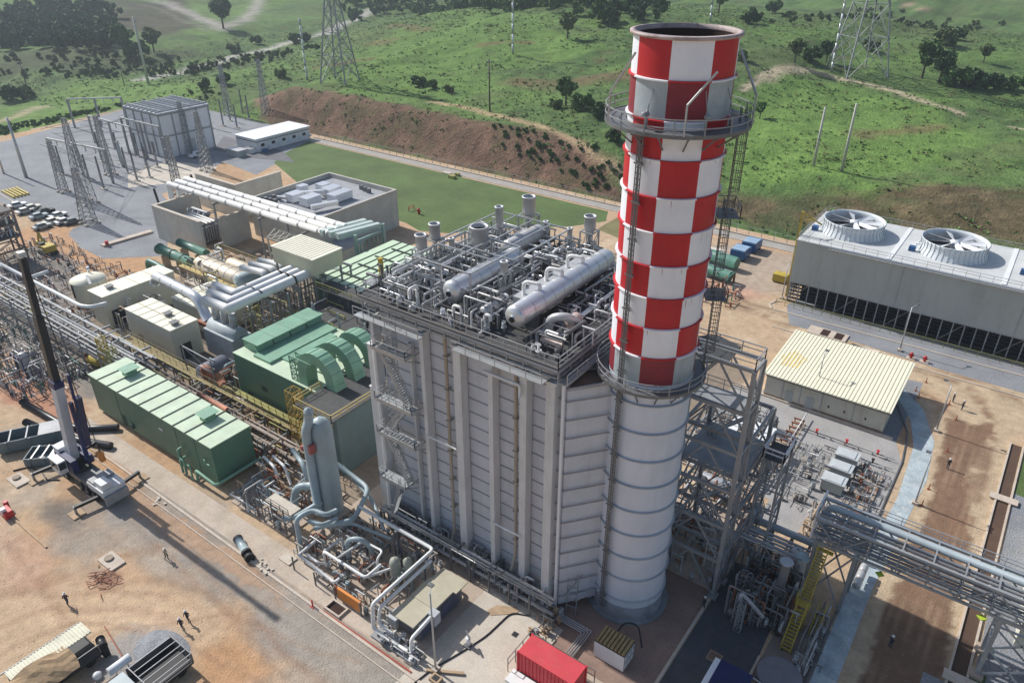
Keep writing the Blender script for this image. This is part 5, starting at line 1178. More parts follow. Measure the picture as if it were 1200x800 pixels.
# three big white ducts (L-shaped) running to the cylinder box
TD = thing('triple_duct','three fat white ducts turning a corner in front of the cream box','duct',(-103,66,0))
mb = MB()
for k in range(3):
    x_, y_ = -103.6+k*1.9, 60.0+k*0.0
    mb.next().pipe([(-104.6-k*1.7,58.9+2.1*k,11.6),(-98.5-1.85*k,58.9+2.1*k,11.8),(-98.9-1.85*k,80,11.8)],.80,16,.25)
mb.build('duct','whitepipe',TD)
mb = MB()
for k in range(3):
    for y in (70,77,82): mb.next().pipe([(-98.7-1.85*k,y-5+.0*k,11.8),(-98.7-1.85*k,y-4.7,11.8)],.87,16)
mb.build('joint','black',TD)
mb = MB()
for y in (66,72,78,84): mb.next(); mb.bar((-97.6,y,0),(-97.6,y,10.6),.3); mb.bar((-103.6,y,0),(-103.6,y,10.6),.3); mb.bar((-97.2,y,10.6),(-104,y,10.6),.3,.4)
mb.build('support','steel',TD)
BC = thing('generator_casing','rounded pale blue-grey casing below the white ducts','casing',(-104,66,0))
mb = MB(); mb.drum((-108.6,61.8,4.6),(-101.2,61.8,4.6),1.5,24,dome=.15); mb.build('casing',mat('pale_blue_casing',(.45,.50,.52,1),.45,0,.1,.5,dirt=.2),BC); MB().box(-109.0,59.9,.1,-100.9,63.7,4.6).build('base',mat('pale_casing_base',(.40,.44,.46,1),.5,0,.1,.5,dirt=.3),BC)
mb = MB(); 
for x in (-107.5,-105,-102.6): mb.next().cyl(x,61.9,6.0,8.6,.6,12)
mb.build('bushing_turret','lag2',BC)
BN = thing('rust_machine','dark machine with rust-brown pipes beside the green turbine enclosure','machine',(-97,56,0))
mb = MB(); mb.drum((-99.5,53.0,2.2),(-99.5,57.0,2.2),1.7,18); mb.build('casing',mat('slate_casing',(.12,.13,.17,1),.5,0,.2,.7),BN)
mb = MB(); mb.next().pipe([(-98,52.4,1),(-98,52.4,4.6),(-96.4,52.4,4.6),(-95.8,52.4,1.5)],.5,10); mb.next().pipe([(-95,52.6,4.2),(-93.6,52.6,2.8)],.55,10); mb.build('pipe',mat('salmon_pipe',(.50,.20,.11,1),.6,0,.2,1),BN)
mb = MB(); mb.bar((-101.3,51.6,0),(-101.3,51.6,7.8),.16); mb.bar((-94,51.6,0),(-94,51.6,7.4),.16); mb.bar((-101.3,51.6,7.6),(-94,51.6,7.4),.16); mb.bar((-101.3,51.6,5.2),(-94,51.6,5.2),.14); mb.bar((-101.3,51.6,7.6),(-94,51.6,5.2),.1); mb.build('frame','steel',BN)
tangle(BN,-101,-93,50.5,58,.1,4.2,50,83,(),('rust','dsteel','lag2','bluegrey'),(.08,.25))
# cream box on the gallery
t = thing('yellow_post','short thick yellow post standing at the far left corner of the boiler roof','post',(-57,54,0)); MB().pipe([(-57.6,54.0,29.8),(-57.6,54.0,32.6)],.3,12).build('post','yellow',t); MB().box(-59.2,52.5,29.6,-55.2,56.5,29.75).build('base_platform','steel',t); mb = MB()
for u, v in ((-59,52.7),(-59,56.3)): mb.next().bar((u,v,18),(u,v,29.6),.14)
mb.build('leg','steel',t)
CB = thing('cream_box','cream metal box house standing on legs above the white ducts','box house',(-100,80,0))
MB().box(-107.4,75.0,11.9,-96.6,81.6,14.9).build('wall',mat('cream_box_wall',(.58,.56,.40,1),.55,0,.06,.4,dirt=.15,dirtcol=(.42,.40,.28,1),streak=1),CB); MB().box(-107.55,74.85,14.9,-96.45,81.75,15.05).build('roof','creamroof',CB)
mb = MB()
for i in range(1,14): x = -107.4+10.8*i/14; mb.next().box(x-.03,74.8,15.05,x+.03,81.8,15.1)
mb.build('roof_seam',MATS['roof_seam_tan'],CB)
mb = MB()
for x in (-107,-102,-97):
    for y in (75.3,81.3): mb.next().bar((x,y,0),(x,y,11.9),.28)
mb.build('leg','steel',CB)
CT2 = thing('short_ducts','row of short white ducts beside the cream box','duct',(-112,80,0))
mb = MB()
for k in range(3): mb.next().pipe([(-115.5,73.6+k*2.0,9.2),(-107.8,73.0+k*2.0,10.4),(-107.3,73.0+k*2.0,7)],.62,14,.9)
mb.build('duct','whitepipe',CT2)
mb = MB(); mb.drum((-116.2,73,6.2),(-116.2,80,6.2),1.6,18); mb.build('casing','bluegrey',CT2)
mb = MB()
for y in (73.5,79): mb.next().bar((-116.2,y,0),(-116.2,y,5),.5)
mb.build('support','steel',CT2)
SF = thing('roof_truss_row','row of pale roof trusses leading up to the cream box','trusses',(-112,86,0))
mb = MB()
for k in range(10): x = -119+k*1.45; mb.next(); mb.bar((x,82.6,11.5),(x,86.6,11.5),.16); mb.bar((x,84.6,11.5),(x,84.6,12.6),.14); mb.bar((x,82.6,11.5),(x,84.6,12.6),.12); mb.bar((x,86.6,11.5),(x,84.6,12.6),.12)
mb.build('truss',mat('dusty_steel',(.46,.44,.38,1),.6,0,.15,.6),SF)
mb = MB()
for y in (82.6,84.6,86.6): mb.next().bar((-119.3,y,11.3),(-105.6,y,11.3),.2)
for x in (-119,-113,-107): mb.next().bar((x,82.6,0),(x,82.6,11.3),.25); mb.next().bar((x,86.6,0),(x,86.6,11.3),.25)
mb.build('beam',MATS['dusty_steel'],SF)
# silver lagged vessels (steam turbine area)
SV = thing('turbine_machine','tan and silver lagged turbine machine with rounded casings','turbine',(-125,77,0))
mb = MB(); mb.drum((-134,76.5,3.6),(-119,76.5,3.6),2.3,22,dome=.35); mb.next().drum((-130,80.6,3.4),(-120,80.6,3.4),1.6,18); mb.build('casing',mat('tan_lagging',(.60,.52,.40,1),.5,.15,.2,.8,dirt=.5,dirtcol=(.45,.30,.18,1)),SV)
mb = MB()
for x in (-131.5,-129,-126.5,-124,-121.5): mb.next().pipe([(x,76.5,3.6),(x+.15,76.5,3.6)],2.36,22)
mb.build('band','lag2',SV)
MB().box(-136,73,.02,-118,83,1.0).build('base','conclight',SV)
mb = MB(); mb.rail([(-136,73,4.6),(-118,73,4.6)],1.1,.08,1.8); mb.rail([(-136,83,4.6),(-118,83,4.6)],1.1,.08,1.8); mb.box(-136,72.6,4.5,-118,73.6,4.6); mb.build('walkway',MATS['tan_yellow_rail'],SV)
tangle(SV,-137,-117,72.5,84,1.0,5.8,150,84,(),('lag2','whitepipe','tanpipe','olive','wood','dsteel'),(.08,.25),(.8,3.5))
# clutter floor among the beige blocks
CL = thing('process_area','crowded floor of pipes, valves and rails among the beige blocks','process area',(-118,60,0))
MB().box(-130,61,.02,-94,71,.06).build('floor',mat('oily_floor',(.10,.085,.07,1),.8,0,.3,.5),CL)
tangle(CL,-130.4,-124,54.5,63,.1,5,70,85,(),('wood','dsteel','lag2','olive','whitepipe'),(.06,.2),(.8,3)); tangle(CL,-130,-96,68,73,.1,6,80,86,(),('wood','dsteel','lag2','olive','tanpipe'),(.06,.22),(.8,4))
tangle(CL,-108,-93,64,80,.1,8.5,190,87,(),('dsteel','dsteel','steel','lag2','olive','brown'),(.06,.2),(1,5))
# dark green pipes
GP = thing('green_pipes','dark green fat pipes lying beside the grey concrete blast wall','pipes',(-143,77,0))
mb = MB(); mb.next().pipe([(-149.5,76.6,3.6),(-137.5,76.2,3.6)],1.05,18); mb.next().pipe([(-149.0,81.0,3.7),(-138.8,80.8,3.7)],.9,18); mb.next().pipe([(-146.3,71.8,1.0),(-146.3,71.8,3.4),(-143.6,71.8,3.4),(-140,71.8,3.0)],.6,14,1.2); mb.build('pipe','greenpipe',GP)
mb = MB()
for x in (-144.2,-140.2): mb.next().pipe([(x,76.4,3.6),(x+.35,76.4,3.6)],1.2,18)
mb.next().pipe([(-149.6,76.6,3.6),(-149.4,76.6,3.6)],1.2,18); mb.build('flange',mat('dark_green_flange',(.03,.09,.07,1),.4),GP)
mb = MB()
for x in (-147.5,-142,-138.8):
    for y in (76.4,80.9): mb.next().box(x-.25,y-.8,0,x+.25,y+.8,2.7)
mb.build('saddle','concrete',GP)
# transformer blast walls
for (x0,y0,x1,y1,z,lab) in ((-163.8,84.5,-163.2,96.0,8.0,'tall grey concrete blast wall at the near end of the three long white pipes'),(-163.2,84.5,-145.6,85.1,8.0,'long grey concrete blast wall behind the dark green pipes'),(-176,104.0,-160.2,104.6,8.4,'beige concrete blast wall beyond the three long white pipes'),(-160.2,104.0,-159.6,118.0,8.4,'beige concrete blast wall nearest the white long building'),(-147,90.0,-146.4,97.5,7.0,'beige concrete wall beneath the three long white pipes')):
    t = thing('blast_wall',lab,'wall',((x0+x1)/2,(y0+y1)/2,0)); MB().box(x0,y0,0,x1,y1,z).build('panel','concwall',t); MB().box(x0-.08,y0-.08,z,x1+.08,y1+.08,z+.15).build('coping','conclight',t)
TR = thing('power_transformer','dark power transformer with radiators between the concrete blast walls','transformer',(-155,90,0))
MB().box(-160,88,.4,-152,93,4.6).build('tank','dsteel',TR)
mb = MB()
for i in range(8): mb.next().box(-151.9,88.1+i*.62,.8,-150.6,88.4+i*.62,4.3)
mb.build('radiator','steel',TR); mb = MB()
for i in range(4): mb.next(); mb.cyl(-159+i*2,90.5,4.6,6.6,.32,10); mb.cyl(-159+i*2,90.5,6.6,6.9,.12,8)
mb.build('bushing','lag2',TR); MB().drum((-160,92.2,5.8),(-154,92.2,5.8),.6,14).build('conservator','steel',TR)
tangle(TR,-161.5,-148,86,98,.1,4.5,60,88,(),('dsteel','steel','lag2'),(.06,.2),(.8,3))
mb = MB()
for k,(x,y) in enumerate(((-166.5,88),(-167,93.5),(-169.2,99.5))):
    t = thing('surge_arrester','black slanting bushing %s the concrete blast walls' % ['nearest the viewer beside','in the middle of three behind','farthest of three beyond'][k],'bushing',(x,y,0),'black bushings by the blast walls')
    MB().bar((x,y,0),(x,y,5.2),.5).build('pedestal','steel',t); m2 = MB(); m2.pipe([(x,y,5.2),(x-1.6,y+.3,10.2)],.28,10); m2.build('bushing','black',t)
# three long white pipes
BD = thing('bus_ducts','three long parallel white pipes carried high over the blast walls','pipes',(-138,94,0))
mb = MB()
for k in range(3):
    a = (-166.4-.2*k,91.2+2.3*k,10.9); b = (-112.0,91.2+2.3*k+.6,10.9)
    mb.next().pipe([(a[0],a[1],4.5),a,b],.66,16,.5)
mb.build('pipe','whitepipe',BD)
mb = MB()
for k in range(3):
    for i in range(9): x = -162+i*5.9; y = 91.2+2.3*k+.1*i*.7; mb.next().pipe([(x,y,10.9),(x+.3,y,10.9)],.72,16)
mb.build('joint','lag2',BD)
mb = MB()
for x in (-148,-132,-118):
    mb.next(); mb.bar((x,90.4,0),(x,90.4,10),.3); mb.bar((x,97.2,0),(x,97.2,10),.3); mb.bar((x,90,10),(x,97.6,10),.3,.4)
mb.build('support','steel',BD)
mb = MB()
for i in range(3): mb.next().pipe([(-157,88+i*.9,6.2),(-148,88+i*.9,6.2)],.26,8)
mb.build('small_pipe','whitepipe',BD)
# ================================================================ control building with roof plant
CBD = thing('control_building','beige flat-roofed building with a parapet and air handling plant on its roof','building',(-137,111,0))
ax0,ax1,ay0,ay1,az_ = -147.5,-124.0,99.3,123.6,8.0
mb = MB(); mb.box(ax0,ay0,0,ax1,ay1,az_); mb.build('wall','concwall',CBD)
mb = MB()
for a in ((ax0,ay0,ax1,ay0+.5),(ax0,ay1-.5,ax1,ay1),(ax0,ay0+.5,ax0+.5,ay1-.5),(ax1-.5,ay0+.5,ax1,ay1-.5)): mb.box(a[0],a[1],az_,a[2],a[3],az_+1.15)
mb.build('parapet',mat('parapet_cream',(.52,.49,.43,1),.8,0,.1,.4,dirt=.2,dirtcol=(.35,.32,.28,1),streak=1),CBD)
MB().box(ax0+.5,ay0+.5,az_+.01,ax1-.5,ay1-.5,az_+.05).build('roof_membrane','roofgrey',CBD)
for (x,y,w_,l,h) in ((-139.5,106.0,2.6,3.4,1.7),(-134.6,106.4,2.8,4.2,1.8),(-139.5,114.5,2.4,2.6,1.7),(-136.0,114.0,2.8,4.0,1.6),(-131.5,112.5,2.6,5.6,1.7),(-143.5,111.5,1.8,2.2,1.3)):
    u = MB().box(x-w_/2,y-l/2,az_+.3,x+w_/2,y+l/2,az_+.3+h).build('air_handler','white',CBD); m2 = MB(); m2.box(x-w_/2-.06,y-l/2-.06,az_+.3+h,x+w_/2+.06,y+l/2+.06,az_+.4+h); m2.build('handler_lid','lagging',u)
    m2 = MB(); m2.next().box(x-w_/2+.2,y-l/2+.1,az_+.05,x-w_/2+.5,y+l/2-.1,az_+.3); m2.next().box(x+w_/2-.5,y-l/2+.1,az_+.05,x+w_/2-.2,y+l/2-.1,az_+.3); m2.build('rail_foot','dsteel',u)
mb = MB(); mb.next().bar((-130.4,103,9.3),(-128.2,108.8,9.3),1.1,.9); mb.next().bar((-143,103.6,9),(-140,104.6,9),.6,.5); mb.next().bar((-139.5,108,9.4),(-136,112,9.4),1.1,.9); mb.build('air_duct','lagging',CBD)
mb = MB()
for x, y in ((-144.8,101.8),(-143.4,102.0),(-142.0,102.2),(-144.6,103.9),(-143.2,104.2),(-133.2,121.0),(-131.6,120.6),(-130,120.2)): mb.next().box(x-.45,y-.4,az_+.1,x+.45,y+.4,az_+1.1)
mb.build('condenser_unit','dsteel',CBD)
for (x,y) in ((-144.8,101.8),(-143.4,102.0),(-142.0,102.2),(-144.6,103.9),(-143.2,104.2)): pass
t = thing('annex','low grey annex with a flat roof at the corner of the control building','annex',(-121,103,0))
MB().box(-123.9,100.4,0,-118.2,106.2,2.9).build('wall','concwall',t); MB().box(-123.95,100.1,2.9,-117.9,106.5,3.15).build('roof','roofgrey',t); mb = MB(); mb.box(-121.5,100.34,.05,-120.3,100.39,2.2); mb.build('door','dark',t)
# ================================================================ white long building and substation hall
LB = thing('long_white_building','long low white building with dark windows beside the lawn','building',(-208,152,0))
x0,x1,y0,y1,z = -215.5,-205.2,144.2,165.6,4.0
MB().box(x0,y0,0,x1,y1,z).build('wall','white',LB); MB().box(x0-.4,y0-.4,z,x1+.4,y1+.4,z+.3).build('roof',mat('white_roof',(.80,.81,.82,1),.5,0,.05,.3,dirt=.1),LB)
mb = MB(); mb.box(x0-.05,y0-.06,z-.9,x1+.06,y0-.003,z-.65); mb.box(x1+.003,y0,z-.9,x1+.06,y1,z-.65); mb.build('band','dsteel',LB)
for i in range(5):
    y = y0+2.2+i*4.2; w_ = MB().box(x1+.01,y-.8,1.5,x1+.12,y+.8,2.6).build('window','white',LB); MB().box(x1+.125,y-.68,1.6,x1+.14,y+.68,2.5).build('pane','dark',w_)
    MB().box(x1+.01,y+1.8,.9,x1+.7,y+2.6,1.6).build('air_unit','white',LB)
mb = MB()
for i in range(4): y = y0+4.3+i*4.2; mb.next().box(x1+.003,y-.12,0,x1+.16,y+.12,z)
mb.build('pilaster','white',LB); MB().box(x1+1,y0+1,0,x1+2.3,y0+2.6,1.1).build('blue_crate','blue',LB)
SH = thing('substation_hall','tall white substation hall with a grey roof and dark corner frames','building',(-234,138,0))
x0,x1,y0,y1,z = -241,-222.4,123.6,140.6,13.4
MB().box(x0,y0,0,x1,y1,z).build('wall','white',SH)
mb = MB(); mb.add([(x0-.4,y0-.4,z),(x1+.4,y0-.4,z),(x1+.4,y1+.4,z),(x0-.4,y1+.4,z),(x0-.4,y0-.4,z+.3),(x1+.4,y0-.4,z+.3),(x1+.4,y1+.4,z+.3),(x0-.4,y1+.4,z+.3)],[(0,3,2,1),(4,5,6,7),(0,1,5,4),(1,2,6,5),(2,3,7,6),(3,0,4,7)]); mb.build('roof',mat('hall_roof',(.47,.50,.53,1),.6,0,.2,.25,dirt=.4,dirtcol=(.62,.62,.60,1)),SH)
mb = MB()
for x in np.linspace(x0,x1,5): mb.next().box(x-.16,y0-.3,0,x+.16,y0-.003,z+.05)
for y in np.linspace(y0,y1,5)[1:]: mb.next().box(x1+.003,y-.16,0,x1+.3,y+.16,z+.05)
for zz in (6.4,z-.6): mb.next().box(x0,y0-.35,zz,x1,y0-.305,zz+.4); mb.next().box(x1+.305,y0,zz,x1+.35,y1,zz+.4)
mb.build('frame','steel',SH)
mb = MB()
for q in np.linspace(x0+1,x1-1,8): mb.next().box(q-.15,y0-.3,z+.3,q+.15,y1+.3,z+.7)
for q in np.linspace(y0+1,y1-1,4): mb.next().box(x0-.3,q-.12,z+.72,x1+.3,q+.12,z+1.0)
mb.build('roof_beam','galv',SH)
mb = MB(); mb.next().box(-231.5,y0-.06,.1,-228.5,y0-.003,4.2); mb.next().box(x1+.003,131,.1,x1+.06,134,4.4); mb.build('door','lag2',SH)
# substation yard: gantries, isolators, lattice masts
def gantry(p, q, h, lab):
    t = thing('busbar_gantry',lab,'gantry',((p[0]+q[0])/2,(p[1]+q[1])/2,0),'substation gantries'); mb = MB()
    for a in (p,q,((p[0]+q[0])/2,(p[1]+q[1])/2)): mb.next().bar((a[0],a[1],0),(a[0],a[1],h),.55)
    mb.build('post',mat('substation_grey',(.27,.28,.29,1),.6,.2,.15,.7),t); mb = MB(); mb.bar((p[0],p[1],h),(q[0],q[1],h),.45,.4); mb.build('beam','galv',t); 
    mb = MB()
    for k in range(1,6):
        a = k/6; x, y = p[0]+(q[0]-p[0])*a, p[1]+(q[1]-p[1])*a; mb.next().cyl(x,y,h-1.6,h-.2,.16,8)
    mb.build('insulator','lag2',t); return t
# positions of post feet read off the ground
FT = lambda a, b: at(a, b)[:2]
gantry(FT(66,200),FT(133,215),9.5,'pale beam gantry nearest the parked trucks in the substation')
gantry(FT(112,168),FT(160,183),9.0,'pale beam gantry in the middle of the substation')
gantry(FT(88,150),FT(150,148),10,'white beam gantry farthest left near the substation edge')
gantry((-238,120),(-218,120.5),11,'grey beam gantry right in front of the substation hall')
isol = [(75,205),(93,204),(142,192),(105,212),(122,222),(161,212),(163,184),(120,190),(172,196),(176,208),(150,203),(185,196),(205,170),(212,160),(270,142),(278,150),(262,148),(247,150),(285,135),(292,140)]
proto = None
for k, (px, py) in enumerate(isol):
    x, y = FT(px,py)
    if proto is None:
        proto = thing('post_insulator','dark topped grey post insulator standing in the gravel substation yard','post insulator',(0,0,0),'post insulators in the substation')
        MB().bar((0,0,0),(0,0,5.0),.42).build('stand',MATS['substation_grey'],proto); m2 = MB()
        for i in range(9): m2.lathe(0,0,[(.2,5+i*.4),(.36,5.12+i*.4),(.2,5.24+i*.4),(.2,5.4+i*.4)],10)
        m2.build('insulator','dsteel',proto); MB().box(-.9,-.5,0,.9,.5,.3).build('footing','conclight',proto); t = proto
    else: t = copy_tree(proto)
    t.location = (x,y,0); t.scale = (1,1,random.uniform(.85,1.25))
for k, (px, py, h, wd, lab) in enumerate(((103,238,22,3.6,'dense grey lattice mast beside the junk pile in the substation'),(243,200,17,2.6,'slim lattice mast in front of the substation hall'),(313,140,21,2.4,'slim lattice mast behind the long white building'),(105,262,14,3.0,'rust-legged lattice mast on the dirt track'),(210,228,16,2.0,'slim lattice mast beside the concrete blast walls'),(130,205,17,2.2,'lattice mast in the middle of the substation, right of the dense one'),(222,180,16,2.0,'lattice mast at the front right corner of the substation hall'),(75,225,14,2.0,'lattice mast left of the dense one near the parked vehicles'),(268,135,18,2.4,'lattice mast right behind the substation hall'))):
    x, y = FT(px,py); t = thing('lattice_mast',lab,'lattice mast',(x,y,0)); MB().truss((x,y,0),(x,y,h),(wd,.8),12,.15).build('tower','steel',t)
    mb = MB()
    for z in (h-1,h-4,h-7): mb.next().bar((x-2.4,y,z),(x+2.4,y,z),.22)
    mb.build('crossarm','steel',t); mb = MB(); 
    for u in (-1,1):
        for v in (-1,1): mb.next().box(x+u*wd/2-.4,y+v*wd/2-.4,0,x+u*wd/2+.4,y+v*wd/2+.4,.5)
    mb.build('footing','conclight',t)
for k,(px,py,h,lab) in enumerate(((31,208,17,'tall grey concrete pole at the left edge of the substation'),(145,196,8,'short grey light pole among the post insulators'))):
    x,y = FT(px,py); t = thing('utility_pole',lab,'pole',(x,y,0)); MB().lathe(x,y,[(.5,0),(.26,h)],10,caps=True).build('pole','galv',t); MB().bar((x-1.2,y,h-.6),(x+1.2,y,h-.6),.2).build('crossarm','galv',t)
# cable duct bank on the gravel bed and small sheds
t = thing('cable_trench','pale concrete cable trench lid crossing the gravel bed','trench',(-170,84,0)); a = FT(120,289); b = FT(178,272); mb = MB(); mb.bar((a[0],a[1],.25),(b[0],b[1],.25),1.6,.4); mb.build('lid','kerb',t); MB().cyl(a[0]+.8,a[1]+.8,.4,1.3,.4,10).build('red_drum','redp',t)
t = thing('skid_shed','small grey flat-topped shed beside the long white building','shed',(-190,133,0)); x,y = FT(278,182); MB().box(x-3,y-1.5,0,x+3,y+1.5,1.9).build('wall','ctgrey',t); MB().box(x-3.2,y-1.7,1.9,x+3.2,y+1.7,2.1).build('roof','lag2',t)
t = thing('skid_shed','small white skip beside the corner of the long white building','skip',(-198,138,0)); x,y = FT(285,181); MB().box(x-1.6,y+1.5,0,x+1.6,y+4,1.3).build('body','white',t); MB().box(x-1.7,y+1.4,1.3,x+1.7,y+4.1,1.42).build('rim','steel',t)
# ================================================================ near process area
VS = thing('scrubber_vessel','tall blue-grey vertical vessel with a domed top and a thin pipe up its front','vessel',(-60.7,44.6,0))
mb = MB(); vx, vy = -60.9, 45.0
mb.lathe(vx,vy,[(1.4,0),(1.4,12.6),(1.3,13.4),(1.0,14.1),(.5,14.5),(.05,14.6)],32,smooth=True); mb.build('shell','bluegrey',VS)
mb = MB(); mb.pipe([(vx-.3,vy-1.9,1.2),(vx-.3,vy-1.9,13.6),(vx-.3,vy-1.2,14.8),(vx-.3,vy-1.1,15.9)],.55,16,1.2); mb.lathe(vx-.3,vy-1.1,[(.55,15.9),(.45,16.3),(.2,16.5),(.02,16.6)],14); mb.build('riser_pipe','bluegrey',VS)
mb = MB(); mb.box(vx-1.1,vy-2.4,10.8,vx-.7,vy-2.0,11.5); mb.next().box(vx+.2,vy-2.3,10.8,vx+.6,vy-1.5,12.0); mb.build('red_mark',mat('faded_red',(.35,.09,.08,1),.6),VS)
mb = MB(); mb.pipe([(vx-1.4,vy,3.6),(vx-4.0,vy-2.0,3.6),(vx-4.4,vy-2.4,1.2)],.5,14,1.2); mb.next().pipe([(vx,vy-1.6,2.8),(vx-.4,vy-5.2,2.8),(vx-1.6,vy-6.2,2.6)],.36,12,1.0); mb.next().pipe([(vx-4.4,vy-2.4,1.4),(vx-4.4,vy-2.4,1.1)],.7,14); mb.build('side_pipe','bluegrey',VS)
mb = MB(); mb.box(vx-1.9,vy-1.9,0,vx+1.9,vy+1.9,.4); mb.build('plinth','concrete',VS)
NP = thing('grey_pipework','fat blue-grey pipes bending around the foot of the tall scrubber vessel','pipes',(-57,43,0))
mb = MB(); mb.pipe([(-64,48.8,4),(-56.8,47.8,4),(-54.2,42.7,4),(-56.0,40.6,4),(-57.6,39.6,3.2)],.30,12,1.2)
mb.next().pipe([(-58.6,38.0,0),(-58.6,38.0,5.4),(-58.2,40.2,5.4),(-56.2,40.4,5.4),(-56.2,42,5.0)],.30,12,.9)
mb.next().pipe([(-57.4,38.8,5.0),(-55.6,39.4,5.0),(-55.6,41.4,4.6)],.24,12,.8)
mb.next().pipe([(-52.9,40.3,.6),(-52.9,40.3,3.6),(-51.2,41.0,4.2),(-50.6,41.9,2.4),(-50.6,41.9,.4)],.30,12,1.3)
mb.next().pipe([(-70.5,47.2,4.2),(-66.5,45.8,4.2),(-66.0,45.5,.6)],.33,12,1.2); mb.next().pipe([(-69.8,48.6,4.2),(-65.6,47.0,4.2),(-65.2,46.8,.6)],.33,12,1.2)
mb.next().pipe([(-63.5,49.5,3.2),(-55.5,47.0,3.2),(-51.6,44.9,2.2)],.22,10); mb.next().pipe([(-60,40.5,2.6),(-57.5,41.5,2.2),(-55.5,43.5,2.2),(-50,44.5,2.0)],.2,10)
mb.build('pipe','bluegrey',NP)
mb = MB(); mb.next().pipe([(-54.6,38.2,.4),(-54.6,38.2,2.5),(-47.8,38.2,2.5),(-47.8,40.6,2.5)],.19,8,.5)
mb.next().pipe([(-54.6,38.2,2.4),(-54.6,41,2.4),(-54.6,41,.5)],.17,8,.5); mb.next().pipe([(-56.7,36.3,2.2),(-50.3,35.9,2.2),(-50.3,36.6,2.2)],.17,8,.4); mb.next().pipe([(-56.7,36.3,2.2),(-56.9,38.9,2.2)],.17,8); mb.next().pipe([(-56.2,36.9,2.2),(-54.0,36.8,2.2),(-54,38,1)],.14,8)
mb.next().pipe([(-52,38.0,3.1),(-51.6,41.6,3.1),(-48.6,41.8,3.1),(-48.4,40.6,3.0),(-48.4,40.6,.6)],.14,8,.5); mb.next().pipe([(-47.8,38.5,2.4),(-46.6,40.9,2.4),(-46.1,42,1)],.15,8)
mb.build('white_pipe','whitepipe',NP)
mb = MB(); mb.box(-49.7,35.6,.5,-46.2,35.9,2.0); mb.build('orange_panel','orange',NP)
mb = MB(); mb.lathe(-46.3,41.3,[(.62,0),(.62,3.2),(.5,3.6),(.05,3.8)],16); mb.next().lathe(-45.2,42.2,[(.5,0),(.5,3.4),(.05,3.8)],14); mb.build('filter_vessel',mat('khaki_vessel',(.33,.34,.29,1),.5,0,.1,.6),NP)
mb = MB()
for x, y in ((-57.2,35.7),(-53.4,35.6),(-50,35.5),(-46.1,35.6),(-56.9,38.9),(-51.6,39)): mb.next().bar((x,y,0),(x,y,2.1),.14)
mb.build('support','dsteel',NP)
tangle(NP,-59,-43.5,36,46.5,.1,2.3,200,91,((-48.2,-46,35,36.2),),('dsteel','lag2','bluegrey','rust','steel','dsteel','tanpipe'),(.05,.15),(.5,2.6))
LSK = thing('gas_filter_skid','crowded skid of small pipes left of the tall scrubber vessel','pipe skid',(-66,42,0))
MB().box(-73,38.5,.03,-62,48.5,.2).build('plinth','concrete',LSK)
tangle(LSK,-73.5,-62.5,38.6,48.5,.2,3.0,150,92,(),('dsteel','lag2','bluegrey','rust','wood','steel'),(.06,.2),(.6,3))
mb = MB(); mb.box(-66.4,39.3,3.1,-61.6,40.9,3.25); mb.build('platform','conclight',LSK)
mb = MB()
for x,y in ((-66.3,38.6),(-64.4,38.7),(-62.2,38.8),(-60.4,38.6)): mb.next().bar((x,y,0),(x,y,4.2),.12)
mb.build('post','dsteel',LSK); mb = MB(); mb.rail([(-66.4,39.1,3.2),(-61.6,39.1,3.2)],1.1,.07); mb.bar((-66.3,38.6,2.6),(-60.4,38.6,2.6),.1); mb.build('hand_rail','dsteel',LSK)
mb = MB(); mb.next().pipe([(-72.6,38.4,1.6),(-69.5,38.6,1.6),(-69.5,38.6,.2)],.12,8); mb.next().pipe([(-73.9,44.9,2.9),(-70.9,44.3,2.9),(-69.8,44,.5)],.2,8); mb.next().pipe([(-73,45.7,2.9),(-70,45.2,2.9),(-69,45,.5)],.2,8); mb.build('white_pipe','whitepipe',LSK)
# long white line and the skid enclosure
WL = thing('white_pipeline','long white pipe bending square around the grey enclosure with a beige roof','pipe',(-46,42,0))
mb = MB(); mb.pipe([(-62,49.4,4.0),(-56,47.2,4.0)] if False else [(-55.4,44.6,4.2),(-43.4,44.6,4.2),(-43.4,35.1,4.2),(-43.4,34.8,.8),(-38.6,34.8,.8)],.21,10,.5)
mb.next().pipe([(-42.9,43.6,3.6),(-42.9,35.6,3.6),(-42.9,35.2,1.6),(-41,35.2,1.4)],.18,10,.5); mb.build('pipe','whitepipe',WL)
mb = MB()
for y in (43,40,37): mb.next().bar((-43.4,y,0),(-43.4,y,4),.14); 
for x in (-53,-49,-46): mb.next().bar((x,44.6,0),(x,44.6,4),.14)
mb.build('support','dsteel',WL)
SE = thing('skid_enclosure','dark grey enclosure with a dusty beige panelled roof in front of the boiler','enclosure',(-40.4,40,0))
MB().box(-41.6,36.8,.4,-38.6,43.6,2.6).build('wall',mat('slate_enclosure',(.11,.125,.155,1),.5,0,.12,.5,dirt=.2),SE); MB().box(-41.3,37,0,-38.9,43.4,.4).build('skid','dsteel',SE)
drf = mat('dusty_beige_roof',(.46,.42,.31,1),.7,0,.12,.7,dirt=.4,dirtcol=(.33,.29,.21,1))
mb = MB(); mb.next().box(-42.0,36.2,2.6,-38.9,39.2,2.75); mb.next().box(-42.0,39.22,2.62,-38.6,42.2,2.79); mb.next().box(-41.8,42.22,2.6,-38.2,44.2,2.73); mb.build('roof_panel',drf,SE)
mb = MB(); mb.next().box(-38.9,38.4,1.4,-37.9,39.3,2.9); mb.next().box(-42.9,36.4,.2,-41.7,37.8,1.6); mb.build('vent_box',mat('light_box',(.48,.50,.52,1),.5),SE)
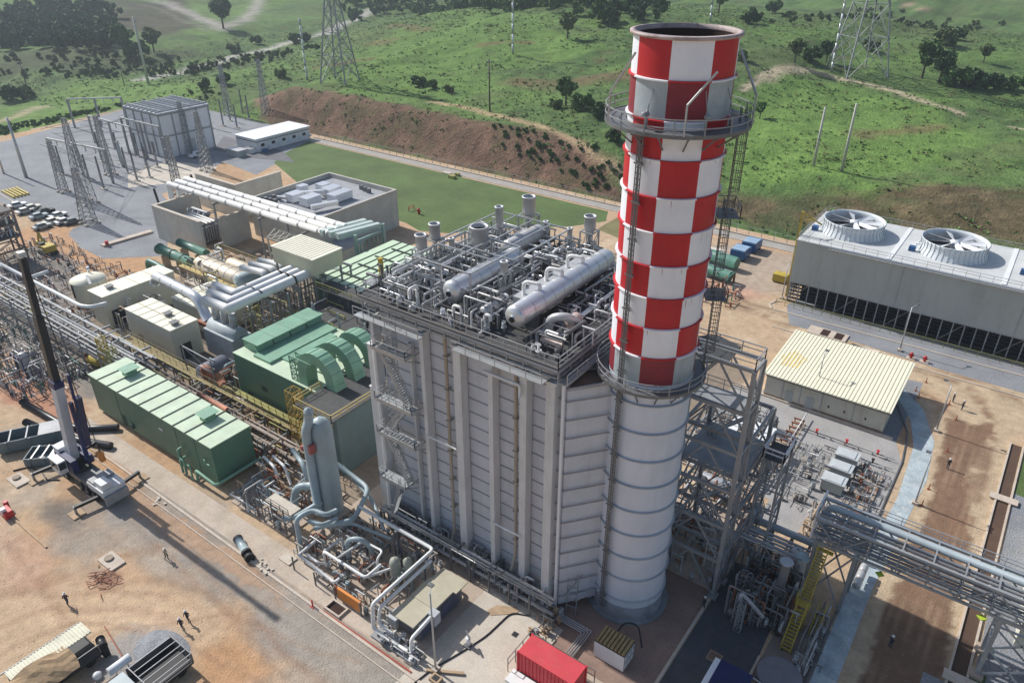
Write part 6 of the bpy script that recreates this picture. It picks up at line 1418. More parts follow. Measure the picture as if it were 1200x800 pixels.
mb = MB(); mb.next().box(-38.59,40.2,.6,-38.54,42.9,2.3); mb.next().box(-38.59,37.2,.6,-38.54,39.9,2.2); mb.build('door','navy' if False else mat('slate_blue_door',(.07,.085,.14,1),.5),SE)
mb = MB(); mb.pipe([(-38.4,38.6,2.6),(-38.2,35.2,2.6),(-38.2,35.0,.6)],.2,10,.4); mb.build('white_pipe','whitepipe',SE)
mb = MB(); mb.next().box(-43.4,34.3,.1,-37.4,35.6,.3); mb.build('base_beam','steel',SE)
tangle(SE,-43.6,-37.4,34.2,36.0,.2,1.5,40,93,(),('lag2','whitepipe','galv','steel'),(.06,.16),(.4,1.6))
lamp(-35.2,35.3,11.0,'slim lamp post on the pale apron right of the grey skid enclosure',.9,2.2)
tag(MB().bar((-35.9,34.7,.2),(-32.6,36.6,.22),.3,.14).build('timber_beam','wood'),'pale timber beam lying on the apron beside the lamp post','beam')
t = thing('timber_box','small open wooden box on the apron beside the lamp post','box',(-34,34.6,0)); MB().box(-35.0,34.0,.03,-33.9,34.9,.4).build('side','wood',t); MB().box(-34.8,34.15,.4,-34.1,34.75,.41).build('opening','dark',t)
tag(MB().pipe([(-36.3,30.6,.1),(-35.6,35,.1),(-34.6,38,.1),(-34.2,39.3,.1),(-33.6,41.5,.1),(-33.3,45.5,.1),(-31.5,46.3,.1)],.08,6,.8).build('hose','black'),'black hose snaking across the pale apron','hose')
t = thing('survey_pump','small white standing pump unit on the apron where the hose starts','pump',(-34.4,39.5,0)); mb = MB(); mb.cyl(-34.4,39.5,.2,1.3,.25,10); mb.build('body','white',t); MB().box(-34.8,39.1,0,-34.0,39.9,.2).build('base','dsteel',t); MB().bar((-35,39.9,1.5),(-34,39.3,1.5),.16).build('head','dsteel',t)
tag(MB().box(-31.6,43.2,.03,-31.0,43.8,.06).build('floor_drain','dark'),'small square floor drain in the pale apron','drain')
# red container, battery box, blue tank
RC = thing('red_container','bright red container at the bottom edge in front of the boiler','container',(-25,41,0))
MB().box(-28.5,40.1,.25,-22.2,42.6,2.9).build('body','red',RC); MB().box(-28.52,40.08,2.9,-22.18,42.62,2.98).build('roof',mat('pale_red_roof',(.60,.06,.075,1),.6,0,.12,.5,dirt=.3,dirtcol=(.5,.14,.14,1)),RC)  # roof in a paler red than the sides
mb = MB()
for x in (-28.6,-22.3):
    for y in (40.0,42.5): mb.next().box(x,y,0,x+.2,y+.2,3.0)
mb.build('corner_post','red',RC); mb = MB()
for i in range(14): x = -28.2+i*.43; mb.next().box(x,40.04,.3,x+.18,40.098,2.85)
mb.build('rib','red',RC)
t = thing('scaffold_rail','slim pipe railing standing around the back of the red container','railing',(-25,43,0)); mb = MB(); mb.rail([(-29.3,39.5,0),(-29.3,43.4,0),(-21.6,43.4,0)],1.9,.07,1.2); mb.build('rail','dsteel',t); mb = MB(); mb.next().box(-26.5,43.0,.02,-22.4,43.25,.9); mb.build('pipe_tray','lag2',t)
t = thing('curb_slab','pale kerb ledge along the left side of the red container','kerb',(-29,40,0)); MB().box(-28.9,38.4,.02,-22,39.9,.3).build('ledge','whitepipe',t)
BB = thing('resistor_box','white box with brown fins on top, right of the red container','box',(-21.5,47.3,0))
MB().box(-23.3,46.1,.15,-19.9,48.3,2.3).build('body','white',BB); mb = MB()
for i in range(8): x = -23.2+i*.42; mb.next().box(x,46.15,2.3,x+.3,48.25,2.62)
mb.build('fin',mat('brown_fin',(.30,.22,.10,1),.6,0,.2,2),BB); MB().box(-23.32,46.08,2.3,-19.88,48.32,2.36).build('tray','dark',BB)
mb = MB(); mb.rail([(-19.86,46.2,.2),(-19.86,48.2,.2)],1.8,.05,.7); mb.build('grille','steel',BB)
BC2 = thing('blue_cabin','dark blue cabin with a white end at the bottom right edge','cabin',(-10.5,49.5,0)); MB().box(-12.0,47.4,.2,-8.9,51.3,2.5).build('body','navy',BC2); MB().box(-12.6,47.4,.2,-12.02,51.3,2.55).build('end_panel','white',BC2); MB().box(-12.05,47.3,2.5,-8.8,51.4,2.6).build('roof','navy',BC2)
t = thing('grey_tank','small grey tank with pipes right of the blue cabin','tank',(-7,50,0)); MB().lathe(-7.4,50.4,[(.55,0),(.55,1.4),(.05,1.6)],16).build('shell','bluegrey',t); mb = MB(); mb.pipe([(-9.2,52.5,1.0),(-7.4,52.2,1.0),(-6.4,50.2,1.0),(-6.4,50.2,0)],.06,6); mb.build('pipe','whitepipe',t)
# foot pipework between boiler, red container and stack
SP = thing('ground_pipes','bundle of thin pipes on the ground between the red container and the chimney','pipes',(-27,46,0))
mb = MB()
for k in range(4): mb.next().pipe([(-30.2,47.6+k*.25,.35),(-25.6+k*.25,47.6+k*.25,.35),(-25.6+k*.25,43.6,.35)],.07,6,.2)
mb.build('pipe','lag2',SP); tangle(SP,-30.4,-28.2,44,49.5,.1,1.6,40,94,(),('dsteel','steel','wood','lag2'),(.04,.12),(.4,1.6))
mb = MB(); mb.pipe([(-22.6,49.4,.4),(-22,50,2.2),(-20.6,50.4,2.4),(-19.6,49.6,.4)],.09,8,.7); mb.build('bent_pipe','dark',SP)
tag(MB().prism([(-35.6,44.2),(-34.9,43.9),(-32.9,45.6),(-32.7,46.2),(-33.2,46.5),(-35.2,45.4)],.03,.07).build('timber_sheet','wood'),'pale round-ended board lying on the concrete in front of the boiler','board')
# front duct trench with red timber
mb = MB(); mb.box(-50.0,33.55,.0,-37,33.75,.1); tag(mb.build('red_conduit',mat('red_brown',(.32,.07,.04,1),.7)),'thin red-brown conduit lying along the front kerb','conduit')
t = thing('open_pit','open rectangular pit with a pale concrete rim beside the front kerb','pit',(-49,34.6,0)); mb = MB(); mb.box(-50.2,33.9,.02,-47.8,34.1,.3); mb.box(-50.2,35.2,.02,-47.8,35.4,.3); mb.box(-50.2,34.1,.02,-50,35.2,.3); mb.box(-48,34.1,.02,-47.8,35.2,.3); mb.build('rim','kerb',t); MB().box(-50,34.1,.03,-48,35.2,.05).build('pit_floor','soot',t)
t = thing('inspection_slab','square concrete lid on the walkway left of the white pipes','lid',(-59.2,36.3,0)); MB().box(-60,35.7,.03,-58.2,37,.2).build('slab','kerb',t); MB().box(-59.6,35.95,.2,-58.6,36.75,.22).build('lid','conclight',t)
# ---- left pipe rack running along the yard
LR2 = thing('main_pipe_rack','long steel rack stacked with silver pipes at the left edge behind the crane','pipe rack',(-130,47,0))
mb = MB()
for z, ys in ((6.2,(45.0,46.1,46.7,48.0)),(4.4,(44.8,46.2,47.0,47.9))):
    for k, y in enumerate(ys): mb.next().pipe([(-190,y,z),(-104-(k%3)*1.5,y,z)],(.15,.2,.11,.17,.13,.2)[k % 6],8)
mb.build('pipe','steel',LR2)
mb = MB(); mb.pipe([(-190,49.7,7.2),(-128.3,49.7,7.2),(-126.4,50.6,7.2),(-126.2,53,7.0)],.34,12,1.2); mb.next().pipe([(-147.5,49.7,7.3),(-147.5,53.4,7.3)],.3,10); mb.build('white_pipe','whitepipe',LR2)
mb = MB(); x = -186
while x < -104:
    for dy in (44.4,48.5): mb.next(); mb.bar((x,dy,0),(x,dy,6),.26)
    for z in (4.2,5.9): mb.next().bar((x,44.1,z),(x,50,z),.22,.3)
    x += 6.0
mb.build('bent','steel',LR2)
mb = MB()
for y in (44.4,48.5):
    for z in (4.05,5.75): mb.next().bar((-188,y,z),(-104,y,z),.2,.28)
x = -186
while x < -105: mb.next().bar((x,44.4,0),(x+6,44.4,4),.12); x += 12
mb.build('beam','steel',LR2)
tangle(LR2,-185,-108,44.2,50,4.5,7.4,60,101,(),('galv','lagging','olive'),(.06,.14),(1,4))
LR3 = thing('low_pipe_rack','low rack of pipes between the green enclosure and the beige blocks','pipe rack',(-90,49,0))
mb = MB()
for z, ys in ((3.6,(46.6,47.9,48.6)),(2.4,(46.4,47.2,49.0))):
    for k, y in enumerate(ys): mb.next().pipe([(-122,y,z),(-71+k*.8,y,z)],(.16,.24,.13,.2,.18)[k % 5],8)
mb.build('pipe',mat('brown_dusty_pipe',(.24,.20,.17,1),.7,.1,.3,.9,dirt=.5,dirtcol=(.36,.33,.30,1)),LR3)
mb = MB(); x = -120
while x < -70:
    for dy in (46.0,49.8): mb.next().bar((x,dy,0),(x,dy,3.9),.22)
    for z in (2.1,3.3): mb.next().bar((x,45.8,z),(x,50,z),.2,.26)
    x += 5
mb.build('bent','dsteel',LR3)
mb = MB(); mb.next().pipe([(-92.5,47.8,4.1),(-85.5,47.8,4.1)],.36,12); 
mb.build('rust_pipe',mat('rust_lagged',(.46,.20,.13,1),.7,0,.25,1.5,dirt=.5),LR3)
mb = MB(); mb.rail([(-122,50.6,3.9),(-72,50.6,3.9)],1.1,.05,1.8); mb.box(-122,50.2,3.8,-72,50.8,3.9); mb.rail([(-122,53.0,2.0),(-92,53.0,2.0)],1.1,.05,1.8); mb.box(-122,52.4,1.9,-92,53.4,2.0); mb.build('walkway',mat('dull_yellow_steel',(.30,.24,.10,1),.7,0,.3,1),LR3)
tangle(LR3,-121,-72,45.8,50.5,.1,4.6,260,102,(),('dsteel','dsteel','olive','rust','wood','steel','brown'),(.06,.16),(.8,4))
tangle(LR3,-98,-72,50,53.8,.1,2.6,60,103,(),('dsteel','lag2','rust','wood','olive'),(.05,.16),(.6,3))
YL = thing('yellow_ladder_tower','yellow caged ladder tower at the end of the long pipe rack','ladder tower',(-110,43.6,0)); mb = MB(); mb.truss((-109.6,44.6,0),(-109.6,44.6,7.6),(1.2,1.2),6,.1); mb.build('tower','olive',YL); mb = MB(); mb.next().truss((-113,45.0,3.5),(-113,45.0,8.2),(1.1,1.1),4,.1); mb.build('upper_cage','yellow',YL)
YT = thing('yellow_hopper','yellow tank with a coil of brown hose behind the green enclosure','tank',(-106,45.5,0)); x,y,_ = at(113,428); MB().drum((x-1,y,1.0),(x+1.4,y+.2,1.0),.9,14).build('tank','yellow',YT); mb = MB()
for k in range(3): mb.next().pipe([(x-2.4-k*.4,y-.6,.2),(x-2.2-k*.4,y+.6,1.6),(x-1.6-k*.4,y+.3,.2)],.12,6)
mb.build('hose','rust',YT)
# equipment field left of the rack
EF = thing('process_field','dense field of small grey pumps and pipes at the left edge behind the crane boom','process area',(-140,40,0))
tangle(EF,-160,-117,33,44,.05,3.4,480,104,(),('dsteel','lag2','steel','greenpipe','dsteel','navy'),(.05,.14),(.6,3.0))
mb = MB()
for (x,y,r,h) in ((-143,38,1.1,3),(-135,36,.8,2.4),(-128,38.5,.9,2.8),(-150,40,1.2,3.4)): mb.next().lathe(x,y,[(r,0),(r,h),(r*.6,h+.4),(.02,h+.5)],14)
mb.build('vertical_tank','lag2',EF)
EF2 = thing('process_field','dense field of small pipes and pumps around the round beige tank','process area',(-150,56,0))
tangle(EF2,-185,-130,51.5,70,.05,2.2,420,105,((-145.5,-139,56,63),(-136,-130,54,69)),('dsteel','lag2','steel','dsteel','rust'),(.05,.13),(.6,2.6))
LT = thing('structure_tower','rusty multi-storey steel tower at the left edge behind the crane boom tip','steel tower',(-172,62,0))
x, y = at(8,305)[:2]; mb = MB(); 
for u in (-3.2,0,3.2):
    for v in (-3.2,3.2): mb.next().bar((x+u,y+v,0),(x+u,y+v,12),.35)
mb.build('column',mat('rusty_steel',(.22,.17,.15,1),.7,0,.2,.6),LT); mb = MB()
for z in (2.8,5.6,8.4,11.2):
    for v in (-3.2,3.2): mb.next().bar((x-3.2,y+v,z),(x+3.2,y+v,z),.3)
    for u in (-3.2,3.2): mb.next().bar((x+u,y-3.2,z),(x+u,y+3.2,z),.3); mb.next().bar((x+u,y-3.2,z-2.8),(x+u,y+3.2,z),.16)
mb.build('beam',MATS['rusty_steel'],LT); mb = MB()
for z in (5.6,8.4,11.2): mb.next().box(x-3.2,y-3.2,z+.15,x+3.2,y+3.2,z+.22)
mb.build('floor','grating',LT)
tangle(LT,x-3,x+3,y-3,y+3,5.8,10.5,30,106,(),('dsteel','lag2','lagging'),(.08,.25),(.8,3))
mb = MB(); mb.box(-158,37,.03,-143,42,.3); tag(mb.build('loading_slab','conclight'),'pale concrete slab at the left edge in front of the pump field','slab')
# ================================================================ mobile crane
CR = thing('mobile_crane','white and navy mobile crane with its long black-tipped boom raised almost upright','crane',(-91,30,0))
mb = MB(); mb.box(-97.6,28.6,.9,-84.4,31.2,1.7); mb.build('chassis','dsteel',CR)
mb = MB(); mb.box(-88.4,28.4,1.7,-84.6,31.4,2.6); mb.box(-86.6,28.6,2.6,-84.8,29.9,3.5); mb.build('carrier_deck',mat('crane_white',(.62,.64,.65,1),.45,0,.1,.8,dirt=.25),CR)
mb = MB(); mb.box(-84.6,28.4,.6,-84.2,31.4,1.9); mb.next().box(-88.2,28.5,2.6,-86.9,31.3,3.0); mb.build('grey_deck','steel',CR)
for x in (-96.2,-94.6,-90.8,-89.2,-87.4):
    for y in (28.5,31.3):
        w_ = MB().pipe([(x,y-.2,.6),(x,y+.2,.6)],.6,16).build('wheel','rubber',CR); MB().pipe([(x,y-.22,.6),(x,y+.22,.6)],.28,10).build('rim','steel',w_)
mb = MB(); mb.cyl(-93.2,29.9,1.7,2.1,1.3,20); mb.build('slew_ring','dark',CR)
mb = MB(); mb.box(-96.2,28.5,2.1,-92.0,29.3,3.9); mb.box(-96.4,30.6,2.1,-92.4,31.5,3.3); mb.box(-96.8,28.6,2.1,-95.0,31.2,3.6); mb.build('superstructure','navy',CR)
mb = MB(); mb.box(-95.2,27.3,2.1,-93.0,28.35,4.0); k_ = mb.build('cab',MATS['crane_white'],CR); MB().box(-93.0,27.4,2.8,-92.94,28.25,3.8).build('windscreen','glass',k_); MB().box(-95.0,27.24,2.9,-93.3,27.3,3.8).build('side_window','glass',k_)
mb = MB(); mb.box(-96.9,28.7,3.6,-95.4,31.1,4.4); mb.build('counterweight',MATS['crane_white'],CR)
p0 = Vector((-94.2,29.8,3.1)); p1 = Vector((-92.9,30.4,15.0)); p2 = Vector((-91.6,31.0,32.4))
mb = MB(); mb.bar(p0,p1,1.05,1.25); mb.build('boom_base',mat('boom_grey',(.50,.52,.56,1),.45,0,.1,.6),CR)
mb = MB(); mb.bar(p1,p1+(p2-p1)*.55,.85,1.0); mb.next().bar(p1+(p2-p1)*.55,p2,.66,.8); mb.build('boom_section','black',CR)
mb = MB(); mb.bar(p1-(p1-p0)*.05,p1+(p2-p1)*.02,1.25,1.45); mb.build('boom_collar','navy',CR)
mb = MB(); mb.box(p2.x-.35,p2.y-.4,p2.z-.3,p2.x+.45,p2.y+.4,p2.z+.35); mb.build('boom_head','lag2',CR)
mb = MB(); mb.pipe([(-91.4,30.4,3.6),(-91.4,30.7,12.4)],.3,10); mb.next().bar((-91.0,31.1,12.8),(-90.9,31.3,16.4),.3); mb.build('luffing_cylinder','navy',CR)
mb = MB(); mb.bar((-92.4,31.3,5.0),(-90.9,31.5,13.0),.75); mb.build('folded_jib','navy',CR)
mb = MB(); mb.next().bar(p2+Vector((.4,0,0)),(-89.6,31.4,5.0),.05); mb.next().bar(p2+Vector((.6,0,0)),(-89.3,31.4,5.0),.05); mb.build('hoist_rope','dark',CR); MB().box(-89.8,31.1,3.6,-89.1,31.7,5.0).build('hook_block','orange',CR)
for x, s in ((-98.2,1),(-87.2,1),(-98.2,-1),(-87.2,-1)):
    y = 29.9; ye = y+s*4.3; mb = MB(); mb.bar((x+.9,y+s*1.2,1.1),(x+.4,ye,1.1),.34,.4); o = mb.build('outrigger','black',CR); mb = MB(); mb.cyl(x+.4,ye,.15,1.3,.16,10); mb.build('jack','steel',o); mb = MB(); mb.box(x-.5,ye-.8,.02,x+1.3,ye+.8,.16); mb.build('pad','wood',o)
# dumpsters
def skip(p, L_, W_, h, rz, lab, mt, lidm):
    t = thing('open_container',lab,'container',(p[0],p[1],0)); cs, sn = math.cos(rz), math.sin(rz); f = lambda u, v: (p[0]+u*cs-v*sn, p[1]+u*sn+v*cs)
    mb = MB()
    for (a,b,c_,d_) in ((-L_,-W_,L_,-W_+.12),(-L_,W_-.12,L_,W_),(-L_,-W_+.12,-L_+.12,W_-.12),(L_-.12,-W_+.12,L_,W_-.12)): mb.prism([f(a,b),f(c_,b),f(c_,d_),f(a,d_)],.3,h)
    mb.prism([f(-L_+.12,-W_+.12),f(L_-.12,-W_+.12),f(L_-.12,W_-.12),f(-L_+.12,W_-.12)],.3,.42); mb.build('body',mt,t)
    mb = MB(); mb.prism([f(L_*.25,-W_),f(L_,-W_),f(L_,W_),f(L_*.25,W_)],h+.005,h+.07); mb.build('lid',lidm,t)
    mb = MB()
    for q in (-.6,-.1): mb.next().prism([f(L_*q-.1,-W_),f(L_*q+.1,-W_),f(L_*q+.1,W_),f(L_*q-.1,W_)],h+.003,h+.09)
    mb.build('crossbar',lidm,t); mb = MB()
    for u in (-.7,0,.7):
        for v in (-W_-.05,W_+.05): mb.next().prism([f(L_*u-.1,v-.05),f(L_*u+.1,v-.05),f(L_*u+.1,v+.05),f(L_*u-.1,v+.05)],.3,h)
    mb.build('rib',mt,t); mb = MB()
    for u in (-.8,.8): mb.next().prism([f(L_*u-.1,-W_*.8),f(L_*u+.1,-W_*.8),f(L_*u+.1,W_*.8),f(L_*u-.1,W_*.8)],.02,.3)
    mb.build('skid','dark',t)
skip((-106.5,29.6),4.2,1.6,2.0,1.05,'larger blue-grey open container at the left edge beside the crane',mat('container_blue_grey',(.13,.18,.20,1),.5,0,.2,.6,dirt=.4),'steel')
skip((-100.6,29.0),2.6,1.5,1.5,.75,'smaller open container with dark bays just left of the crane',MATS['container_blue_grey'],'lag2')
tag(MB().pipe([(-96.2,35.4,.5),(-101,33.4,.5),(-106,31.9,.5),(-112,31.0,.5)],.55,12,.9).build('black_pipe','black'),'long black pipe lying on the dirt just behind the open containers','pipe')
tag(MB().pipe([(-99.6,38.4,.5),(-103.6,34.9,.5),(-108,33.8,.5),(-118,33.2,.5)],.5,12,.9).build('black_pipe','black'),'second long black pipe, farther from the open containers','pipe')
tag(MB().pipe([(-102.2,24.8,.1),(-101.4,26.4,.1),(-99,27,.1),(-96.5,26.6,.1),(-95.2,27.6,.1)],.1,6).build('black_cable','black'),'black cable curling on the dirt in front of the smaller open container','cable')
for (px,py,lab) in ((22,563,'pale slab with a round lid at the left edge below the containers'),(131,658,'pale slab with a round lid in the middle of the yard')):
    x, y, _ = at(px,py); t = thing('manhole',lab,'manhole',(x,y,0),'yard manholes'); MB().box(x-1.5,y-.9,.02,x+1.5,y+.9,.22).build('slab','kerb',t); MB().cyl(x-.5,y,.22,.42,.5,14).build('lid',mat('lid_brown',(.30,.24,.18,1),.8),t)
t = thing('scrap_pile','pile of dark rusty scrap lying in the middle of the yard','scrap',(-78,22,0)); x,y,_ = at(120,677); rd = random.Random(3)
mb = MB()
for i in range(40): a = Vector((x+rd.gauss(0,1.0),y+rd.gauss(0,.7),.06+rd.random()*.15)); mb.next().bar(a,a+Vector((rd.uniform(-1,1),rd.uniform(-1,1),.1)),.07)
mb.build('scrap_bar','rust',t)
for (px,py,n_,lab) in ((306,662,20,'small heap of stones and offcuts beside the valve cylinder'),(186,590,8,'scatter of offcuts near the crane outrigger')):
    x,y,_ = at(px,py); t = thing('rubble_heap',lab,'rubble',(x,y,0)); mb = MB()
    for i in range(n_): a,b = x+rd.gauss(0,.8), y+rd.gauss(0,.5); s_ = rd.uniform(.08,.22); mb.next().prism([(a-s_,b-s_*.6),(a+s_*.8,b-s_),(a+s_,b+s_*.7),(a-s_*.5,b+s_)],.02,s_)
    mb.build('stone','conclight',t)
t = thing('valve_cylinder','grey cylinder with a dark flange lying beside the concrete walkway','valve',(-63.5,34.6,0)); mb = MB(); mb.pipe([(-66.0,34.6,.5),(-63.6,33.9,.5)],.5,16); mb.build('body','bluegrey',t); mb = MB(); mb.next().pipe([(-63.6,33.9,.5),(-63.3,33.8,.5)],.62,16); mb.next().pipe([(-62.9,33.7,.5),(-62.4,33.55,.5)],.6,16); mb.next().pipe([(-66.3,34.7,.5),(-66.0,34.6,.5)],.58,16); mb.build('flange','dark',t)
tag(MB().bar((-93.0,20.5,.1),(-84.0,20.5,.1),.22,.18).build('timber_beam','wood'),'long pale timber beam lying left in the yard below the crane','beam')
t = thing('red_machine','small red machine on the dirt at the left edge below the crane','machine',(-93,20.6,0)); x,y,_ = at(9,604); MB().box(x-.7,y-.5,.1,x+.9,y+.5,1.1).build('body','redp',t); MB().cyl(x-1.2,y+.6,0,1.3,.3,10).build('drum','redp',t); MB().box(x-.1,y-.55,.6,x+.5,y+.0,1.5).build('tank','white',t)
t = thing('red_cone_frame','tiny red traffic post beside the front kerb','post',(-51,33.2,0)); MB().cyl(-51.4,33.4,0,1.0,.09,8).build('post','redp',t); MB().box(-51.7,33.2,0,-51.1,33.6,.08).build('base','redp',t)
# ---- trucks at the bottom edge
T1 = thing('flatbed_truck','parked truck with a ribbed cream roof and a tan tarpaulin, bottom left','truck',(-66,13,0))
MB().box(-66.9,9.2,2.7,-64.9,16.6,2.85).build('roof_sheet',mat('ribbed_cream',(.62,.60,.47,1),.6,0,.1,.6,dirt=.3),T1)
mb = MB()
for i in range(24): y = 9.3+i*.31; mb.next().box(-66.9,y,2.85,-64.9,y+.12,2.93)
mb.build('roof_rib',MATS['ribbed_cream'],T1)
MB().box(-66.8,8.6,.9,-63.2,16.4,1.15).build('bed','dark',T1)
mb = MB()
for x in (-66.8,-63.3):
    for y in (9.3,11.6,14,16.3): mb.next().bar((x,y,1.1),(x,y,2.7 if x < -65 else 2.3),.09)
mb.next().bar((-63.3,9.3,2.3),(-63.3,16.3,2.3),.08); mb.next().bar((-67.1,8,2.75),(-67.1,16.4,2.75),.12); mb.build('rack_post','dsteel',T1)
mb = MB(); nx_, ny_ = 7, 9; vs = []; rd = random.Random(9)
for j in range(ny_):
    for i in range(nx_):
        u, v = i/(nx_-1), j/(ny_-1); vs.append((-65.4+u*2.9,8.4+v*5.6+.3*math.sin(u*3),2.95-.9*u*u+.5*math.exp(-((v-.45)*4)**2)*(1-u)+rd.uniform(-.07,.07)))
mb.add(vs,[(j*nx_+i,j*nx_+i+1,(j+1)*nx_+i+1,(j+1)*nx_+i) for j in range(ny_-1) for i in range(nx_-1)]); mb.build('tarpaulin','tarp',T1)
mb = MB()
for x in (-66.4,-63.7):
    for y in (10,11.3,15.2): mb.next().pipe([(x-.15,y,.5),(x+.15,y,.5)],.5,14)
mb.build('wheel','rubber',T1)
c1 = MB().box(-67.2,6.6,.7,-63.6,8.5,2.6).build('cab','white',T1); MB().box(-66.9,6.55,1.7,-63.9,6.6,2.4).build('windscreen','glass',c1); MB().pipe([(-66.9,7.8,3.0),(-65.6,7.6,3.2)],.3,10).build('air_deflector','white',T1)
t = thing('black_drum','black drum hanging over the end of the flatbed truck','drum',(-64,17,0)); MB().pipe([(-64.6,17.0,1.6),(-63.4,16.7,1.6)],.45,14).build('drum','black',t); MB().box(-64.6,16.5,0,-63.4,17.1,1.2).build('stand','dark',t)
t = thing('white_bucket','white bundle lying on the ground right of the tan tarpaulin','bundle',(-62,14.4,0)); MB().lathe(-61.9,14.9,[(.4,0),(.45,.4),(.2,.6),(.02,.65)],9).build('bag','white',t)
T2 = thing('cage_truck','parked truck with an open railed cargo cage, bottom left, right of the tarpaulin truck','truck',(-56.5,18.5,0))
MB().box(-58.4,16.4,.9,-54.8,21.2,1.15).build('bed','dark',T2)
mb = MB(); mb.box(-58.5,21.1,1.1,-54.7,21.2,2.5); mb.next().box(-58.5,16.4,1.1,-58.4,21.1,2.2); mb.build('side_board','dsteel',T2)
mb = MB()
for i in range(5): x = -58.2+i*.85; mb.next().bar((x,16.6,2.4),(x,21.1,2.4),.08)
mb.next().bar((-58.4,16.6,2.4),(-54.8,16.6,2.4),.08); mb.next().bar((-54.8,16.6,1.15),(-54.8,16.6,2.4),.09); mb.next().bar((-54.8,21,1.15),(-54.8,21,2.4),.09); mb.next().bar((-54.8,16.6,1.8),(-54.8,21.1,1.8),.07); mb.build('rail','steel',T2)
mb = MB()
for x in (-57.9,-55.3):
    for y in (17.4,20): mb.next().pipe([(x-.15,y,.5),(x+.15,y,.5)],.5,14)
mb.build('wheel','rubber',T2)
c2 = MB().box(-58.3,14.2,.7,-55.0,16.1,2.4).build('cab','bluegrey',T2); MB().box(-58,14.15,1.6,-55.3,14.2,2.2).build('windscreen','glass',c2); MB().pipe([(-59.3,15.2,2.4),(-59.3,17.4,2.4)],.45,12).build('rolled_tarp','white',T2)
tag(MB().bar((-67.2,18.5,.1),(-60.5,17.2,1.2),.12).build('rusty_pole','rust'),'thin rusty pole slanting down between the two trucks','pole')
t = thing('gravel_pile','low heap of grey gravel behind the cage truck','gravel heap',(-61,20.5,0)); vs = []; nn = 26
for j in range(nn):
    for i in range(nn):
        u, v = (i/(nn-1)-.5)*2, (j/(nn-1)-.5)*2; r_ = math.hypot(u,v); vs.append((-59.4+u*3.4,20.3+v*2.4,max(0,(1-r_))*.75*(1+.3*math.sin(u*7+v*5))-.02+random.uniform(0,.05)*(r_ < 1)))
MB().add(vs,[(j*nn+i,j*nn+i+1,(j+1)*nn+i+1,(j+1)*nn+i) for j in range(nn-1) for i in range(nn-1)],0,True).build('heap','gravel',t)
# ---- junk row and vehicles on the left
rd = random.Random(21)
JK = [(21,243),(30,250),(38,246),(46,256),(54,250),(62,262),(69,255),(50,268),(76,262),(86,262)]
wd_ = ['white','pale','grey','green-grey']
cols = [('white','white'),('lag2','grey'),('beige','cream'),('bluegrey','blue-grey'),('dark','black'),('creamroof','pale cream'),('whitepipe','off-white'),('ctgrey','mid grey'),('white','bright white'),('dsteel','dark grey')]
ordn = ['first','second','third','fourth','fifth','sixth','seventh','eighth','ninth','last']
for k, (px,py) in enumerate(JK):
    x,y,_ = at(px,py); t = thing('parked_car','%s vehicle, %s from the left in the parked row on the substation edge' % (cols[k][1],ordn[k]),'car',(x,y,0),'vehicles parked at the substation edge'); a = .35+rd.uniform(-.15,.15)
    b = MB(); b.box(-2.1,-.85,.35,2.1,.85,.95); b.add([(-1.4,-.8,.95),(1.0,-.8,.95),(1.0,.8,.95),(-1.4,.8,.95),(-1.0,-.65,1.5),(.5,-.65,1.5),(.5,.65,1.5),(-1.0,.65,1.5)],[(4,5,6,7)]); 
    o = MB(); o.v = b.v; o.f = b.f; o.m = b.m; o.sm = b.sm; ob = o.build('body',cols[k][0],None); ob.parent = t
    g_ = MB(); g_.add([(-1.4,-.8,.95),(1.0,-.8,.95),(1.0,.8,.95),(-1.4,.8,.95),(-1.02,-.66,1.48),(.52,-.66,1.48),(.52,.66,1.48),(-1.02,.66,1.48)],[(0,1,5,4),(1,2,6,5),(2,3,7,6),(3,0,4,7)]); go = g_.build('window','glass',None); go.parent = t
    for xx in (-1.3,1.3):
        for yy in (-.8,.8): wo = MB().pipe([(xx,yy-.1,.33),(xx,yy+.1,.33)],.33,10).build('wheel','rubber',None); wo.parent = t
    t.rotation_euler = (0,0,a+1.2)
x,y,_ = at(20,226); t = thing('yellow_pipe_stack','stack of yellow-painted steel lying at the far left of the substation edge','pipes',(x,y,0)); mb = MB()
for k in range(5): mb.next().bar((x-4,y-2+k*.9,.3),(x+4.5,y-2.6+k*.9,.3),.5)
mb.build('beam','yellow',t)
x,y,_ = at(232,184); t = thing('pickup_truck','white pickup parked in front of the substation hall','pickup',(x,y,0)); MB().box(x-1,y-2.6,.5,x+1,y+2.6,1.1).build('body','white',t); c_ = MB().box(x-.9,y-1.0,1.1,x+.9,y+.8,1.8).build('cab','white',t); MB().box(x+.9,y-.9,1.2,x+.93,y+.7,1.7).build('side_window','glass',c_); MB().box(x-.85,y+.95,1.1,x+.85,y+2.5,1.13).build('bed','dark',t)
mb = MB()
for a in (-1,1):
    for b in (-1.7,1.7): mb.next().pipe([(x+a-.12,y+b,.4),(x+a+.12,y+b,.4)],.4,10)
mb.build('wheel','rubber',t)
x,y,_ = at(56,297); t = thing('excavator','small yellow-brown excavator working beside the dirt track','excavator',(x,y,0)); MB().box(x-1.4,y-1.4,.2,x+2.4,y+1.4,.9).build('tracks','rubber',t); MB().box(x-.6,y-1.2,.95,x+2.3,y+1.2,2.3).build('body','yellow',t); MB().box(x-.8,y-1.1,1.0,x+.3,y,2.7).build('cab','dark',t)
mb = MB(); mb.bar((x-.5,y+.3,1.6),(x-3.4,y+.6,4.0),.45); mb.bar((x-3.4,y+.6,4.0),(x-5.0,y+.8,1.6),.35); mb.box(x-5.6,y+.2,.5,x-4.6,y+1.4,1.6); mb.build('boom','yellow',t)
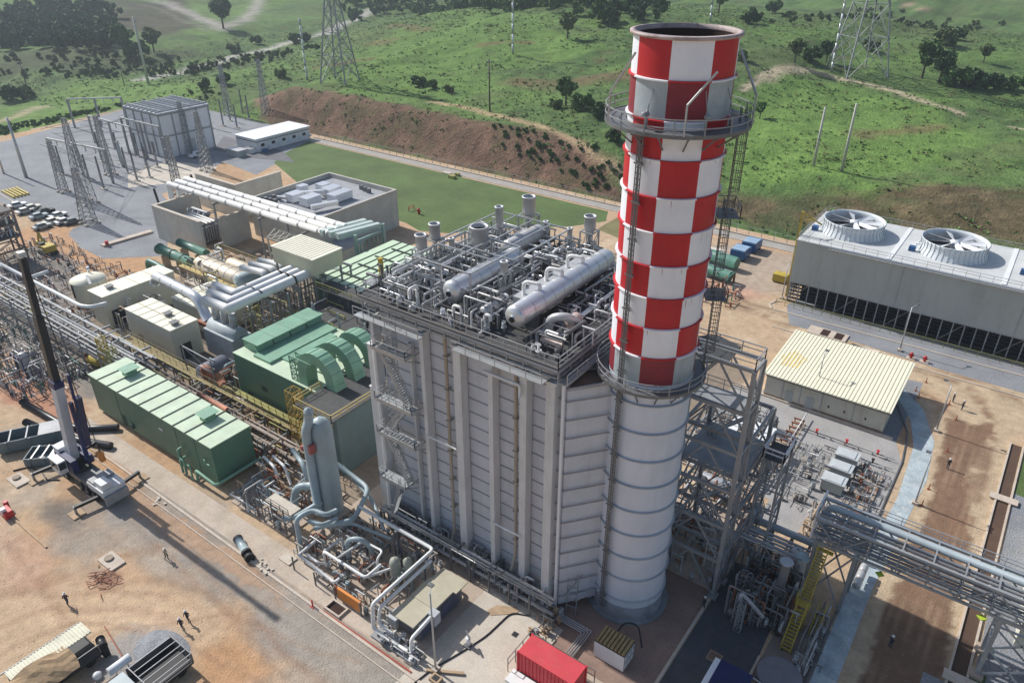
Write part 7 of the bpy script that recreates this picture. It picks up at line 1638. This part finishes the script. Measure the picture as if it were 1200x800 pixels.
MB2 = [(-179,60),(-170,63),(-163,66),(-176,70)]
# blue machines and green pipes beyond the frame
for (px,py,lab) in ((867,302,'nearer of the two bright blue pump trucks beside the far road'),(880,293,'farther of the two bright blue pump trucks beside the far road')):
    x,y,_ = at(px,py); t = thing('blue_unit',lab,'truck',(x,y,0),'blue pump trucks'); MB().box(x-1.6,y-2.2,.5,x+1.6,y+2.2,2.3).build('body','blue',t); MB().box(x-1.5,y-2.1,2.3,x+1.5,y+1.2,2.6).build('hood',mat('pale_blue_hood',(.30,.42,.55,1),.4),t); mb = MB()
    for a in (-1.4,1.4):
        for b in (-1.4,1.4): mb.next().pipe([(x+a-.15,y+b,.5),(x+a+.15,y+b,.5)],.5,10)
    mb.build('wheel','rubber',t)
t = thing('green_pump_line','fat green pipes and dark pumps behind the chimney, left of the blue trucks','pipes',(-57,140,0)); a = at(838,298,1.4); b = at(864,310,1.4); mb = MB(); mb.next().pipe([(a[0]-12,a[1]+.5,1.6),(b[0],b[1],1.6)],1.3,16); c_ = at(832,312,1.4); d_ = at(856,325,1.4); mb.next().pipe([(c_[0]-10,c_[1],1.5),(d_[0],d_[1],1.5)],1.1,16); mb.build('pipe','greenpipe',t)
tangle(t,-60,-42,128,141,.1,2.4,80,107,(),('dsteel','lag2','rust','wood','greenpipe'),(.08,.25),(.8,4))
t = thing('yellow_generator','small yellow generator left of the cooling tower','generator',(-38,136,0)); x,y,_ = at(914,330); MB().box(x-1.4,y-1,.3,x+1.4,y+1,1.8).build('body','yellow',t); MB().box(x-1.2,y-.8,0,x+1.2,y+.8,.3).build('frame','dark',t)
t = thing('grass_table','pair of small yellow-green ground boxes out on the lawn','box',(-140,150,0)); x,y,_ = at(530,209); MB().box(x-1,y-.7,0,x+1,y+.7,.9).build('body','olive',t); x,y,_ = at(536,206); MB().box(x-.7,y-.5,0,x+.7,y+.5,.8).build('second_body','olive',t)
t = thing('pale_slab','small pale concrete slab lying on the lawn behind the ground boxes','slab',(-141,153,0)); x,y,_ = at(524,203); MB().box(x-1.4,y-.8,.02,x+1.4,y+.8,.25).build('slab','kerb',t)
x,y,_ = at(491,251); t = thing('fire_hydrant','red hydrant on the near edge of the lawn by the annex','hydrant',(x,y,0),'red hydrants'); mb = MB(); mb.lathe(x,y,[(.3,0),(.28,1.1),(.36,1.15),(.34,1.4),(.1,1.6)],10,caps=True); mb.build('body','redp',t); MB().bar((x-.7,y,.8),(x+.7,y,.8),.25).build('outlet','redp',t); mb = MB(); mb.rail([(x-3.5,y,0),(x-3.5,y+2,0)],1.2,.12); mb.build('guard_rail','redp',t)
# perimeter fence line of slim posts
pf = thing('perimeter_fence','slim wire fence along the foot of the earth bank','fence',(-100,167.6,0)); mb = MB(); x = -203
while x < 38: mb.next().bar((x,167.6,0),(x,167.6,2.2),.12); x += 3.0
mb.build('post','galv',pf); MB().bar((-203,167.6,2.15),(38,167.6,2.15),.06).build('wire','galv',pf)
# ---- workers
def person(px, py, lab, shirt='shirtd', pants='denim', helmet='helmet', pose='walk', face=0.0):
    x, y, _ = at(px,py); t = thing('person',lab,'person',(x,y,0)); s = 1.0
    J = {'walk':dict(h=(0,0,.92),kl=(.12,.09,.50),fl=(-.02,.10,.09),tl=(.16,.10,.04),kr=(-.02,-.09,.5),fr=(-.28,-.09,.10),tr=(-.12,-.1,.04),el=(-.10,.27,1.12),hl=(.10,.27,.92),er=(.10,-.27,1.12),hr=(.26,-.24,.95)),
         'stand':dict(h=(0,0,.93),kl=(.02,.11,.5),fl=(0,.13,.09),tl=(.17,.14,.04),kr=(.02,-.11,.5),fr=(0,-.13,.09),tr=(.17,-.14,.04),el=(.03,.28,1.14),hl=(.2,.16,1.06),er=(.03,-.28,1.14),hr=(.2,-.16,1.02))}[pose]
    P = [J['h'],(0,0,1.12),(.0,0,1.36),(0.01,0,1.5),(.03,0,1.58),(.04,0,1.68),(.0,.1,.9),J['kl'],J['fl'],J['tl'],(.0,-.1,.9),J['kr'],J['fr'],J['tr'],(0,.19,1.42),J['el'],J['hl'],(0,-.19,1.42),J['er'],J['hr']]
    E_ = [(0,1),(1,2),(2,3),(3,4),(4,5),(0,6),(6,7),(7,8),(8,9),(0,10),(10,11),(11,12),(12,13),(2,14),(14,15),(15,16),(2,17),(17,18),(18,19)]
    Rr = [.16,.15,.17,.07,.085,.095,.10,.065,.045,.05,.10,.065,.045,.05,.075,.048,.04,.075,.048,.04]
    me = bpy.data.meshes.new('body'); me.from_pydata(P,E_,[]); 
    ob = bpy.data.objects.new('body_tmp',me); COL.objects.link(ob)
    md = ob.modifiers.new('skin','SKIN'); md.use_smooth_shade = True
    for i, r in enumerate(Rr): me.skin_vertices[0].data[i].radius = (r*(.72 if i in (0,1,2) else 1), r)
    me.skin_vertices[0].data[0].use_root = True
    ob.modifiers.new('sub','SUBSURF').levels = 1
    dg = bpy.context.evaluated_depsgraph_get(); m2 = bpy.data.meshes.new_from_object(ob.evaluated_get(dg)); bpy.data.objects.remove(ob)
    m2.name = 'body'; m2.materials.clear()
    for n_ in (pants,shirt,'skin','rubber'): m2.materials.append(M[n_])
    for p in m2.polygons:
        c_ = p.center; p.use_smooth = True
        hand = abs(c_.y) > .14 and c_.z < 1.1 and (Vector(c_)-Vector(J['hl'])).length < .09 or (Vector(c_)-Vector(J['hr'])).length < .09
        p.material_index = 3 if c_.z < .11 else (2 if (c_.z > 1.47 or hand) else (0 if c_.z < .93 and abs(c_.y) < .24 else 1))
    b = bpy.data.objects.new('body',m2); COL.objects.link(b); b.parent = t
    h_ = MB(); h_.lathe(.04,0,[(.165,1.70),(.13,1.70),(.125,1.76),(.09,1.81),(.02,1.835)],14); ho = h_.build('helmet',helmet,None); ho.parent = t
    t.rotation_euler = (0,0,face)
for a in ((196,655,'worker in a pale shirt and helmet walking across the middle of the yard','shirtb','denim','helmet','walk',.4),
          (80,708,'worker in dark clothes walking alone at the left of the yard','shirtd','denim','helmet','walk',2.4),
          (214,737,'left worker of the pair walking together near the gravel heap','shirtd','denim','helmet','walk',-1.2),
          (221,728,'right worker of the pair walking together near the gravel heap','shirtd','denim','helmet','walk',-1.2),
          (1034,424,'worker in blue on the road behind the ribbed roof hall','denim','denim','helmet','walk',.2),
          (1116,471,'left worker of the pair standing on the dirt road bend','shirtd','denim','helmet','stand',.4),
          (1127,480,'right worker of the pair standing on the dirt road bend','shirtd','denim','helmet','stand',2.8),
          (1110,549,'worker walking alone on the edge of the pale stone strip','shirtd','denim','helmet','walk',1.5),
          (824,712,'worker with a white helmet at the kerb of the asphalt pad','shirtd','denim','helmet','stand',1.0),
          (1042,758,'worker at the foot of the pale stone strip, bottom right','denim','denim','helmet','stand',1.0)): person(*a)

# loose stones and clods over the construction yard
g_ = np.random.default_rng(5); n = 3600; X_ = g_.uniform(-112,-40,n); Y_ = g_.uniform(8,32.5,n); dn = fbm(X_,Y_,5,3,12)+g_.uniform(-.5,.5,n); X_, Y_ = X_[dn > 0], Y_[dn > 0]; mb = MB()
for x, y in zip(X_, Y_):
    s_ = float(g_.uniform(.02,.065)); h = s_*.9; mb.add([(x-s_,y-s_*.6,0),(x+s_*.8,y-s_,0),(x+s_,y+s_*.7,0),(x-s_*.5,y+s_,0),(x,y,h)],[(0,1,4),(1,2,4),(2,3,4),(3,0,4)])
tag(mb.build('loose_stones',mat('yard_stone',(.30,.25,.19,1),.9,0,.4,3)),'loose stones and clods scattered over the dirt yard','stones',kind='stuff')
g_ = np.random.default_rng(6); n = 1500; X_ = g_.uniform(-4,6.3,n); Y_ = g_.uniform(52,120,n); mb = MB()
for x, y in zip(X_, Y_):
    s_ = float(g_.uniform(.02,.06)); mb.add([(x-s_,y-s_*.6,.001),(x+s_*.8,y-s_,.001),(x+s_,y+s_*.7,.001),(x-s_*.5,y+s_,.001),(x,y,s_)],[(0,1,4),(1,2,4),(2,3,4),(3,0,4)])
tag(mb.build('loose_stones',MATS['yard_stone']),'loose clods of earth scattered along the dirt road on the right','stones',kind='stuff')
# ================================================================ trees, bushes, wood, scrub
def leafmat(name, col, var=.45):
    return mat(name, col, .75, 0, var, .35, dirt=.5, dirtcol=(col[0]*1.7, col[1]*1.55, col[2]*1.2, 1), spec=.2, fine=.25)
LM = [leafmat('leaf_dark',(.078,.14,.058,1)), leafmat('leaf_mid',(.115,.20,.065,1)), leafmat('leaf_olive',(.14,.19,.075,1))]
def leaves(n, c, r, size, rg, flat=.8, mesh=None):
    """n leaf faces spread through clumps inside an uneven ellipsoid"""
    k = max(5, n//70); cl = rg.normal(size=(k,3)); cl /= np.linalg.norm(cl,axis=1)[:,None]; cl *= (rg.random((k,1))**.45); cl = cl*np.array(r)*.82
    cr = rg.uniform(.22,.42,k)*min(r)
    idx = rg.integers(0,k,n); dv = rg.normal(size=(n,3)); dv /= np.linalg.norm(dv,axis=1)[:,None]
    P = cl[idx]+dv*(cr[idx]*rg.random(n)**.35)[:,None]; P = P[P[:,2] > -r[2]*.95]+np.array(c); n = len(P)
    a = rg.normal(size=(n,3)); a /= np.linalg.norm(a,axis=1)[:,None]; b = np.cross(a,rg.normal(size=(n,3))); b /= np.linalg.norm(b,axis=1)[:,None]
    s = (size*rg.uniform(.6,1.35,n))[:,None]
    V = np.stack([P-a*s-b*s*.7,P+a*s-b*s*.7,P+a*s*.8+b*s*.7,P-a*s*.8+b*s*.7],1).reshape(-1,3); return V
def quadmesh(name, V, mt):
    n = len(V)//4; me = bpy.data.meshes.new(name); me.vertices.add(len(V)); me.vertices.foreach_set('co',V.astype(np.float32).reshape(-1))
    me.loops.add(len(V)); me.loops.foreach_set('vertex_index',np.arange(len(V),dtype=np.int32)); me.polygons.add(n); me.polygons.foreach_set('loop_start',np.arange(0,len(V),4,dtype=np.int32)); me.update(calc_edges=True); me.materials.append(mt); return me
rg = np.random.default_rng(11); BARK = mat('bark',(.10,.08,.06,1),.9,0,.3,2)
protos = []
for v in range(7):
    hh = [1.0,1.0,1.0,1.0,1.25,1.25,1.2][v]
    if v < 4: rr = (2.6,2.4+.3*v,1.9); cz = 1.7; n = 1500
    else: rr = (3.1,2.9,2.6); cz = 5.0; n = 2000
    me = quadmesh('crown',leaves(n,(0,0,cz),rr,.26,rg),LM[v % 3]); mb = MB(); zt = cz
    mb.lathe(0,0,[(.28 if v > 3 else .14,-.3),(.16 if v > 3 else .08,zt*.75),(.07,zt)],8)
    for k in range(5):
        a = 2*PI*k/5+v; mb.bar((0,0,zt*.45),(math.cos(a)*rr[0]*.55,math.sin(a)*rr[1]*.55,zt+.3*math.sin(k*2.3)),.12)
    tm = mb.build('trunk',BARK,None); protos.append((me,tm.data)); bpy.data.objects.remove(tm)
def tree(px, py, v, sc, lab, grp=None, sz=1.0):
    x, y, z = at_t(px,py); me, tm = protos[v]; t = thing('bush' if v < 4 else 'tree',lab,'bush' if v < 4 else 'tree',(x,y,z-.1),grp)
    c_ = bpy.data.objects.new('crown',me); COL.objects.link(c_); c_.parent = t; d_ = bpy.data.objects.new('trunk',tm); COL.objects.link(d_); d_.parent = t
    t.scale = (sc,sc,sc*sz); t.rotation_euler = (0,0,random.uniform(0,6.28)); return t
for a in ((491,103,0,1.25,'dark round bush left of the middle of the green hill'),(505,104,1,.9,'lower dark bush touching the round one on the green hill'),(526,109,2,.75,'small dark bush right of the pair on the green hill'),
          (663,124,4,1.25,'tall dark tree left of the chimney platform'),(684,130,1,1.5,'wide dark bush right of the tall tree near the chimney'),(703,138,3,1.3,'dark bush nearest the chimney platform'),(652,128,2,.9,'small bush left of the tall tree near the chimney'),
          (720,168,3,1.1,'bush behind the dirt path beside the chimney'),(890,140,4,.75,'lone small tree on the bright grass right of the chimney'),(866,72,1,1.2,'dark bush touching the right edge of the chimney top'),
          (931,73,5,1.2,'left tree of the clump by the dirt path top right'),(950,72,0,1.7,'middle dark bush of the clump by the dirt path top right'),(968,73,6,1.1,'right tree of the clump by the dirt path top right'),
          (1080,92,4,1.9,'tall dark tree leading the row below the far right field'),(1100,98,6,1.6,'second tree in the row below the far right field'),(1120,102,1,2.2,'wide bush in the middle of the row below the far right field'),(1142,104,3,1.9,'bush right of the middle in the row below the far right field'),(1164,104,0,1.8,'last bush of the row below the far right field'),(1192,106,1,1.5,'bush at the far right edge beyond the row'),
          (1104,54,2,2.2,'bush in the upper right field above the tree row'),(1152,74,5,1.0,'small tree above the right end of the tree row'),(1120,47,0,1.6,'second bush in the upper right field above the tree row'),
          (665,45,5,1.4,'thin tree near the top of the hill left of the chimney top'),(262,34,6,2.6,'lone tall tree where the two upper left tracks meet'),(345,52,1,1.9,'dark bush below the upper left road'),(358,50,3,1.6,'second dark bush below the upper left road'),
          (147,66,4,2.3,'left tree of the grey green clump below the dark slope'),(163,68,1,2.9,'right tree of the grey green clump below the dark slope'),(181,62,5,1.9,'small tree right of the grey green clump'),
          (14,118,0,2.3,'dark bush at the far left edge above the dirt path'),(32,116,2,1.6,'dark bush right of the one at the far left edge'),(240,104,3,1.2,'bush behind the substation hall'),(262,100,1,1.4,'second bush behind the substation hall'),(275,62,2,1.6,'bush just above the upper left road'),(300,52,1,1.5,'bush above the upper left road, right one'),(228,84,0,1.3,'bush between the upper left road and the bank'),(330,92,2,1.1,'bush on top of the bank below the pylon'),
          (878,28,3,1.9,'bush on the far field right of the chimney rim'),(905,16,1,2.2,'bush at the top edge right of the chimney rim'),(842,16,4,1.8,'tree behind the chimney rim'),(1020,60,2,1.4,'bush at the foot of the big right pylon')): tree(*a)
# far woods that read as one mass
def wood(name, poly, n, hgt, lab, seed, mt, size=.75, spread=1.0):
    r_ = random.Random(seed); g_ = np.random.default_rng(seed); pts = [at_t(a,b)[:2] for a,b in poly]; xs = [p[0] for p in pts]; ys = [p[1] for p in pts]; Vs = []; k = 0
    while k < n:
        x, y = r_.uniform(min(xs),max(xs)), r_.uniform(min(ys),max(ys))
        if not bool(pin(pts,np.array([x]),np.array([y]))[0]): continue
        k += 1; h = hgt*r_.uniform(.6,1.3); z = float(hterr(x,y)); Vs.append(leaves(230,(x,y,z+h*.55),(h*.5*spread,h*.5*spread,h*.5),size,g_))
    o = bpy.data.objects.new(name,quadmesh(name,np.concatenate(Vs),mt)); COL.objects.link(o); tag(o,lab,'woodland',kind='stuff')
wood('woodland',[(-20,60),(-20,28),(40,8),(100,12),(138,22),(140,58),(80,62),(40,60)],330,9,'dark wood covering the top left corner',31,LM[0])
wood('woodland',[(400,-2),(470,2),(560,6),(740,10),(760,34),(690,32),(680,22),(560,15),(480,16),(410,26)],230,8,'dark line of wood along the top edge left of the chimney',32,LM[1])
wood('woodland',[(690,8),(770,6),(770,34),(735,36),(700,30)],60,9,'dense dark wood just left of the chimney top',33,LM[0])
wood('thicket',[(0,92),(0,70),(130,62),(240,70),(330,62),(400,50),(300,76),(180,92),(90,92)],150,2.4,'low grey green thicket below the top left wood',34,LM[2],.5,1.6)
wood('thicket',[(860,20),(1000,12),(1200,30),(1200,40),(1000,22),(880,34)],70,3.0,'low thicket along the far field edge top right',35,LM[2],.5,1.5)
wood('thicket',[(0,150),(60,138),(140,124),(240,106),(260,112),(150,126),(60,146),(0,160)],130,1.2,'low scrub along the outer edge of the substation',36,LM[1],.3,1.6)
wood('thicket',[(585,150),(650,160),(740,205),(760,250),(700,232),(620,190),(560,160)],70,.9,'green scrub over the end of the earth bank',37,LM[1],.3,1.6)
# tufts all over the slopes
N = 26000; g_ = np.random.default_rng(77)
X_ = g_.uniform(-440,60,N*2); Y_ = g_.uniform(150,520,N*2); dd = site_mask(X_,Y_)[0]; den = fbm(X_,Y_,24,4,72)+.5*fbm(X_,Y_,6,3,73)
kp = (dd > 1.5) & (den+g_.uniform(-.5,.5,N*2) > -.05); X_, Y_ = X_[kp][:N], Y_[kp][:N]; Z_ = hterr(X_,Y_); n = len(X_)
for tone, (nm, mt, lab) in enumerate((('scrub',leafmat('scrub_green',(.12,.225,.06,1)),'green tufts and low scrub all over the hills'),('dry_scrub',leafmat('scrub_dry',(.19,.20,.075,1)),'dry olive tufts scattered over the hills'))):
    sel = (g_.random(n) < .6) == (tone == 0); x, y, z = X_[sel], Y_[sel], Z_[sel]; m = len(x); k = 5
    P = np.repeat(np.stack([x,y,z+.15],1),k,0); sc = np.repeat(g_.uniform(.25,.8,m)**1.3*1.15,k); P = P+g_.normal(size=P.shape)*np.array([.5,.5,.14])*sc[:,None]
    a = g_.normal(size=P.shape); a[:,2] *= .5; a /= np.linalg.norm(a,axis=1)[:,None]; b = np.cross(a,g_.normal(size=P.shape)); b /= np.linalg.norm(b,axis=1)[:,None]; s = (.30*sc*g_.uniform(.6,1.3,len(P)))[:,None]
    o = bpy.data.objects.new(nm,quadmesh(nm,np.stack([P-a*s-b*s,P+a*s-b*s,P+a*s+b*s,P-a*s+b*s],1).reshape(-1,3),mt)); COL.objects.link(o); tag(o,lab,'scrub',kind='stuff')
# ---- pylons, poles and masts in the hills
def pylon(px, py, hgt, base, lab, rz=.4, arms=True):
    x, y, z = at_t(px,py); t = thing('pylon',lab,'pylon',(x,y,z)); b = base/2; mb = MB(); F_ = lambda f: [(u*b*(1-f)+u*.9*f, v*b*(1-f)+v*.9*f) for u,v in ((-1,-1),(1,-1),(1,1),(-1,1))]
    lv = [0,.22,.4,.55,.67,.77,.85,.92,1.0]
    for a, c_ in zip(lv[:-1],lv[1:]):
        A_ = [Vector((p[0],p[1],a*hgt)) for p in F_(min(1,a/.8))]; B_ = [Vector((p[0],p[1],c_*hgt)) for p in F_(min(1,c_/.8))]
        for j in range(4):
            mb.bar(A_[j],B_[j],.42); mb.bar(A_[j],B_[(j+1)%4],.2); mb.bar(A_[(j+1)%4],B_[j],.2); mb.bar(B_[j],B_[(j+1)%4],.2)
            m_ = (A_[j]+A_[(j+1)%4])/2
            if a == 0: mb.bar((B_[j]+B_[(j+1)%4])/2,A_[j]+(B_[j]-A_[j])*.5,.16); mb.bar((B_[j]+B_[(j+1)%4])/2,A_[(j+1)%4]+(B_[(j+1)%4]-A_[(j+1)%4])*.5,.16)
    o = mb.build('tower','steel',None); o.parent = t
    mb = MB()
    for zz, L in ((.72,9),(.86,7.5),(.98,6)): mb.next(); mb.bar((-L,0,zz*hgt),(L,0,zz*hgt),.35); mb.bar((-L,0,zz*hgt),(0,0,zz*hgt+2),.2); mb.bar((L,0,zz*hgt),(0,0,zz*hgt+2),.2)
    o = mb.build('crossarm','steel',None); o.parent = t; 
    for q in list(COL.objects):
        if q.name.startswith('crossarm') and q.parent is None: q.parent = t
    t.rotation_euler = (0,0,rz)
pylon(399,97,44,10.5,'lattice pylon on the hill behind the earth bank',.3)
pylon(1003,88,62,16,'tall lattice pylon beyond the dirt path at the upper right',.75)
def pole(px, py, hgt, r0, lab, cat='pole', grp=None, arms=(), mt='galv', bands=False):
    x, y, z = at_t(px,py); t = thing('utility_pole' if not bands else 'radio_mast',lab,cat,(x,y,z),grp)
    if bands:
        k = 9
        for i in range(k): MB().lathe(x,y,[(r0,z+hgt*i/k),(r0,z+hgt*(i+1)/k)],8,caps=True).build('mast_section','white' if i % 2 else 'galv',t)
    else: MB().lathe(x,y,[(r0,z),(r0*.55,z+hgt)],10,caps=True).build('shaft',mt,t)
    mb = MB()
    for a in arms: mb.next().bar((x-1.3,y,z+a*hgt),(x+1.3,y,z+a*hgt),.2)
    if arms: mb.build('crossarm','steel',t)
    return t
cp_ = mat('concrete_pole',(.50,.48,.43,1),.8,0,.1,.5)
pole(953,196,15.5,.42,'bare grey pole, left of the two leaning together on the green slope',mt=cp_); pole(986,202,17.5,.42,'bare grey pole, right of the two standing together on the green slope',mt=cp_)
pole(574,133,16,.30,'dark wooden pole with crossarms above the earth bank',arms=(.84,.95),mt=BARK); pole(601,64,34,.42,'thin pale mast on the hill top',bands=True); pole(832,26,30,.42,'thin banded mast directly behind the chimney rim',bands=True); pole(974,84,30,.4,'thin banded mast left of the big right pylon',bands=True)
pole(174,99,30,.7,'tall grey pole on the far side of the substation hall',mt=cp_,arms=(.93,)); pole(360,94,24,.42,'pale banded mast left of the pylon on the hill',bands=True); pole(146,101,8,.25,'short dark pole left of the tall grey pole',mt=BARK,arms=(.9,)); pole(35,113,14,.3,'dark pole above the dirt path at the upper left',mt=BARK,arms=(.9,.96)); pole(5,205,17,.3,'thin grey pole at the left edge beside the parked vehicles',mt=cp_)
# conductors
def wire(p, q, sag, nm, lab):
    P = [Vector(p)*(1-t)+Vector(q)*t-Vector((0,0,4*sag*t*(1-t))) for t in np.linspace(0,1,9)]; return MB().pipe(P,.05,5,bend=.01).build('conductor','dsteel')
WR = []
for k, (p, q) in enumerate((((-226,121,11),(-262,139,11)),((-205,84,20),(-232,118,12)),((-205,86,18),(-238,120,11)),((-206,82,16),(-190,93,12)),((-168,93,10.4),(-205,85,15)),((-170,99,10.4),(-207,86,18)),((-240,120,11),(-270,150,10)),((-228,100,16),(-222,122,13)),((-226,102,14),(-236,123,12)),((-204,83,12),(-228,100,14)),((-228,99,9.5),(-222,121,10)),((-214,92,9.5),(-208,100,12)))):
    tag(wire(p,q,1.2,'conductor',''),'thin sagging overhead conductor in the substation','cable','substation conductors')
# ---------------------------------------------------------------- air
HZ = MB().box(-1560,-460,-16,1560,3060,140).build('haze','white'); tag(HZ,kind='stuff'); HZ['label'] = 'thin pale haze in the air over the valley'; HZ['category'] = 'haze'
hm = bpy.data.materials.new('haze_air'); hm.use_nodes = True; n_ = hm.node_tree
for q in list(n_.nodes):
    if q.type == 'BSDF_PRINCIPLED': n_.nodes.remove(q)
pv = n_.nodes.new('ShaderNodeVolumePrincipled'); pv.inputs['Color'].default_value = (.80,.90,1,1); pv.inputs['Density'].default_value = .0002; pv.inputs['Anisotropy'].default_value = .3
out_ = [q for q in n_.nodes if q.type == 'OUTPUT_MATERIAL'][0]; n_.links.new(pv.outputs[0],out_.inputs['Volume']); HZ.data.materials.clear(); HZ.data.materials.append(hm)
